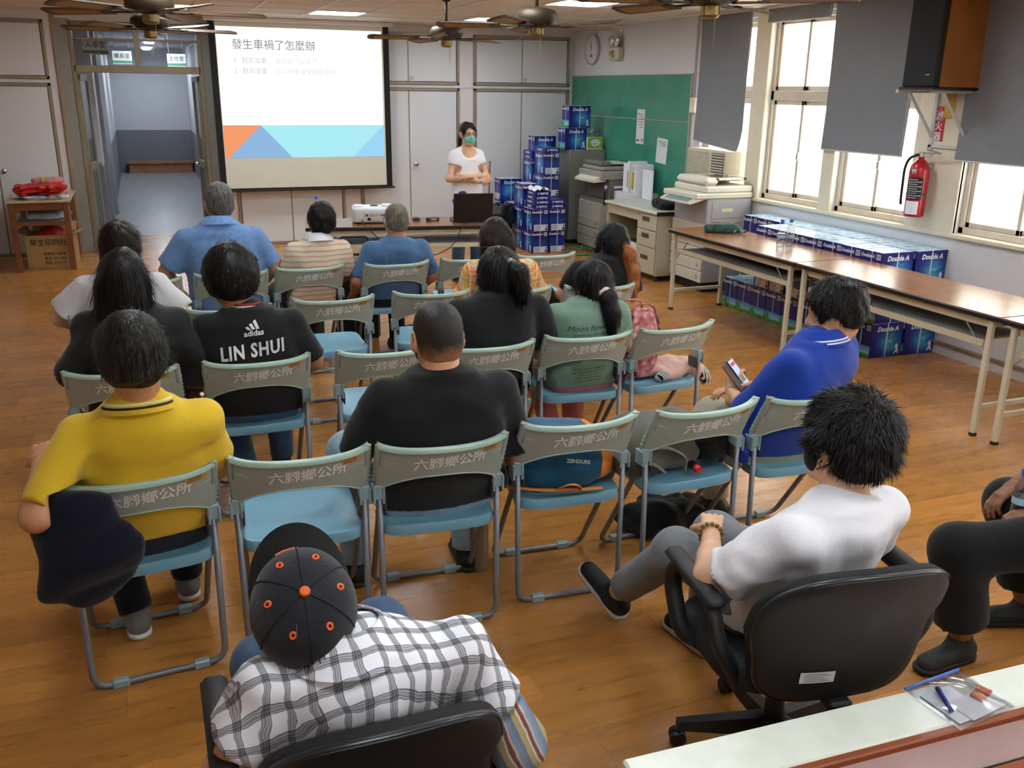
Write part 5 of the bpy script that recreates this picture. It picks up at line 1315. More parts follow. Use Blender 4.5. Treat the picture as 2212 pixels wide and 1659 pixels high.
def ctop_mat():
    t = NT('carton_lid_print'); n = t.noise(t.coord('Object', (4, 10, 1), (0, 0, .5)), 3, 4, .6, 1.5)
    t.set(Base_Color=t.ramp(n, [(.3, lin('2a5fae')), (.45, lin('7db7d6')), (.6, lin('d9e8f0')), (.8, lin('aacfe3'))]), Roughness=.28); return t.m
M_clid = ctop_mat()
def land_mat():
    t = NT('carton_landscape_print'); tc = t.n('ShaderNodeTexCoord'); sp = t.n('ShaderNodeSeparateXYZ'); t.l(tc.outputs['Object'], sp.inputs[0])
    z = t.math('ADD', sp.outputs[2], t.math('MULTIPLY', t.noise(tc.outputs['Object'], 9, 2), .02))
    t.set(Base_Color=t.ramp(t.math('MULTIPLY', z, 10), [(.25, lin('3f8a3c')), (.38, lin('6fae4e')), (.42, lin('9ccfe0')), (.95, lin('4f9ed0'))]), Roughness=.35); return t.m
M_land = land_mat(); M_bush = mat('print_bush_green', '4f9a45', .5)
CL, CW, CHH = .305, .215, .268
def make_carton():
    t = thing('paper_carton', '', 'box'); e = .0012
    MB().cbox(-CL/2, CL/2, -CW/2, CW/2, 0, CHH, .003).build('carton_body', M_cart, t)
    MB().box(-CL/2+.004, CL/2-.004, -CW/2+.004, CW/2-.004, CHH, CHH+.001).build('lid_print', M_clid, t)
    m = MB()   # straps around both ways
    for (a, b) in ((-.0045, .0045),):
        m.box(a, b, -CW/2-e, CW/2+e, -.0005, CHH+.0022)
    m.build('strap', M_strap, t)
    MB().box(-CL/2-e, CL/2+e, -.004, .004, -.0004, CHH+.002).build('strap', M_strap, t)
    for s in (-1, 1):
        m = MB(); txt(m, 'Double A', lambda a, b: (-s*0+a*(1 if s < 0 else -1), s*(CW/2+.0016), b+.222), .052, bold=.0022, shear=.22, sx=1.0); m.build('lettering', M_cprt, t)
        m = MB(); txt(m, 'a', lambda a, b: ((.105+a)*(1 if s < 0 else -1), s*(CW/2+.0016), b+.085), .062, bold=.004, shear=.15); txt(m, 'A', lambda a, b: ((.108+a)*(1 if s < 0 else -1), s*(CW/2+.0016), b+.042), .062, bold=.004, shear=.15); m.build('logo', M_cprt, t)
        # short ends: lettering left, barcode right, label or landscape below
        m = MB(); txt(m, 'Double A', lambda a, b: (s*(CL/2+.0016), (a-.042)*(1 if s > 0 else -1), b+.232), .036, bold=.0016, shear=.22); m.build('lettering', M_cprt, t)
        q = lambda a, b: (s*(CL/2+.0014), a*(1 if s > 0 else -1), b)
        MB().add([q(.048, .212), q(.095, .212), q(.095, .254), q(.048, .254)], [(0, 1, 2, 3)]).build('barcode_label', M_cprt, t)
        m = MB()
        for k in range(7): m.add([(s*(CL/2+.002), y_*(1 if s > 0 else -1), z_) for y_, z_ in ((.052+.0058*k, .217), (.0548+.0058*k, .217), (.0548+.0058*k, .249), (.052+.0058*k, .249))], [(0, 1, 2, 3)])
        m.build('barcode', M_ink, t)['kind'] = 'stuff'
        if s < 0:
            MB().add([q(-.106, .002), q(.106, .002), q(.106, .092), q(-.106, .092)], [(0, 1, 2, 3)]).build('landscape_print', M_land, t)
            MB().add([(s*(CL/2+.0019), .07+.035*math.cos(k*PI/6), .03+.05*math.sin(k*PI/6)*(1+.2*math.sin(k*2.3))) for k in range(12)], [tuple(range(12))]).build('bush_print', M_bush, t)
        else:
            MB().add([q(-.085, .006), q(.10, .006), q(.10, .082), q(-.085, .082)], [(0, 1, 2, 3)]).build('white_label', M_cprt, t)
            MB().add([(s*(CL/2+.0019), a, b) for a, b in ((-.078, .012), (.0, .012), (.0, .076), (-.078, .076))], [(0, 1, 2, 3)]).build('label_print', mat('label_grey_print', 'b9c2d2', .5), t)
            MB().add([(s*(CL/2+.0019), a, b) for a, b in ((.066, .012), (.095, .012), (.095, .04), (.066, .04))], [(0, 1, 2, 3)]).add([(s*(CL/2+.0019), a, b) for a, b in ((.072, .05), (.09, .05), (.09, .074), (.078, .07))], [(0, 1, 2, 3)]).build('label_icon', mat('label_navy_print', '26356b', .5), t)['kind'] = 'stuff'
    return t
carton0 = make_carton(); _first = [True]
ORD = ['first', 'second', 'third', 'fourth', 'fifth', 'sixth', 'seventh', 'eighth', 'ninth', 'tenth', 'eleventh']
def carton(x, y, z, rz, lab, grp):
    if _first[0]:
        _first[0] = False; o = carton0; o.location = (x, y, z); o.rotation_euler = (0, 0, rz); o['label'] = lab; o['group'] = grp; return o
    return dup(carton0, lab, (x, y, z), rz, grp)
GW = 'cartons stacked along the window wall'; LAY = ['bottom', 'middle', 'top']
CZ = CHH+.0025
for k in range(9):
    for lay in range(3):
        if k >= (9, 7, 7)[lay]: continue
        y = 5.225+CW/2+k*(CW+.004)+random.uniform(-.002, .002)
        carton(5.03+CL/2+random.uniform(-.006, .004)+(.012 if lay == 1 else 0), y, lay*CZ, PI if lay == 1 and k > 3 else 0, 'blue paper carton in the %s layer beside the long tables, %s from the near end' % (LAY[lay], ORD[k]), GW)
for k in range(10):
    for lay in range(3):
        y = 5.21+CW/2+k*(CW+.004)
        carton(5.343+CL/2-.0+random.uniform(-.002, .001), y, lay*CZ, 0, 'blue paper carton in the %s layer against the window wall, %s from the near end' % (LAY[lay], ORD[k]), GW)
GF = 'cartons piled in the far corner'; NF = -PI/2
def col(x, y, n, rz, desc, z0=0):
    for k in range(n): carton(x, y, z0+k*CZ, rz, 'blue carton %s, %s from floor' % (desc, ORD[k] if z0 == 0 else ORD[k+2]), GF)
col(4.48, 10.485, 2, NF, 'in the front left column of the corner pile')
col(4.71, 10.485, 2, NF, 'in the front right column of the corner pile')
col(4.48, 10.80, 3, NF, 'in the second row of the corner pile, left side')
col(4.48, 11.11, 2, NF, 'in the third row of the corner pile, left side')
col(4.755, 10.81, 2, NF, 'in the tall middle column of the corner pile')
col(4.755, 10.81, 2, NF, 'in the tall middle column of the corner pile', 2*CZ+.108)
col(4.735, 11.14, 4, NF, 'in the column just behind the tall middle column')
col(4.96, 11.44, 5, PI, 'in the column behind the grey cabinet edge')
col(4.50, 11.48, 3, PI, 'in the back left column beside the black bin bag')
carton(5.215, 11.05, 1.2, 0, 'blue paper carton lying directly on the grey metal cabinet', GF)
carton(5.27, 11.07, 1.2+CZ, 0, 'topmost blue paper carton of the corner pile, above the cabinet', GF)
# single reams
def make_ream():
    t = thing('paper_ream', '', 'paper ream'); MB().cbox(-.105, .105, -.149, .149, 0, .052, .004).build('wrapper', mat('ream_blue_wrapper', '1a1f80', .3, var=.2, vs=5), t)
    for s in (-1, 1):
        m = MB(); txt(m, 'Double A', lambda a, b: (-a*(1 if s < 0 else -1), s*.1505, -b+.026), .036, bold=.0016, shear=.22); m.build('lettering', M_cprt, t)
        m = MB(); txt(m, 'Double A', lambda a, b: (s*.1065, -(a)*(1 if s > 0 else -1), -b+.026), .036, bold=.0016, shear=.22); m.build('lettering', M_cprt, t)
    return t
ream0 = make_ream(); _r = [True]
def ream(x, y, z, rz, lab):
    if _r[0]: _r[0] = False; o = ream0; o.location = (x, y, z); o.rotation_euler = (0, 0, rz); o['label'] = lab; o['group'] = 'loose reams on the corner pile'
    else: o = dup(ream0, lab, (x, y, z), rz, 'loose reams on the corner pile')
    return o
for k in range(4): ream(4.50+.004*k, 10.49, 2*CZ+k*.0525, random.uniform(-.03, .03), 'blue paper ream in the stack of four under crumpled paper, %s from below' % ORD[k])
for k in range(2): ream(4.715, 10.49, 2*CZ+k*.0525, random.uniform(-.03, .03), 'blue paper ream on the front right column, %s from below' % ORD[k])
for k in range(2): ream(4.755, 10.81, 2*CZ+k*.0525, 0, 'blue paper ream sandwiched inside the tall middle column, %s from below' % ORD[k])
ream(4.755, 10.80, 4*CZ+.108, .05, 'glossy blue paper ream on top of the tall middle column')
for k in range(2): ream(4.735, 11.14, 4*CZ+k*.0525, 0, 'blue paper ream behind the tall middle column top, %s from below' % ORD[k])
pz = 2*CZ+4*.0525; m = MB()
def crum(u, v):
    x = (u-.5)*.24; y = (v-.5)*.30; return (4.51+x, 10.49+y, pz+.004+.06*abs(math.sin(9*u+2*v))*abs(math.sin(7*v+u*3))*(.4+.6*(1-abs(2*u-1))))
m.grid(crum, 12, 12); tag(m.build('crumpled_paper', mat('white_paper', 'e3e3ec', .7, var=.02)), 'crumpled white paper lying on the stack of four reams', 'paper')
# ================================================================ machines and cabinets on the right
M_cab = mat('grey_metal_cabinet', '8f8f88', .45, .15, var=.04); M_cop = mat('copier_grey', '9a978e', .5, var=.03); M_copd = mat('copier_dark_grey', '6d6a63', .5, var=.03); M_copl = mat('copier_ivory', 'd6d3c4', .45, var=.02); M_copv = mat('copier_lilac_grey', 'a9a8ae', .5, var=.02)
t = thing('metal_cabinet', 'tall grey metal cabinet in the corner with cartons on top', 'cabinet', (5.12, 10.9, 0))
MB().cbox(0, .5, 0, .6, .05, 1.2, .006).build('body', M_cab, t); MB().box(.02, .48, .02, .58, 0, .05).build('plinth', M_black, t)
for k in range(6): MB().cbox(-.004, 0, .36, .52, 1.0+.022*k, 1.012+.022*k, .002).build('vent_slat', M_copd, t)
# copier 1
t = thing('photocopier', 'grey photocopier standing next to the metal cabinet', 'photocopier', (5.13, 10.0, 0))
MB().cbox(.0, .5, .0, .62, .06, .30, .008).build('base', M_cop, t)
for k in range(3): 
    d = MB().cbox(-.012, .0, .01, .61, .07+.12*k, .18+.12*k, .006).build('paper_tray', M_cop, t); MB().lathe([(0, 0), (.018, 0), (.016, .006), (0, .007)], n=12, M=T(-.012, .10, .125+.12*k) @ RY(-PI/2)).build('tray_button', M_copd, d)
MB().cbox(.0, .5, .0, .62, .30, .62, .008).build('lower_body', M_cop, t)
MB().cbox(.02, .5, .0, .62, .62, .66, .004).cbox(.10, .5, .0, .60, .66, .90, .01).build('upper_body', M_copd, t)
MB().cbox(-.02, .5, -.01, .62, .90, 1.0, .012).build('scanner_deck', M_cop, t)
MB().add([(-.10, .02, .90), (-.10, .55, .90), (.06, .55, .97), (.06, .02, .97), (-.10, .02, .87), (-.10, .55, .87), (.06, .55, .88), (.06, .02, .88)], [(0, 1, 2, 3), (7, 6, 5, 4), (0, 4, 5, 1), (3, 2, 6, 7), (0, 3, 7, 4), (1, 5, 6, 2)]).build('control_panel', M_copl, t)
MB().cbox(.02, .49, .06, .60, 1.0, 1.05, .015).build('document_cover', M_cop, t)
MB().cbox(.02, .18, .10, .56, 1.05, 1.11, .02).build('document_feeder', M_copd, t)
MB().cbox(.14, .46, .12, .54, 1.075, 1.088, .004, M=T(0, 0, 0)).build('feeder_tray', M_copl, t)
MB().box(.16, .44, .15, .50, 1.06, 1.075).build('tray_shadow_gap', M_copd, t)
MB().cbox(.16, .28, -.012, -.009, .80, .83, .001).build('white_sticker', M_cprt, t); MB().cbox(.03, .07, -.012, -.0095, .80, .84, .001).build('blue_sticker', mat('pale_blue_sticker', 'aac4de', .5), t); MB().cbox(.13, .44, -.004, 0, .36, .60, .002).build('side_door', M_copd, t); MB().cbox(.20, .34, -.007, -.003, .555, .585, .002).build('door_handle', mat('handle_dark', '4b4943', .5), t); MB().cbox(.03, .06, -.004, 0, .60, .76, .001).build('grille', M_black, t)
# copier 2
t = thing('photocopier', 'ivory and lilac photocopier under the window at the end of the long tables', 'photocopier', (5.10, 7.68, 0))
MB().cbox(.0, .52, .0, .60, .10, .93, .008).build('body', M_copv, t); MB().box(.03, .5, .03, .57, .0, .10).build('plinth', M_black, t)
for k in range(5):
    d = MB().cbox(-.016, .0, .005, .595, .10+.118*k, .212+.118*k, .006).build('paper_tray', M_copl, t); MB().lathe([(0, 0), (.020, 0), (.018, .006), (0, .007)], n=14, M=T(-.016, .075, .155+.118*k) @ RY(-PI/2)).build('tray_button', M_copv, d)
MB().cbox(-.14, .52, -.01, .61, .93, .985, .01).build('scanner_deck', M_copl, t)
MB().add([(-.20, .0, .90), (-.20, .56, .90), (-.02, .56, .99), (-.02, .0, .99), (-.20, .0, .885), (-.20, .56, .885), (-.02, .56, .93), (-.02, .0, .93)], [(0, 1, 2, 3), (7, 6, 5, 4), (0, 4, 5, 1), (3, 2, 6, 7), (0, 3, 7, 4), (1, 5, 6, 2)]).build('control_panel', M_copl, t)
MB().add([(-.19, .06, .9065), (-.19, .5, .9065), (-.05, .5, .9765), (-.05, .06, .9765)], [(0, 1, 2, 3)]).build('panel_screen', mat('panel_teal', '6f9092', .3), t)
MB().cbox(-.02, .52, .0, .60, .985, 1.05, .014).build('document_cover', M_copl, t)
MB().cbox(-.02, .14, .03, .58, 1.05, 1.13, .03).build('document_feeder', M_copl, t)
fr = MB()
for a in ((.12, .48, .06, .10), (.12, .48, .50, .54), (.12, .16, .06, .54), (.44, .48, .06, .54)): fr.cbox(a[0], a[1], a[2], a[3], 1.10, 1.125, .006)
fr.build('feeder_tray', M_copl, t); MB().box(.16, .44, .10, .5, 1.098, 1.104).build('tray_floor', M_copd, t); MB().cbox(.2, .26, .2, .4, 1.05, 1.10, .01).build('tray_stand', M_copd, t)
MB().cbox(.06, .48, -.004, 0, .74, .90, .002).build('side_panel', M_copv, t); MB().cbox(.17, .30, -.007, -.004, .80, .835, .001).build('sticker', mat('cream_sticker', 'd9cfa8', .5), t)
for x in (.13, .36):
    f = MB().cbox(x-.045, x+.045, -.008, -.003, .60, .70, .012).build('filter_cover', mat('filter_brown', '8f7f74', .6), t); MB().cbox(x-.024, x+.024, -.011, -.008, .622, .678, .006).build('filter_centre', mat('filter_blue', 'a3adb6', .5), f)
# desk
M_desk = mat('desk_ivory_metal', 'bdb8a2', .45, .1, var=.03)
t = thing('office_desk', 'ivory metal office desk with three drawers between the photocopiers', 'desk', (4.93, 8.30, 0))
MB().cbox(-.03, .66, -.03, 1.18, .70, .735, .012).build('desktop', mat('desk_top_grey_green', 'c3c6b6', .35, var=.03), t); MB().cbox(-.036, .3, -.036, -.02, .697, .738, .006).build('edge_damage', M_black, t)
MB().cbox(.0, .6, .0, .42, .06, .70, .004).build('pedestal', M_desk, t)
for z0, z1 in ((.07, .34), (.35, .52), (.53, .69)):
    d = MB().cbox(-.014, .0, .012, .408, z0, z1, .004).build('drawer', M_desk, t); MB().cbox(-.020, -.012, .15, .30, (z0+z1)/2+.01, (z0+z1)/2+.055, .003).build('handle', mat('handle_brown', '4a3f34', .5), d)
MB().cbox(-.016, -.012, .34, .405, .665, .685, .001).build('orange_sticker', mat('orange_red_tape', 'd9683c', .5), t)
MB().cbox(.0, .6, 1.12, 1.15, .0, .70, .004).build('side_panel', M_desk, t); MB().cbox(.0, .03, .42, 1.12, .60, .70, .004).build('apron', M_desk, t); MB().cbox(.55, .58, .42, 1.12, .2, .70, .004).build('back_panel', M_desk, t)
for x, y in ((.04, .04), (.56, .04), (.04, .38), (.56, .38)): MB().cyl(x, y, 0, .06, .022, .018, 10).build('foot', M_rub, t)
t = thing('product_box', 'white and black product carton on the floor under the desk', 'box', (4.97, 8.80, 0)); MB().cbox(0, .38, 0, .32, 0, .34, .004).build('carton', mat('carton_dark', '2a2422', .6), t); MB().cbox(-.003, .0, .0, .32, .03, .34, .001).cbox(.0, .36, -.003, 0, .03, .34, .001).build('printed_front', M_cprt, t); MB().cbox(-.005, -.003, .16, .28, .18, .30, .001).build('picture', mat('print_slate', '5a5560', .5), t); MB().cbox(.0, .16, -.005, -.003, .03, .08, .001).build('red_band', mat('print_red', 'a8403a', .5), t)
S = SDF((-.3, -.2, 0), (.3, .2, .14), .008); S.ell((0, 0, .04), (.23, .12, .05), .01, p=3); S.folds(.005, 60, 3); S.half((0, 0, .001), (0, 0, -1))
tag(link('laptop_bag', np_mesh('laptop_bag', [S.mesh(1)], C_pblk), None, (5.20, 8.62, .735), (0, 0, 1.2)), 'flat black fabric bag lying on the ivory desk', 'bag')
# binders and catalogue boxes against the board, on top of a low white box
t = thing('archive_shelf', 'low white cupboard behind the desk holding catalogue boxes', 'cupboard', (5.28, 9.16, 0)); MB().cbox(0, .36, .36, .80, 0, .78, .004).build('body', M_door, t); MB().cbox(-.004, .0, .38, .78, .05, .75, .002).build('door', M_door, t); MB().cbox(-.012, -.003, .40, .415, .4, .5, .002).build('handle', M_steel, t)
def binder(x, y, z, w, d, h, lab, txtv, yel=True, rz=0.0):
    t = thing('catalogue_box', lab, 'binder', (x, y, z), rz); MB().cbox(0, d, 0, w, 0, h, .003).build('case', M_cprt, t)
    if yel:
        MB().cbox(-.002, 0, w*.18, w*.82, h*.15, h*.72, .0008).build('yellow_label', mat('yellow_label', 'd9c33a', .5), t); m = MB(); txt(m, txtv, lambda a, b: (-.003, w*.5+b, h*.435+a), min(.055, w*.55)); m.build('lettering', M_ink, t)
    return t
binder(5.33, 9.55, .78, .10, .24, .33, 'wide white catalogue box with a yellow upright label', 'GUANG YING'); binder(5.33, 9.70, .78, .05, .24, .36, 'narrow white catalogue box with a yellow spine label', 'GUANG YING'); binder(5.36, 9.78, .78, .12, .02, .33, 'blank white panel standing behind the catalogue boxes', '', False); binder(5.40, 9.28, .735, .22, .02, .33, 'blank grey-white board leaning by the window end of the desk', '', False)
def paper(lab, x, y, z, w, h, lines, tilt=0.0, bx=.018):
    t = thing('notice_sheet', lab, 'paper', (XR-bx, y, z)); MB().box(-.0015, 0, -w/2, w/2, -h/2, h/2, M=RX(tilt)).build('sheet', mat('white_paper2', 'dde1e6', .7, var=.01), t)
    m = MB()
    for k in range(lines): m.box(-.0022, -.0015, -w*.36, w*(.36-.12*(k % 3)), h*.36-h*.075*k-.004, h*.36-h*.075*k+.004, M=RX(tilt))
    o = m.build('printed_lines', mat('faded_ink', '7a7c80', .7), t); o['kind'] = 'stuff'
    return t
t = paper('white notice sheet taped to the middle of the green board', 0, 10.03, 1.52, .19, .40, 6); MB().box(-.003, -.0015, .03, .06, .13, .16).build('orange_logo', mat('print_orange', 'd98a4a', .5), t); MB().box(-.003, -.0015, .02, .075, -.17, -.15).box(-.003, -.0015, -.07, -.045, -.17, -.14).build('dark_logo', M_ink, t)
paper('white paper sheet standing above the catalogue boxes', 0, 9.50, 1.27, .24, .28, 3, .06)
# tissue box with plastic bag on the cabinet
t = thing('tissue_box', 'green and white tissue box on the grey cabinet', 'tissue box', (5.37, 10.92, 1.2)); MB().cbox(0, .22, 0, .12, 0, .155, .004).build('carton', mat('tissue_white', 'd9dfc8', .5), t); MB().cbox(.001, .219, -.002, 0, .02, .152, .001).build('green_print', mat('tissue_green', '86b83e', .5), t)
MB().add([(.10+.085*math.cos(a)*(1 if math.cos(a) > -.2 else .6), -.0028, .085+.045*math.sin(a)) for a in [2*PI*i/18 for i in range(18)]], [tuple(range(18))[::-1]]).build('white_bird_print', M_cprt, t); MB().lathe([(0, -.001), (.008, 0), (0, .001)], n=8, M=T(.10, -.004, .07) @ RX(PI/2)).build('dot_print', M_ink, t)
S = SDF((-.12, -.1, 0), (.12, .1, .15), .007); S.ell((0, 0, .05), (.085, .055, .06), .01); S.folds(.012, 50, 8); S.half((0, 0, .004), (0, 0, -1)); tag(link('plastic_bag', np_mesh('plastic_bag', [S.mesh(1)], clear_mat('hazy_plastic', (.80, .84, .82, 1), .06, .25)), None, (5.49, 10.98, 1.356)), 'crumpled clear plastic bag on top of the green tissue box', 'bag')
# bin with black liner and broom
t = thing('waste_bin', 'red waste bin lined with a black bag beside the cartons', 'bin', (4.16, 10.95, 0)); MB().lathe([(0, 0), (.13, 0), (.17, .40), (.165, .40), (.125, .01), (0, .01)], n=20).build('bin', mat('bin_red', '7a2a22', .5), t, smooth=40)
S = SDF((-.26, -.26, .2), (.26, .26, .62), .012); S.torso([(.24, 0, 0, .165, .165), (.34, 0, 0, .20, .20), (.44, 0, 0, .205, .20), (.53, 0, 0, .165, .165)], .02, 2); S.ell((0, 0, .56), (.14, .14, .13), .02, 'cut'); S.folds(.010, 42, 12); link('liner', np_mesh('liner', [S.mesh(1)], mat('black_bin_liner', '121314', .35)), t)
t = thing('broom', 'broom with a red handle leaning on the cupboard behind the bin', 'broom', (4.28, 11.35, 0)); MB().tube([(-.17, -.15, .06), (.0, .24, 1.02)], .011, 8).build('handle', mat('broom_red', '9c2f28', .45), t); MB().cbox(-.28, -.06, -.19, -.11, 0, .07, .01).build('bristles', mat('broom_bristles', '5a4a3a', .8), t)
for i, (cx, cy, rr) in enumerate(((5.0, 10.1, .11),)):
    pts = [(cx+(rr+.006*k)*math.cos(k*.7)+(.07*math.sin(k*.23)), cy+(rr*.7)*math.sin(k*.7), .008+.10*abs(math.sin(k*.35))*(k % 9 < 4)) for k in range(40)]+[(5.0-.06*k, 9.95-.10*k+.05*math.sin(k*1.3), .008) for k in range(10)]
    tag(MB().tube(pts, .006, 6).build('hose', mat('green_hose', '3d7a5c', .45), smooth=True), 'thin green hose coiled on the floor by the corner cartons', 'hose')
# ================================================================ air conditioner, blinds, wall fittings
t = thing('air_conditioner', 'beige window air conditioner under the first grey blind', 'air conditioner', (5.50, 8.02, 1.06)); MB().cbox(0, .34, 0, .72, 0, .30, .01).build('case', mat('ac_beige', 'cfc9b2', .5), t)
for k in range(13): MB().cbox(-.006, .002, .29, .70, .02+.02*k, .030+.02*k, .002).build('grille_slat', mat('ac_slat', 'b9b49e', .5), t)
MB().box(-.001, .0, .02, .25, .03, .27).build('vent_recess', mat('ac_dark', '6b675a', .6), t)
for k in range(9): MB().cbox(-.010, .002, .03, .245, .035+.027*k, .045+.027*k, .002).build('louvre', mat('ac_louvre', 'ddd8c6', .5), t)
def blind(lab, y0, y1, zb, zt=2.69, bow=0.0, seed=1):
    t = thing('roller_blind', lab, 'blind', (XR-.055, 0, 0), 0, 'grey roller blinds'); m = MB(); nu, nv = 12, 24; rg = random.Random(seed)
    def fn(u, v): 
        z = zt+(zb-zt)*v; y = y0+(y1-y0)*u
        return (.012*math.sin(PI*v)-bow*(v**3)*(1-u)*.9*math.sin(6*v+2*u)*.5-bow*.5*v*v*(1-u), y+bow*.35*v*v*(u-.3)*.4, z+bow*.45*v*(u-.5))
    A = MB(); A.grid(fn, nu, nv); N = len(A.v); A.add([(x+.0015, y, z) for x, y, z in A.v], [tuple(i for i in f[::-1]) for f in A.f])
    A.build('fabric', mat('blind_grey_fabric', '7f8288', .8, var=.03, bump=.15, bs=500), t, smooth=True)
    MB().tube([(0, y0-.01, zt), (0, y1+.01, zt)], .022, 10).build('roller', M_alu, t)
    p0, p1 = fn(0, 1), fn(1, 1); MB().tube([p0, p1], .006, 6).build('hem_bar', M_alu, t)
    MB().tube([(-.012, y0-.005, zt), (-.012, y0-.012, zb-.45), (-.012, y0+.01, zb-.50), (-.004, y0+.02, zb-.45), (-.004, y0+.005, zt)], .0015, 5).build('pull_cord', mat('cord_white', 'd6d2c6', .6), t)
blind('grey roller blind in front of the air conditioner, rumpled at the bottom', 7.90, 8.78, 1.40, 2.69, .16, 3)
blind('grey roller blind rolled almost fully up', 6.78, 7.66, 2.55)
blind('long grey roller blind left of the wall speaker', 5.76, 6.72, 1.46)
blind('grey roller blind right of the fire extinguisher at the picture edge', 4.15, 5.24, 1.47)
blind('grey roller blind beyond the right picture edge', 3.08, 4.08, 1.47)
# wall speaker on bracket
t = thing('wall_speaker', 'large wood and black loudspeaker mounted high between the windows', 'loudspeaker', (5.22, 5.30, 1.96))
sp_ = sup(4, 1, 1, 2)
MB().prism([(.03, -.155), (.41, -.155), (.41, .155), (.03, .155)], .02, .66).build('cabinet', floor_wood('speaker_veneer', '96602f', 2), t)
MB().cbox(-.02, .03, -.155, .155, .02, .66, .012).build('grille', mat('speaker_grille_black', '141518', .8, bump=.3, bs=500), t)
MB().cbox(-.03, .42, -.165, .165, 0, .022, .006).build('base_plate', M_blackp, t)
MB().cbox(-.0215, -.0205, -.10, -.06, .10, .107, .0004).build('badge', M_steel, t)
t2 = thing('speaker_bracket', 'white steel bracket holding up the wall speaker', 'bracket', (XR, 5.36, 0))
for y in (-.16, .16):
    MB().cbox(-.03, .0, y-.018, y+.018, 1.48, 2.0, .003).build('rail', mat('bracket_white', 'c9c9c4', .4), t2); MB().cbox(-.42, 0, y-.015, y+.015, 1.94, 1.965, .003).build('arm', _M['bracket_white'], t2); MB().tube([(-.30, y, 1.945), (-.02, y, 1.62)], .012, 6).build('strut', _M['bracket_white'], t2)
MB().cbox(-.03, 0, -.18, .18, 1.545, 1.57, .003).build('crosspiece', _M['bracket_white'], t2)
tag(MB().cbox(XR-.03, XR-.002, 5.34, 5.44, 1.76, 1.95, .02).build('yellow_tag', mat('tag_yellow', 'cda640', .6)), 'yellow tag hanging under the wall speaker', 'tag')
# extinguisher with sign
t = thing('fire_extinguisher', 'red fire extinguisher hanging on the pier between windows', 'fire extinguisher', (XR-.11, 5.50, 1.03))
MB().lathe([(0, 0), (.066, 0), (.074, .01), (.074, .34), (.066, .385), (.035, .42), (.022, .43), (.022, .45), (0, .45)], n=24).build('cylinder', mat('extinguisher_red', 'b01822', .25, var=.03), t, smooth=35)
MB().cyl(0, 0, .445, .48, .022, .018, 12).build('valve', M_steel, t, smooth=40)
MB().cbox(-.012, .012, -.11, .03, .50, .512, .003, M=RX(.15)).cbox(-.010, .010, -.12, .02, .475, .485, .003).build('lever', M_steel, t)
MB().tube(arc([(-.02, .01, .465), (-.05, .07, .44), (-.055, .10, .36), (-.05, .10, .12), (-.048, .095, .08)], .04, 4), .011, 8).build('hose', M_blackp, t, smooth=True)
def wrap(a0, a1, z0, z1, r=.0748): return MB().grid(lambda u, v: (r*math.cos(a0+(a1-a0)*u), r*math.sin(a0+(a1-a0)*u), z0+(z1-z0)*v), 8, 1)
wrap(PI*.90, PI*1.42, .13, .30).build('black_label', mat('label_black', '1b1b1d', .4), t); wrap(PI*.92, PI*1.35, .02, .12).build('white_label', M_cprt, t)
m = MB()
for k in range(9): m.grid(lambda u, v: (.0753*math.cos(PI*(.94+.44*u*(.7+.3*(k % 2)))), .0753*math.sin(PI*(.94+.44*u*(.7+.3*(k % 2)))), .142+.017*k+.007*v), 6, 1)
m.build('label_print', mat('label_silver_print', 'a9a9a9', .5), t)['kind'] = 'stuff'
wrap(PI*.98, PI*1.16, .325, .36, .0735).build('round_seal', mat('seal_pale', 'b9c9c6', .5), t); MB().lathe([(.0742, .17), (.0765, .17), (.0765, .178), (.0742, .178)], n=20).build('band', M_black, t); MB().cbox(.06, .11, -.03, .03, .36, .40, .004).build('hook', M_steel, t)
t = thing('extinguisher_sign', 'red vertical sign with white characters above the fire extinguisher', 'sign', (XR-.012, 5.47, 1.72)); MB().cbox(-.006, 0, -.05, .05, -.125, .125, .002).build('plate', mat('sign_red', 'c5282c', .45), t)
m = MB()
for k, ch in enumerate('滅火器'): txt(m, ch, lambda a, b: (-.0075, -a, b+.055-.075*k), .072, bold=.0012)
m.build('lettering', M_cprt, t); MB().lathe([(0, 0), (.02, 0), (.02, .001), (0, .001)], n=16, M=T(-.006, 0, .10) @ RY(-PI/2)).build('round_emblem', mat('sign_pale_red', 'd9696a', .5), t)
# clock, emergency light, switch box, conduit
t = thing('wall_clock', 'round white wall clock above the green board', 'clock', (XR, 11.4, 2.435)); MC = RY(-PI/2)
MB().lathe([(0, 0), (.185, 0), (.19, .01), (.19, .04), (.178, .048), (.172, .036), (0, .036)], n=40, M=MC).build('case', mat('clock_rim', 'b9b9bd', .3, .3), t, smooth=35); MB().lathe([(.172, .037), (0, .0375)], n=40, M=MC).build('dial', mat('clock_dial', 'dfe0e4', .5, var=.01), t)
m = MB()
for k in range(1, 13):
    a = k*PI/6; txt(m, str(k), lambda x, y: (-.0385, -(.135*math.sin(a)+x), .135*math.cos(a)+y), .045)
m.build('numerals', mat('clock_numeral', '6a6a70', .6), t); MB().box(-.041, -.0395, -.003, .003, 0, .085, M=RX(.10)).build('hour_hand', M_ink, t); MB().box(-.043, -.0415, -.002, .002, -.05, .125, M=RX(-.2)).build('minute_hand', M_ink, t); MB().box(-.039, -.038, -.035, .035, -.095, -.06).build('day_window', mat('lcd', '6f7062', .4), t)
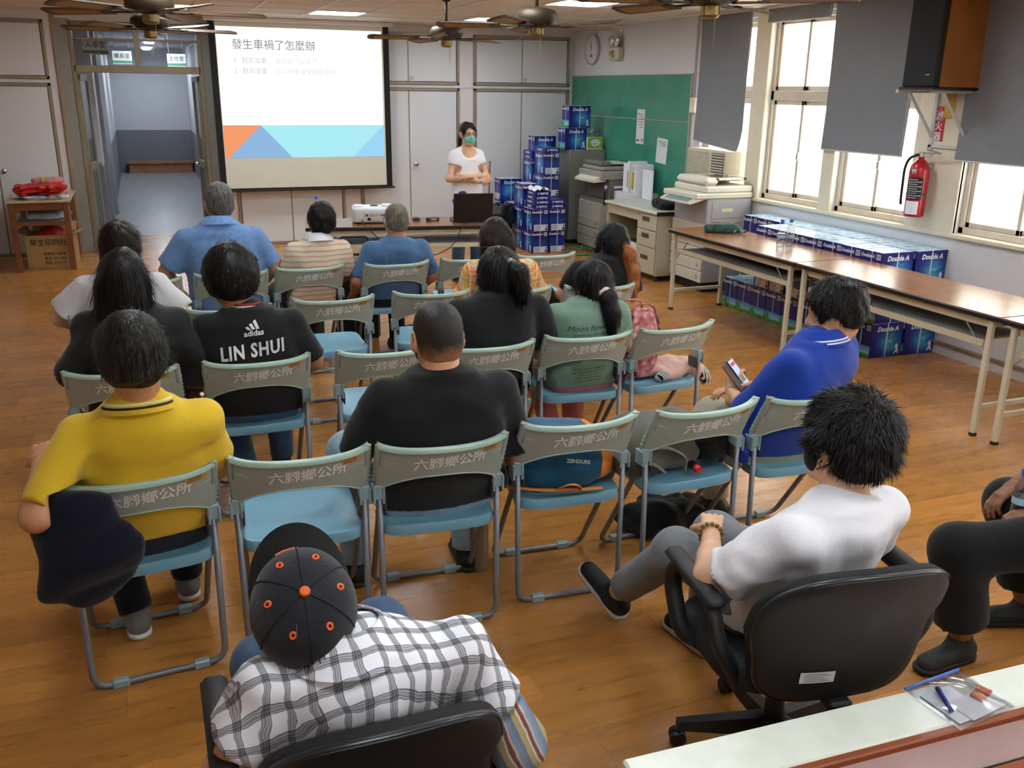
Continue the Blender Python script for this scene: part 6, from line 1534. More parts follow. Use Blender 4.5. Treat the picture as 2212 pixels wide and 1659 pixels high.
t = thing('emergency_light', 'cream emergency light with two round lamps beside the clock', 'emergency light', (XR, 10.7, 2.29)); MB().cbox(-.09, 0, -.13, .13, 0, .15, .015).build('case', mat('emergency_cream', 'cfc9a8', .45), t); MB().cbox(-.094, -.09, .03, .085, .055, .11, .001).build('orange_sticker', mat('sticker_ochre', 'b08a3c', .5), t); MB().cbox(-.094, -.09, -.03, .01, .025, .12, .001).build('blue_panel', mat('panel_blue_grey', '4f6a86', .5), t)
for s in (-1, 1): MB().lathe([(0, 0), (.035, .004), (.062, .03), (.068, .05), (.05, .066), (0, .072)], n=18, M=T(-.03, s*.066, .225) @ RY(-PI/2)).build('lamp_head', mat('lamp_glass_dull', 'c9c8ba', .15, .3), t, smooth=40)
MB().cyl(-.03, 0, .15, .18, .03, .03, 12).build('mount', _M['emergency_cream'], t)
t = thing('switch_box', 'cream switch box with cable beside the board edge', 'switch box', (XR, 8.86, 1.79)); MB().cbox(-.06, 0, -.05, .05, -.08, .08, .006).build('box', M_cream, t); MB().tube([(-.02, -.02, -.08), (-.02, -.01, -.30), (-.04, -.04, -.45), (-.02, -.05, -.62)], .006, 6).build('cable', M_cream, t); MB().cbox(-.022, 0, .04, .062, .0, .90, .003).build('conduit', mat('conduit_grey', 'a8a5a0', .5), t)
# ================================================================ ceiling fans
M_brz = mat('antique_bronze', '3d3122', .5, .5, var=.15, vs=20); M_fbl = mat('fan_blade_walnut', '4a3322', .5, var=.2, vs=10); M_cane = mat('fan_cane_inset', '9a7a48', .6, var=.2, vs=60)
def make_fan():
    t = thing('ceiling_fan', '', 'ceiling fan'); 
    MB().lathe([(0, ZC-2.38), (.065, .32), (.06, .285), (.03, .255), (0, .25)][::-1], n=18).build('canopy', M_brz, t, smooth=40); MB().cyl(0, 0, .05, .30, .012, .012, 10).build('downrod', M_brz, t, smooth=True)
    MB().lathe([(0, -.055), (.07, -.055), (.125, -.04), (.14, -.015), (.14, .025), (.12, .05), (.05, .07), (0, .075)], n=28).build('motor', M_brz, t, smooth=40)
    MB().lathe([(0, -.115), (.035, -.112), (.048, -.10), (.048, -.06), (0, -.055)], n=18).build('switch_housing', mat('fan_brass', '8a744a', .3, .8), t, smooth=40); MB().tube([(.02, -.02, -.11), (.02, -.02, -.24)], .002, 5).build('pull_chain', mat('fan_brass', '8a744a', .3, .8), t)
    for k in range(5):
        M = RZ(2*PI*k/5) @ T(0, 0, -.045)
        MB().cbox(.10, .26, -.02, .02, -.006, .004, .003, M=M).cbox(.22, .28, -.045, .045, -.004, .004, .003, M=M).build('blade_iron', M_brz, t)
        Mb = M @ T(.24, 0, 0) @ RX(math.radians(12)); b = MB().prism([(0, -.05), (.40, -.068), (.43, -.05), (.44, 0), (.43, .05), (.40, .068), (0, .05)], 0, .007, M=Mb).build('blade', M_fbl, t)
        MB().prism([(.08, -.035), (.37, -.046), (.39, 0), (.37, .046), (.08, .035)], -.0012, 0, M=Mb).build('cane_inset', M_cane, b)
    return t
fan0 = make_fan()
for i, (x, y, a, lab) in enumerate(((.17, 8.05, .25, 'bronze ceiling fan with five blades in front of the doorway transom'), (.14, 6.15, .1, 'nearer bronze ceiling fan at the top left, above the other one'), (2.56, 8.03, .5, 'bronze ceiling fan just right of the projection screen'), (2.55, 6.02, .15, 'bronze ceiling fan left of the wall clock, in front of the others'), (2.62, 4.05, .55, 'bronze ceiling fan cut off by the top edge near the blinds'))):
    o = fan0 if i == 0 else copy_tree(fan0); o.location = (x, y, 2.38); o.rotation_euler = (0, 0, a); o['label'] = lab; o['group'] = 'bronze ceiling fans'
# ================================================================ projection screen and slide
t = thing('projection_screen', 'pull-down projection screen showing a slide about a car accident', 'screen', (0, 11.80, 0))
x0, x1, z0, z1 = .872, 3.01, .70, 2.66
MB().box(x0, x1, 0, .004, z0, z1).build('black_border', mat('screen_black', '0d0d0f', .8), t); MB().box(x0+.075, x1-.075, -.0015, 0, z0+.03, z1).build('screen_cloth', mat('screen_cloth_white', 'd9d8c8', .8, var=.01), t)
MB().tube([(x0-.03, .002, z0), (x1+.03, .002, z0)], .013, 8).build('bottom_bar', M_black, t); MB().cbox(x0-.05, x1+.05, -.05, .05, z1-.02, z1+.04, .015).build('casing', M_white, t)
SX0, SX1, SZ0, SZ1 = .955, 2.915, 1.09, 2.585; yy = -.003; zbnd = SZ0+.385
MB().box(SX0, SX1, yy, yy+.001, zbnd, SZ1).build('slide_white', emit('slide_light_white', (.97, .98, 1.0, 1), .74), t)
def poly(pts, nm, c, s, d=0): MB().add([(x, yy-.0005-d, z) for x, z in pts], [tuple(range(len(pts)))]).build(nm, emit('slide_light_'+nm, c, s), t)
poly([(SX0, zbnd), (SX0, SZ0), (SX0+.04, SZ0), (SX0+.44, zbnd)][::-1], 'slide_orange', lin('f0986a'), .70)
poly([(SX0+.04, SZ0), (SX0+.80, SZ0), (SX0+.44, zbnd)], 'slide_blue', lin('8cb4dc'), .70)
poly([(SX0+.80, SZ0), (SX1, SZ0), (SX1, zbnd), (SX0+.44, zbnd)], 'slide_cyan', lin('a8e6ee'), .70)
poly([(SX1-.40, SZ0), (SX1, SZ0), (SX1, zbnd)], 'slide_sky', lin('9ad0f0'), .70, .0003)
ms = emit('slide_text_grey', lin('6a6a70'), 1.0); m2 = emit('slide_text_pale', lin('bcbcc0'), 1.0)
m = MB(); txt(m, '發生車禍了怎麼辦', lambda a, b: (SX0+.17+a, yy-.0012, SZ1-.20+b), .122, align='LEFT'); m.build('slide_title', ms, t)
for k, (n_, a_, b_) in enumerate((('1.', '對方沒事', '跟你說可以走了'), ('2.', '對方沒事', '但又趕著需要處理事情'))):
    z = SZ1-.375-.118*k; m = MB(); txt(m, n_+'  '+a_, lambda a, b: (SX0+.18+a, yy-.0012, z+b), .072, align='LEFT'); m.build('slide_line', emit('slide_text_mid%d' % k, lin('a4a4a8'), 1.0), t)
    m = MB(); txt(m, b_, lambda a, b: (SX0+.66+a, yy-.0012, z+b), .072, align='LEFT'); m.build('slide_line', m2, t)
# ================================================================ things on the front table
def on_pt(u, v, z=.7402):   # u along the table from its left end, v depth from its front edge
    a = math.radians(10); return (1.29+u*math.cos(a)+v*math.sin(a), 8.19-u*math.sin(a)+v*math.cos(a), z)
RT = -math.radians(10)
def rrect(w, d, r, n=5): 
    out = []
    for cx, cy, a0 in ((w/2-r, d/2-r, 0), (-w/2+r, d/2-r, PI/2), (-w/2+r, -d/2+r, PI), (w/2-r, -d/2+r, 3*PI/2)):
        for i in range(n+1): a = a0+PI/2*i/n; out.append((cx+r*math.cos(a), cy+r*math.sin(a)))
    return out
t = thing('projector', 'white projector with coloured ports on the front table', 'projector', on_pt(.62, .33), RT)
o = rrect(.40, .31, .05); MB().loft([[(x*k, y*k, z) for x, y in o] for k, z in ((.93, .015), (.98, .02), (1, .04), (1, .115), (.985, .132), (.93, .142), (.3, .146))]).build('shell', mat('projector_white', 'dfe1e4', .4, var=.01), t, smooth=50)
MB().loft([[(x*.35+.13*s, y*.6+.0, z) for x, y in rrect(.3, .28, .06)] for s, z in ((1, .14), (1, .155), (1, .158))]).loft([[(x*.3-.14, y*.5, z) for x, y in rrect(.28, .28, .06)] for z in (.14, .152, .155)]).build('top_hump', _M['projector_white'], t, smooth=50)
MB().cbox(-.10, .165, -.158, -.154, .03, .105, .002).build('port_panel', mat('port_panel_grey', 'c6c8cc', .5), t)
for x, w, z, h, c in ((-.07, .018, .08, .02, '202024'), (-.035, .022, .08, .018, 'd9b23a'), (-.005, .022, .08, .018, 'd9b23a'), (.025, .022, .08, .018, 'd9b23a'), (.06, .012, .08, .014, '202024'), (.085, .02, .08, .02, '2c5fb0'), (.115, .02, .08, .02, '2c5fb0'), (.148, .022, .075, .03, '3f9a5a'), (.085, .02, .05, .02, '2c5fb0'), (.115, .02, .05, .02, '2c5fb0'), (-.05, .03, .045, .025, '202024')):
    MB().cbox(x-w/2, x+w/2, -.162, -.157, z-h/2, z+h/2, .002).build('port', mat('port_'+c, c, .4), t)
MB().cbox(-.03, .04, -.02, .02, .146, .156, .006).build('zoom_dial', M_blackp, t)
for s in (-1, 1):
    for q in (-1, 1): MB().cyl(s*.15, q*.11, 0, .016, .014, .014, 10).build('foot', M_rub, t)
MB().lathe([(0, 0), (.045, 0), (.045, .03), (.03, .03), (.03, .02), (0, .02)], n=18, M=T(-.09, .15, .08) @ RX(-PI/2)).build('lens', M_blackp, t, smooth=40)
t = thing('laptop', 'black laptop with its lid towards the audience on the front table', 'laptop', on_pt(1.53, .32), RT)
MB().cbox(-.185, .185, -.125, .125, 0, .022, .006).build('base', M_blackp, t); lid = MB().cbox(-.185, .185, -.006, .006, 0, .255, .005, M=T(0, -.125, .02) @ RX(.18)).build('lid', mat('laptop_lid', '131315', .35), t)
MB().box(-.165, .165, .0062, .0066, .02, .24, M=T(0, -.125, .02) @ RX(.18)).build('display', emit('laptop_display', (.6, .7, .8, 1), .5), lid); m = MB(); txt(m, 'ASUS', lambda a, b: (a, -.0066, b+.13), .022); 
for i, p_ in enumerate(m.v): m.v[i] = tuple(T(0, -.125, .02) @ RX(.18) @ Vector(p_))
m.build('logo', mat('logo_grey', '4a4a50', .4), lid); MB().box(-.16, .16, -.07, .10, .0222, .0228).build('keyboard', mat('keys_black', '0d0d0e', .5), t)
def bottle(name, lab, loc, k=1.0, grp=None, cap='2a62c0'):
    t = thing(name, lab, 'bottle', loc, 0, grp); MB().lathe([(0, .002), (.028*k, 0), (.032*k, .006), (.032*k, .05), (.030*k, .055), (.032*k, .06), (.032*k, .13*k), (.028*k, .155*k), (.014*k, .185*k), (.013*k, .20*k), (0, .20*k)], n=18).build('bottle_body', M_clear, t, smooth=40)
    MB().lathe([(0, .003), (.0305*k, .003), (.0305*k, .11*k), (0, .11*k)], n=18).build('water', clear_mat('water_clear', (.90, .94, .96, 1), .03) if 'water_clear' not in bpy.data.materials else bpy.data.materials['water_clear'], t, smooth=40)
    MB().lathe([(0, .195*k), (.0155*k, .195*k), (.0155*k, .218*k), (.013*k, .222*k), (0, .222*k)], n=16).build('cap', mat('cap_'+cap, cap, .4), t, smooth=40); MB().lathe([(.0326*k, .075), (.0326*k, .100)], n=18).build('label', mat('bottle_label_pale', 'a9c6d6', .4), t, smooth=True); return t
bottle('water_bottle', 'water bottle with a blue cap at the left end of the front table', on_pt(.11, .40), 1.05)
bottle('water_bottle', 'left one of the two water bottles on the long table', (4.75, 6.06, .7402), 1.0, 'two bottles on the long table'); bottle('water_bottle', 'right one of the two water bottles on the long table', (4.84, 6.06, .7402), 1.0, 'two bottles on the long table')
t = thing('mouse', 'black computer mouse between the projector and laptop', 'mouse', on_pt(1.02, .36), .4); S = SDF((-.05, -.07, 0), (.05, .07, .06), .005); S.ell((0, 0, .008), (.03, .05, .028)); S.half((0, 0, .001), (0, 0, -1)); link('shell', np_mesh('shell', [S.mesh(1)], M_blackp), t); MB().tube([(0, .045, .01), (.01, .10, .006), (.08, .12, .006)], .002, 5).build('cable', M_blackp, t)
t = thing('charger', 'small black power adapter left of the laptop', 'charger', on_pt(1.17, .34), .2); MB().cbox(-.06, .06, -.028, .028, 0, .03, .006).build('brick', M_blackp, t); MB().cbox(-.03, .03, -.0285, -.028, .008, .02, .0002).build('sticker', M_steel, t)
pa = [on_pt(.50, .12, .79), on_pt(.52, .02, .745), on_pt(.60, -.03, .68), on_pt(.72, -.06, .55), on_pt(.82, -.10, .30), on_pt(.95, -.3, .01), on_pt(1.2, -.6, .008), on_pt(1.5, -.7, .008)]
tag(MB().tube(arc(pa, .08, 4), .0045, 6).build('power_cable', M_blackp, smooth=True), 'black cable hanging from the projector down the table front', 'cable')
pa = [on_pt(1.45, .16, .746), on_pt(1.42, .0, .742), on_pt(1.38, -.025, .70), on_pt(1.30, -.06, .55), on_pt(1.10, -.08, .47), on_pt(.9, -.06, .52), on_pt(.7, -.05, .50)]
tag(MB().tube(arc(pa, .09, 5), .0045, 6).build('power_cable', M_blackp, smooth=True), 'black cable drooping below the laptop in front of the table', 'cable')
# tangle and power strip on the floor
t = thing('power_strip', 'black power strip with tangled leads on the floor before the front table', 'power strip', (2.05, 7.25, 0), .3); MB().cbox(-.16, .16, -.03, .03, 0, .035, .006).build('strip', M_blackp, t); MB().tube([(.16+.12*math.sin(k*1.1), .1*math.cos(k*.9), .01+.04*abs(math.sin(k*.7))) for k in range(26)], .004, 5).build('leads', M_blackp, t, smooth=True)
# trolley loudspeaker between chairs
t = thing('trolley_speaker', 'black portable loudspeaker with pull-up handle behind the striped shirt', 'loudspeaker', (1.47, 6.98, 0), -.1); MB().cbox(-.16, .16, -.14, .14, .05, .66, .02).build('cabinet', mat('speaker_plastic', '141415', .5), t); MB().lathe([(0, .004), (.05, .0), (.10, .012), (.115, .004), (.125, .008), (.13, 0)], n=24, M=T(0, -.14, .30) @ RX(PI/2)).build('cone', mat('cone_black', '0c0c0d', .7), t, smooth=40)
MB().tube(arc([(-.09, -.02, .66), (-.09, -.02, .70), (.09, -.02, .70), (.09, -.02, .66)], .03, 4), .011, 8).build('carry_handle', M_blackp, t, smooth=True); MB().tube(arc([(-.12, .08, .62), (-.12, .08, .82), (.12, .08, .82), (.12, .08, .62)], .05, 5), .010, 8).build('pull_handle', M_blackp, t, smooth=True)
for s in (-1, 1): MB().lathe([(0, -.02), (.05, -.02), (.05, .02), (0, .02)], n=16, M=T(s*.15, .10, .05) @ RY(PI/2)).build('wheel', M_rub, t)
# ================================================================ small table by the doorway
M_rw = mat('reddish_brown_wood', '7a4526', .45, var=.15, vs=8)
t = thing('side_table', 'small reddish brown side table left of the doorway', 'table', (-1.055, 11.40, 0)); MB().cbox(-.31, .31, -.55, .55, .725, .75, .006).build('tabletop', mat('side_table_top', 'b7a680', .4), t)
for x in (-.26, .26):
    for y in (-.49, .49): MB().cbox(x-.028, x+.028, y-.028, y+.028, 0, .725, .004).build('leg', M_rw, t)
MB().cbox(-.25, .25, -.505, -.485, .645, .725, .003).cbox(-.25, .25, .485, .505, .645, .725, .003).cbox(-.27, -.25, -.48, .48, .645, .725, .003).cbox(.25, .27, -.48, .48, .645, .725, .003).build('apron', M_rw, t); MB().cbox(-.255, .255, -.48, .48, .50, .52, .004).build('shelf', mat('shelf_grey_brown', '7d7368', .5), t); MB().cbox(-.25, .25, -.51, -.49, .485, .52, .003).build('shelf_rail', M_rw, t)
def pile(name, lab, cat, loc, w, d, h, m_, n, seed, amp=.006, rz=0):
    t = thing(name, lab, cat, loc, rz); rg = random.Random(seed)
    for k in range(n):
        S = SDF((-w/2-.05, -d/2-.05, -.01), (w/2+.05, d/2+.05, h/n+.03), .011); S.ell((0, 0, h/n/2), (w/2*(1-.03*k), d/2*(1-.03*k), h/n*.62), .01, p=5); S.folds(amp, 34, seed+k, 4)
        link('fold', np_mesh('fold', [S.mesh(1)], m_), t, (rg.uniform(-.01, .01), rg.uniform(-.01, .01), k*h/n), (0, 0, rg.uniform(-.05, .05)))
    return t
pile('newspaper_pile', 'white papers lying under the red bag on the side table', 'paper', (-1.03, 11.14, .752), .46, .36, .035, mat('news_paper', 'cfcfd2', .7), 2, 4, .003)
rb = pile('folded_red_bag', 'folded red cloth bag on the side table by the door', 'bag', (-1.04, 11.12, .792), .46, .34, .10, mat('red_fabric', 'c22317', .65, var=.08), 3, 9, .006)
m = MB(); txt(m, '義工', lambda a, b: (a*.9-.08, -.02+b*.9, .103+.0), .09); m.build('lettering', mat('dark_red_print', '5a0f0c', .7), rb)
pile('folded_pink_bag', 'folded pink bundle tied with yellow string behind the red bag', 'bag', (-.98, 11.55, .752), .30, .28, .17, mat('pink_fabric', 'd98a90', .7, var=.06), 3, 14, .005)
o = [q for q in COL.objects if q.name.startswith('folded_pink_bag')][0]
for x in (-.05, .08): MB().box(x-.005, x+.005, -.145, .145, -.005, .185).build('string', mat('yellow_string', 'd9cf2e', .5), o)
pile('paper_bundle', 'wrapped pale bundle on the lower shelf of the side table', 'paper', (-1.02, 11.30, .522), .40, .5, .07, mat('pale_wrap', 'b5b3ba', .5), 1, 21, .004)
M_card = mat('brown_cardboard', 'b08d58', .75, var=.05); M_carti = mat('cardboard_ink', '3a2c1c', .7)
t = thing('cardboard_box', 'open cardboard box with printed characters under the side table', 'box', (-1.0, 11.22, 0), -.12)
bx_ = MB().box(-.23, .23, -.19, -.184, 0, .36).box(-.23, .23, .184, .19, 0, .36).box(-.23, -.224, -.19, .19, 0, .36).box(.224, .23, -.19, .19, 0, .36).box(-.23, .23, -.19, .19, 0, .006); bx_.build('carton', M_card, t)
MB().box(-.225, .225, 0, .12, 0, .004, M=T(0, .19, .36) @ RX(.9)).build('flap', M_card, t); MB().box(-.10, .0, -.18, .18, 0, .004, M=T(-.23, 0, .36) @ RY(.5)).build('flap', M_card, t); MB().box(0, .10, -.18, .18, 0, .004, M=T(.23, 0, .36) @ RY(-.3)).build('flap', M_card, t)
m = MB(); txt(m, '華生印刷社', lambda a, b: (a, -.192, b+.28), .075, bold=.001); m.build('lettering', M_carti, t)
m = MB()
for k, s_ in enumerate(('嘉義縣六腳鄉', '電話 3791588', '傳真 3791135')): txt(m, s_, lambda a, b: (a+.05, -.192, b+.16-.05*k), .038); 
m.build('small_print', M_carti, t)
S = SDF((-.25, -.25, 0), (.25, .25, .35), .012); S.ell((0, 0, .10), (.17, .14, .09), .02); S.cap((0, 0, .1), (.02, .02, .24), .09, .02, .08); S.folds(.008, 40, 6); tag(link('red_cloth', np_mesh('red_cloth', [S.mesh(1)], mat('deep_red_cloth', 'a31a1c', .7)), None, (-1.0, 11.22, .235)), 'peaked red cloth stuffed into the open cardboard box', 'cloth')
t = thing('cardboard_box', 'cardboard box with red contents cut off by the left edge', 'box', (-1.78, 11.25, 0)); MB().cbox(-.2, .2, -.3, .3, 0, .48, .004).build('carton', M_card, t); MB().cbox(-.16, .18, -.25, .25, .48, .51, .01).build('red_contents', mat('deep_red_cloth', 'a31a1c', .7), t)
# ================================================================ bags, jackets and small things on the chairs
def local(k, x, y, z): c, s = math.cos(CH[k][2]), math.sin(CH[k][2]); return (CH[k][0]+x*c-y*s, CH[k][1]+x*s+y*c, z)
SZ = .452
# teal backpack
t = thing('backpack', 'teal backpack with orange trim lying on a folding chair', 'backpack', local('D', .0, .22, SZ), CH['D'][2]-.15)
S = SDF((-.30, -.22, 0), (.30, .28, .26), .009); S.ell((-.03, .02, .10), (.21, .165, .125), .02, p=2.8); S.ell((.09, .03, .08), (.14, .14, .095), .04, p=2.6); S.folds(.005, 30, 17); S.half((0, 0, .004), (0, 0, -1)); v, f = S.mesh(1)
c = v[f].mean(1); orange = c[:, 0] > .115-.25*(c[:, 1]); M_teal = cloth('teal_nylon', '0e4a68', .55, var=.1); M_orn = cloth('orange_nylon', 'd97a1f', .55, var=.06)
link('main_body', np_mesh('main_body', [(v, f[~orange])], M_teal), t); link('orange_end', np_mesh('orange_end', [(v, f[orange])], M_orn), t)
MB().tube(arc([(-.24, -.12, .03), (-.12, -.16, .025), (.0, -.165, .02), (.14, -.15, .015)], .05, 4), .012, 6, flat=.4).build('strap', M_orn, t, smooth=True); MB().tube(arc([(-.22, .10, .10), (-.29, .06, .08), (-.30, -.04, .05), (-.25, -.12, .04)], .05, 4), .018, 6, flat=.4).build('shoulder_strap', M_orn, t, smooth=True); MB().tube(arc([(-.03, -.165, .03), (.0, -.20, .06), (.04, -.19, .05), (.05, -.165, .02)], .02, 4), .010, 6, flat=.4).build('buckle_loop', M_orn, t, smooth=True)
vs, fs = text_mesh('ZENDURE', .022, bold=.0006); decal({'shirt': t}, [(vs, fs, (.045, -.1, .105), (.95, .0, -.1), (0, .4, .8))], M_prt, 'logo', d=(0, .9, -.45), to=(v, f), parent=t)
# grey canvas bag with black cap and red bottle top
t = thing('canvas_bag', 'grey canvas satchel lying on a folding chair', 'bag', local('E', -.02, .24, SZ), CH['E'][2]); S = SDF((-.30, -.22, 0), (.30, .24, .24), .010); S.ell((-.03, .03, .095), (.22, .14, .115), .02, p=2.8); S.ell((-.15, .0, .08), (.10, .13, .09), .03); S.folds(.010, 30, 27); S.half((0, 0, .004), (0, 0, -1)); link('main_body', np_mesh('main_body', [S.mesh(1)], cloth('grey_canvas', '5d5c53', .85, var=.15)), t)
MB().tube(arc([(-.20, -.10, .12), (-.08, -.13, .13), (.0, -.15, .08), (-.02, -.16, .02)], .05, 4), .016, 6, flat=.35).build('strap', cloth('olive_strap', '6f6d5f', .8), t, smooth=True); MB().tube(arc([(-.24, -.05, .06), (-.16, -.14, .08), (-.10, -.15, .03)], .05, 4), .014, 6, flat=.35).build('strap', _M['olive_strap'], t, smooth=True)
S = SDF((-.2, -.2, 0), (.2, .2, .2), .009); S.ell((0, 0, .08), (.13, .10, .105), .02); S.ell((.10, .02, .07), (.10, .09, .075), .03); S.folds(.006, 34, 4); S.half((0, 0, .003), (0, 0, -1)); tag(link('folded_jacket', np_mesh('folded_jacket', [S.mesh(1)], C_pblk), None, local('E', .13, .20, SZ+.03)), 'crumpled black garment on top of the grey satchel', 'jacket')
t = thing('soda_bottle', 'lying bottle with a red cap in front of the grey satchel', 'bottle', local('E', .03, .10, SZ+.025)); MB().lathe([(0, 0), (.014, .0), (.016, .004), (.016, .022), (.013, .026), (0, .026)], n=16, M=RX(PI/2)).build('cap', mat('cap_red', 'c22028', .35), t, smooth=40); MB().lathe([(0, .0), (.012, .0), (.022, -.04), (.025, -.10), (0, -.10)], n=14, M=RX(PI/2)).build('bottle_body', mat('bottle_dark', '2a1a14', .2), t, smooth=40)
# pink flowered bag and jacket on chair L
def floral():
    t = NT('pink_floral'); v = t.n('ShaderNodeTexVoronoi'); v.inputs['Scale'].default_value = 26; t.l(t.coord('Object'), v.inputs['Vector'])
    n = t.noise(t.coord('Object'), 30, 3); c1 = t.ramp(v.outputs['Distance'], [(.15, lin('e8cfc6')), (.35, lin('c25a66')), (.6, lin('8c2636'))]); c2 = t.ramp(n, [(.35, lin('9c3a48')), (.6, lin('d9a8a6'))])
    t.set(Base_Color=t.mix(.5, c1, c2), Roughness=.5); return t.m
t = thing('flowered_bag', 'tall pink flowered shopping bag on a folding chair', 'bag', local('L', -.10, .24, SZ), CH['L'][2]); S = SDF((-.17, -.15, 0), (.17, .15, .44), .009); S.torso([(.005, 0, 0, .105, .085), (.1, 0, 0, .115, .09), (.22, 0, 0, .112, .085), (.33, 0, 0, .115, .082), (.36, 0, 0, .10, .07)], .02, 3.2); S.ell((0, 0, .37), (.085, .05, .06), .01, 'cut'); S.folds(.006, 36, 9); link('bag_body', np_mesh('bag_body', [S.mesh(1)], floral()), t)
for y in (-.07, .07): MB().tube(arc([(-.07, y, .34), (-.06, y*.8, .41), (.06, y*.8, .41), (.09, y, .33), (.12, y*1.1, .18)], .05, 4), .012, 6, flat=.35).build('handle', bpy.data.materials['pink_floral'], t, smooth=True)
t = thing('pink_jacket', 'pale pink jacket with striped cuffs spread over the chair edge', 'jacket', local('L', .12, .24, SZ), CH['L'][2]+.25); S = SDF((-.25, -.25, -.12), (.25, .22, .14), .009); S.ell((-.02, .02, .03), (.15, .12, .045), .02); S.cap((-.10, -.08, .02), (.10, -.10, .035), .04, .045, .03); S.cap((.08, -.04, .03), (.17, -.10, -.01), .05, .045, .03); S.folds(.009, 44, 13); v, f = S.mesh(1); link('cloth', np_mesh('cloth', [(v, f)], cloth('pale_pink_knit', 'd3aa9c', .8)), t)
def cuffm(t, x, y, z, nz): return t.ramp(wave(t, t.math('ADD', x, t.math('MULTIPLY', y, .3)), .012), [(0, lin('e3e0da')), (.5, lin('e3e0da')), (.55, lin('1c1a1a')), (.97, lin('1c1a1a'))])
M_cuff = stripes_mat('striped_cuff', cuffm); MB().tube([(.165, -.095, .0), (.185, -.115, -.03), (.20, -.13, -.07)], [.046, .044, .040], 12, flat=.8).build('cuff', M_cuff, t, smooth=True); MB().tube([(-.12, -.085, .02), (-.15, -.09, .015), (-.175, -.095, .012)], [.036, .034, .028], 12, flat=.7).build('cuff', M_cuff, t, smooth=True)
# navy jacket hanging beside the yellow shirt
t = thing('navy_jacket', 'dark navy jacket hanging over the side of the chair by the yellow shirt', 'jacket', (-.10, 2.84, 0), CH['A'][2]); S = SDF((-.55, -.35, .30), (.25, .35, .95), .012); S.ell((-.20, -.07, .62), (.115, .060, .165), .04, p=2.4); S.ell((-.26, .04, .68), (.07, .13, .12), .05); S.ell((-.12, -.075, .58), (.10, .045, .11), .05); S.ell((-.21, -.06, .50), (.095, .055, .085), .05); S.folds(.010, 34, 33); link('cloth', np_mesh('cloth', [S.mesh(1)], cloth('navy_fleece', '0e1120', .9, var=.15)), t)
# phone in the blue polo man's hand
l = (2.47, 2.80, 0); t = thing('smartphone', 'smartphone with a lit screen held by the man in the blue polo', 'phone', (2.385, 3.245, .735)); Mp = RZ(math.radians(40)) @ RX(math.radians(-42)) ; MB().cbox(-.037, .037, -.005, .005, -.075, .075, .004, M=Mp).build('case', M_blackp, t); MB().box(-.033, .033, -.0062, -.0052, -.068, .068, M=Mp).build('display', emit('phone_display', lin('b9c4e6'), .9), t); MB().box(-.028, .028, -.0068, -.0063, .04, .055, M=Mp).build('red_banner', emit('phone_red', lin('d05a5a'), .8), t); MB().box(-.028, .02, -.0068, -.0063, -.045, -.01, M=Mp).build('photo', mat('phone_photo', '3a3a30', .4), t); MB().cbox(-.10, -.038, .0, .006, -.07, .07, .003, M=Mp).build('case_flap', mat('leather_brown', '4a3226', .6), t)
# tumbler, dark bag, red skirt bag, black rucksack
t = thing('steel_tumbler', 'tall ribbed metal tumbler standing on the floor beside the crew-cut man', 'tumbler', (1.155, 3.24, 0)); m = MB(); n = 36; rings = []
for z, r_ in ((0, .036), (.004, .038), (.20, .041), (.215, .038), (.235, .030), (.25, .030)): rings.append([((r_*(1+.035*(k % 2)))*math.cos(2*PI*k/n), (r_*(1+.035*(k % 2)))*math.sin(2*PI*k/n), z) for k in range(n)])
m.loft(rings).build('body', mat('tumbler_metal', 'a89c94', .3, .7), t, smooth=True); MB().cyl(0, 0, .25, .285, .033, .030, 18).build('lid', M_steel, t, smooth=40)
S = SDF((-.25, -.2, 0), (.25, .2, .2), .011); S.ell((0, 0, .07), (.19, .13, .08), .02, p=2.6); S.folds(.008, 36, 14); S.half((0, 0, .003), (0, 0, -1)); tag(link('duffel_bag', np_mesh('duffel_bag', [S.mesh(1)], C_pblk), None, (2.06, 3.28, 0)), 'black soft bag on the floor under the satchel chair', 'bag')
S = SDF((-.2, -.15, 0), (.2, .15, .3), .010); S.ell((0, 0, .12), (.16, .08, .13), .02, p=3); S.folds(.006, 36, 24); S.half((0, 0, .003), (0, 0, -1)); tag(link('red_bag', np_mesh('red_bag', [S.mesh(1)], cloth('dark_red_bag', '7a1f24', .7)), None, local('J', -.26, .62, .002)), 'dark red cloth bag in front of the empty second row chair', 'bag')
t = thing('black_rucksack', 'black rucksack with a small blue mark beside the woman with orange hair', 'backpack', local('R', -.30, .30, 0)); S = SDF((-.2, -.2, 0), (.2, .2, .75), .012); S.ell((0, 0, .56), (.13, .10, .15), .03, p=2.8); S.ell((0, 0, .30), (.10, .09, .30), .03, p=3); S.folds(.006, 30, 34); S.half((0, 0, .004), (0, 0, -1)); link('main_body', np_mesh('main_body', [S.mesh(1)], C_pblk), t); MB().box(-.02, .02, -.112, -.108, .60, .63).build('blue_mark', mat('blue_mark', '3f7ad0', .5), t)
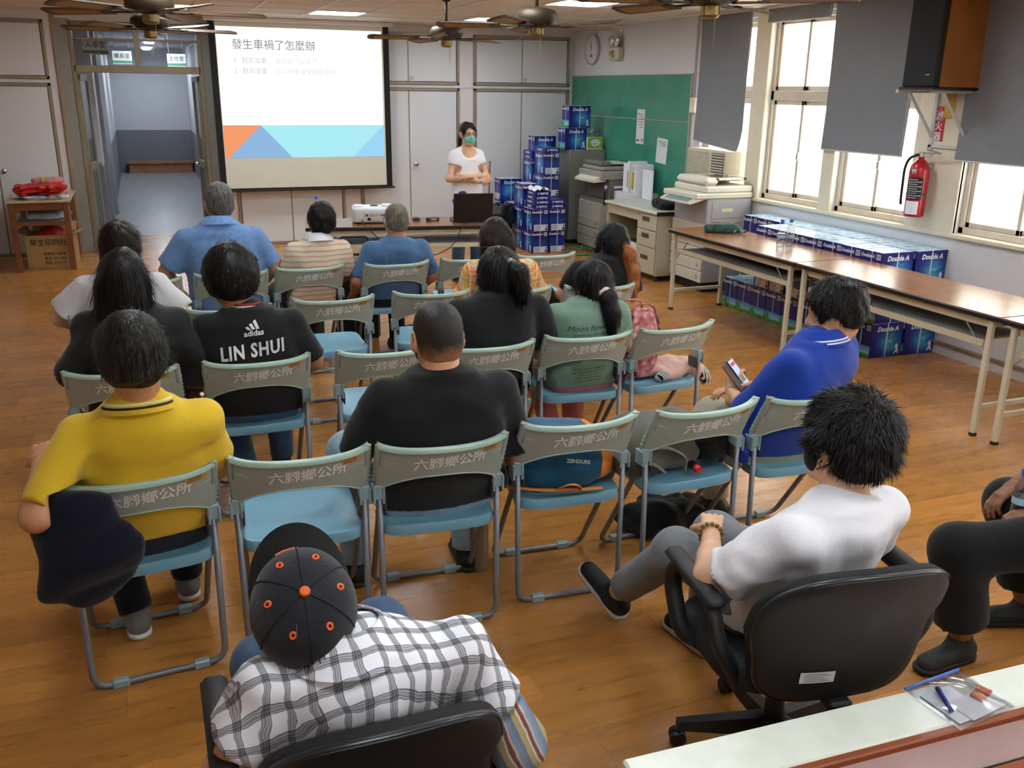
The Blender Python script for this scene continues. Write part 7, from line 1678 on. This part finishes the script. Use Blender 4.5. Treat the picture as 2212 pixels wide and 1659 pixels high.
# green pouch on the long table
t = thing('green_pouch', 'dark green fabric pouch on the long table near the photocopier', 'pouch', (4.76, 6.90, .7402), -.5); S = SDF((-.25, -.15, 0), (.25, .15, .12), .007); S.ell((0, 0, .035), (.14, .075, .042), .01, p=3); S.cap((-.13, -.07, .02), (.13, -.075, .02), .022, .022, .02); S.folds(.006, 60, 7); S.half((0, 0, .002), (0, 0, -1)); link('pouch_body', np_mesh('pouch_body', [S.mesh(1)], cloth('dark_green_canvas', '2a4a40', .75)), t); MB().tube([(-.10, .03, .078), (0, .035, .082), (.10, .03, .078)], .008, 6, flat=.5).build('flap_edge', mat('pouch_tan', '8a7a5c', .7), t, smooth=True)
m = MB(); m.grid(lambda u, v: (.09+.11*u, -.12+.07*v, .006+.03*abs(math.sin(5*u+3*v))), 8, 6); m.build('tag', mat('pouch_tag', '5a7a70', .6), t)
# clear zip pouch with pen on the ledge
MZ = MLg @ T(.92, -.075, .4515) @ RZ(.12); t = thing('zip_pouch', 'clear plastic zip pouch with a blue edge on the white ledge', 'pouch', (0, 0, 0))
m = MB(); m.grid(lambda u, v: MZ @ Vector(((u-.5)*.20, (v-.5)*.17, .006+.022*math.sin(PI*u)*math.sin(PI*v)+.006*math.sin(9*u+5*v)*math.sin(PI*v))), 16, 12); m.grid(lambda u, v: MZ @ Vector(((u-.5)*.20, (.5-v)*.17, .001)), 2, 2); m.build('film', clear_mat('pouch_film', (.90, .91, .93, 1), .10, .12), t, smooth=True); MB().tube([MZ @ Vector((-.10, .085, .006)), MZ @ Vector((.10, .085, .006))], .004, 6).build('zip', mat('zip_blue', '2f6fd0', .4), t)
for k, (a, b, c, d, mm) in enumerate(((-.085, .02, -.07, .05, M_cprt), (-.05, .085, -.075, .0, mat('card_white', 'd6dbe3', .5)))): MB().cbox(a, b, c, d, .0015+.003*k, .004+.003*k, .0005, M=MZ @ RZ(.06*k)).build('card', mm, t)
MB().tube([MZ @ Vector((-.03, .045, .014)), MZ @ Vector((-.075, -.035, .014))], .0065, 8).build('pen', mat('pen_blue', '26307a', .35), t, smooth=True); MB().cbox(.02, .08, -.05, -.015, .008, .016, .002, M=MZ @ RZ(.3)).build('red_packet', mat('packet_red', 'b5523a', .5, var=.5, vs=60), t)
# bottle held by the man at the right edge
bottle('water_bottle', 'water bottle with a blue cap in the hand at the right picture edge', (2.68, 2.0, .53), .9)
# foreground phone of the capped person
t = thing('spectacles', 'clear-framed spectacles on the face under the dark cap', 'glasses', (.31, 1.50, 0)); p = P['cap']; H, R = p['H'], p['R']; g = MB()
for s in (-1, 1):
    g.tube([tuple(H+R @ V(s*.034+.026*math.cos(a), .108, .0+.02*math.sin(a))) for a in [2*PI*i/16 for i in range(16)]], .002, 5, closed=True); g.tube([tuple(H+R @ V(*q)) for q in ((s*.06, .108, .004), (s*.084, .05, .008), (s*.088, -.01, .0))], .002, 5)
g.tube([tuple(H+R @ V(*q)) for q in ((-.008, .108, .004), (.008, .108, .004))], .002, 5); g.build('frame', mat('clear_frame', 'a8a49a', .2), t)
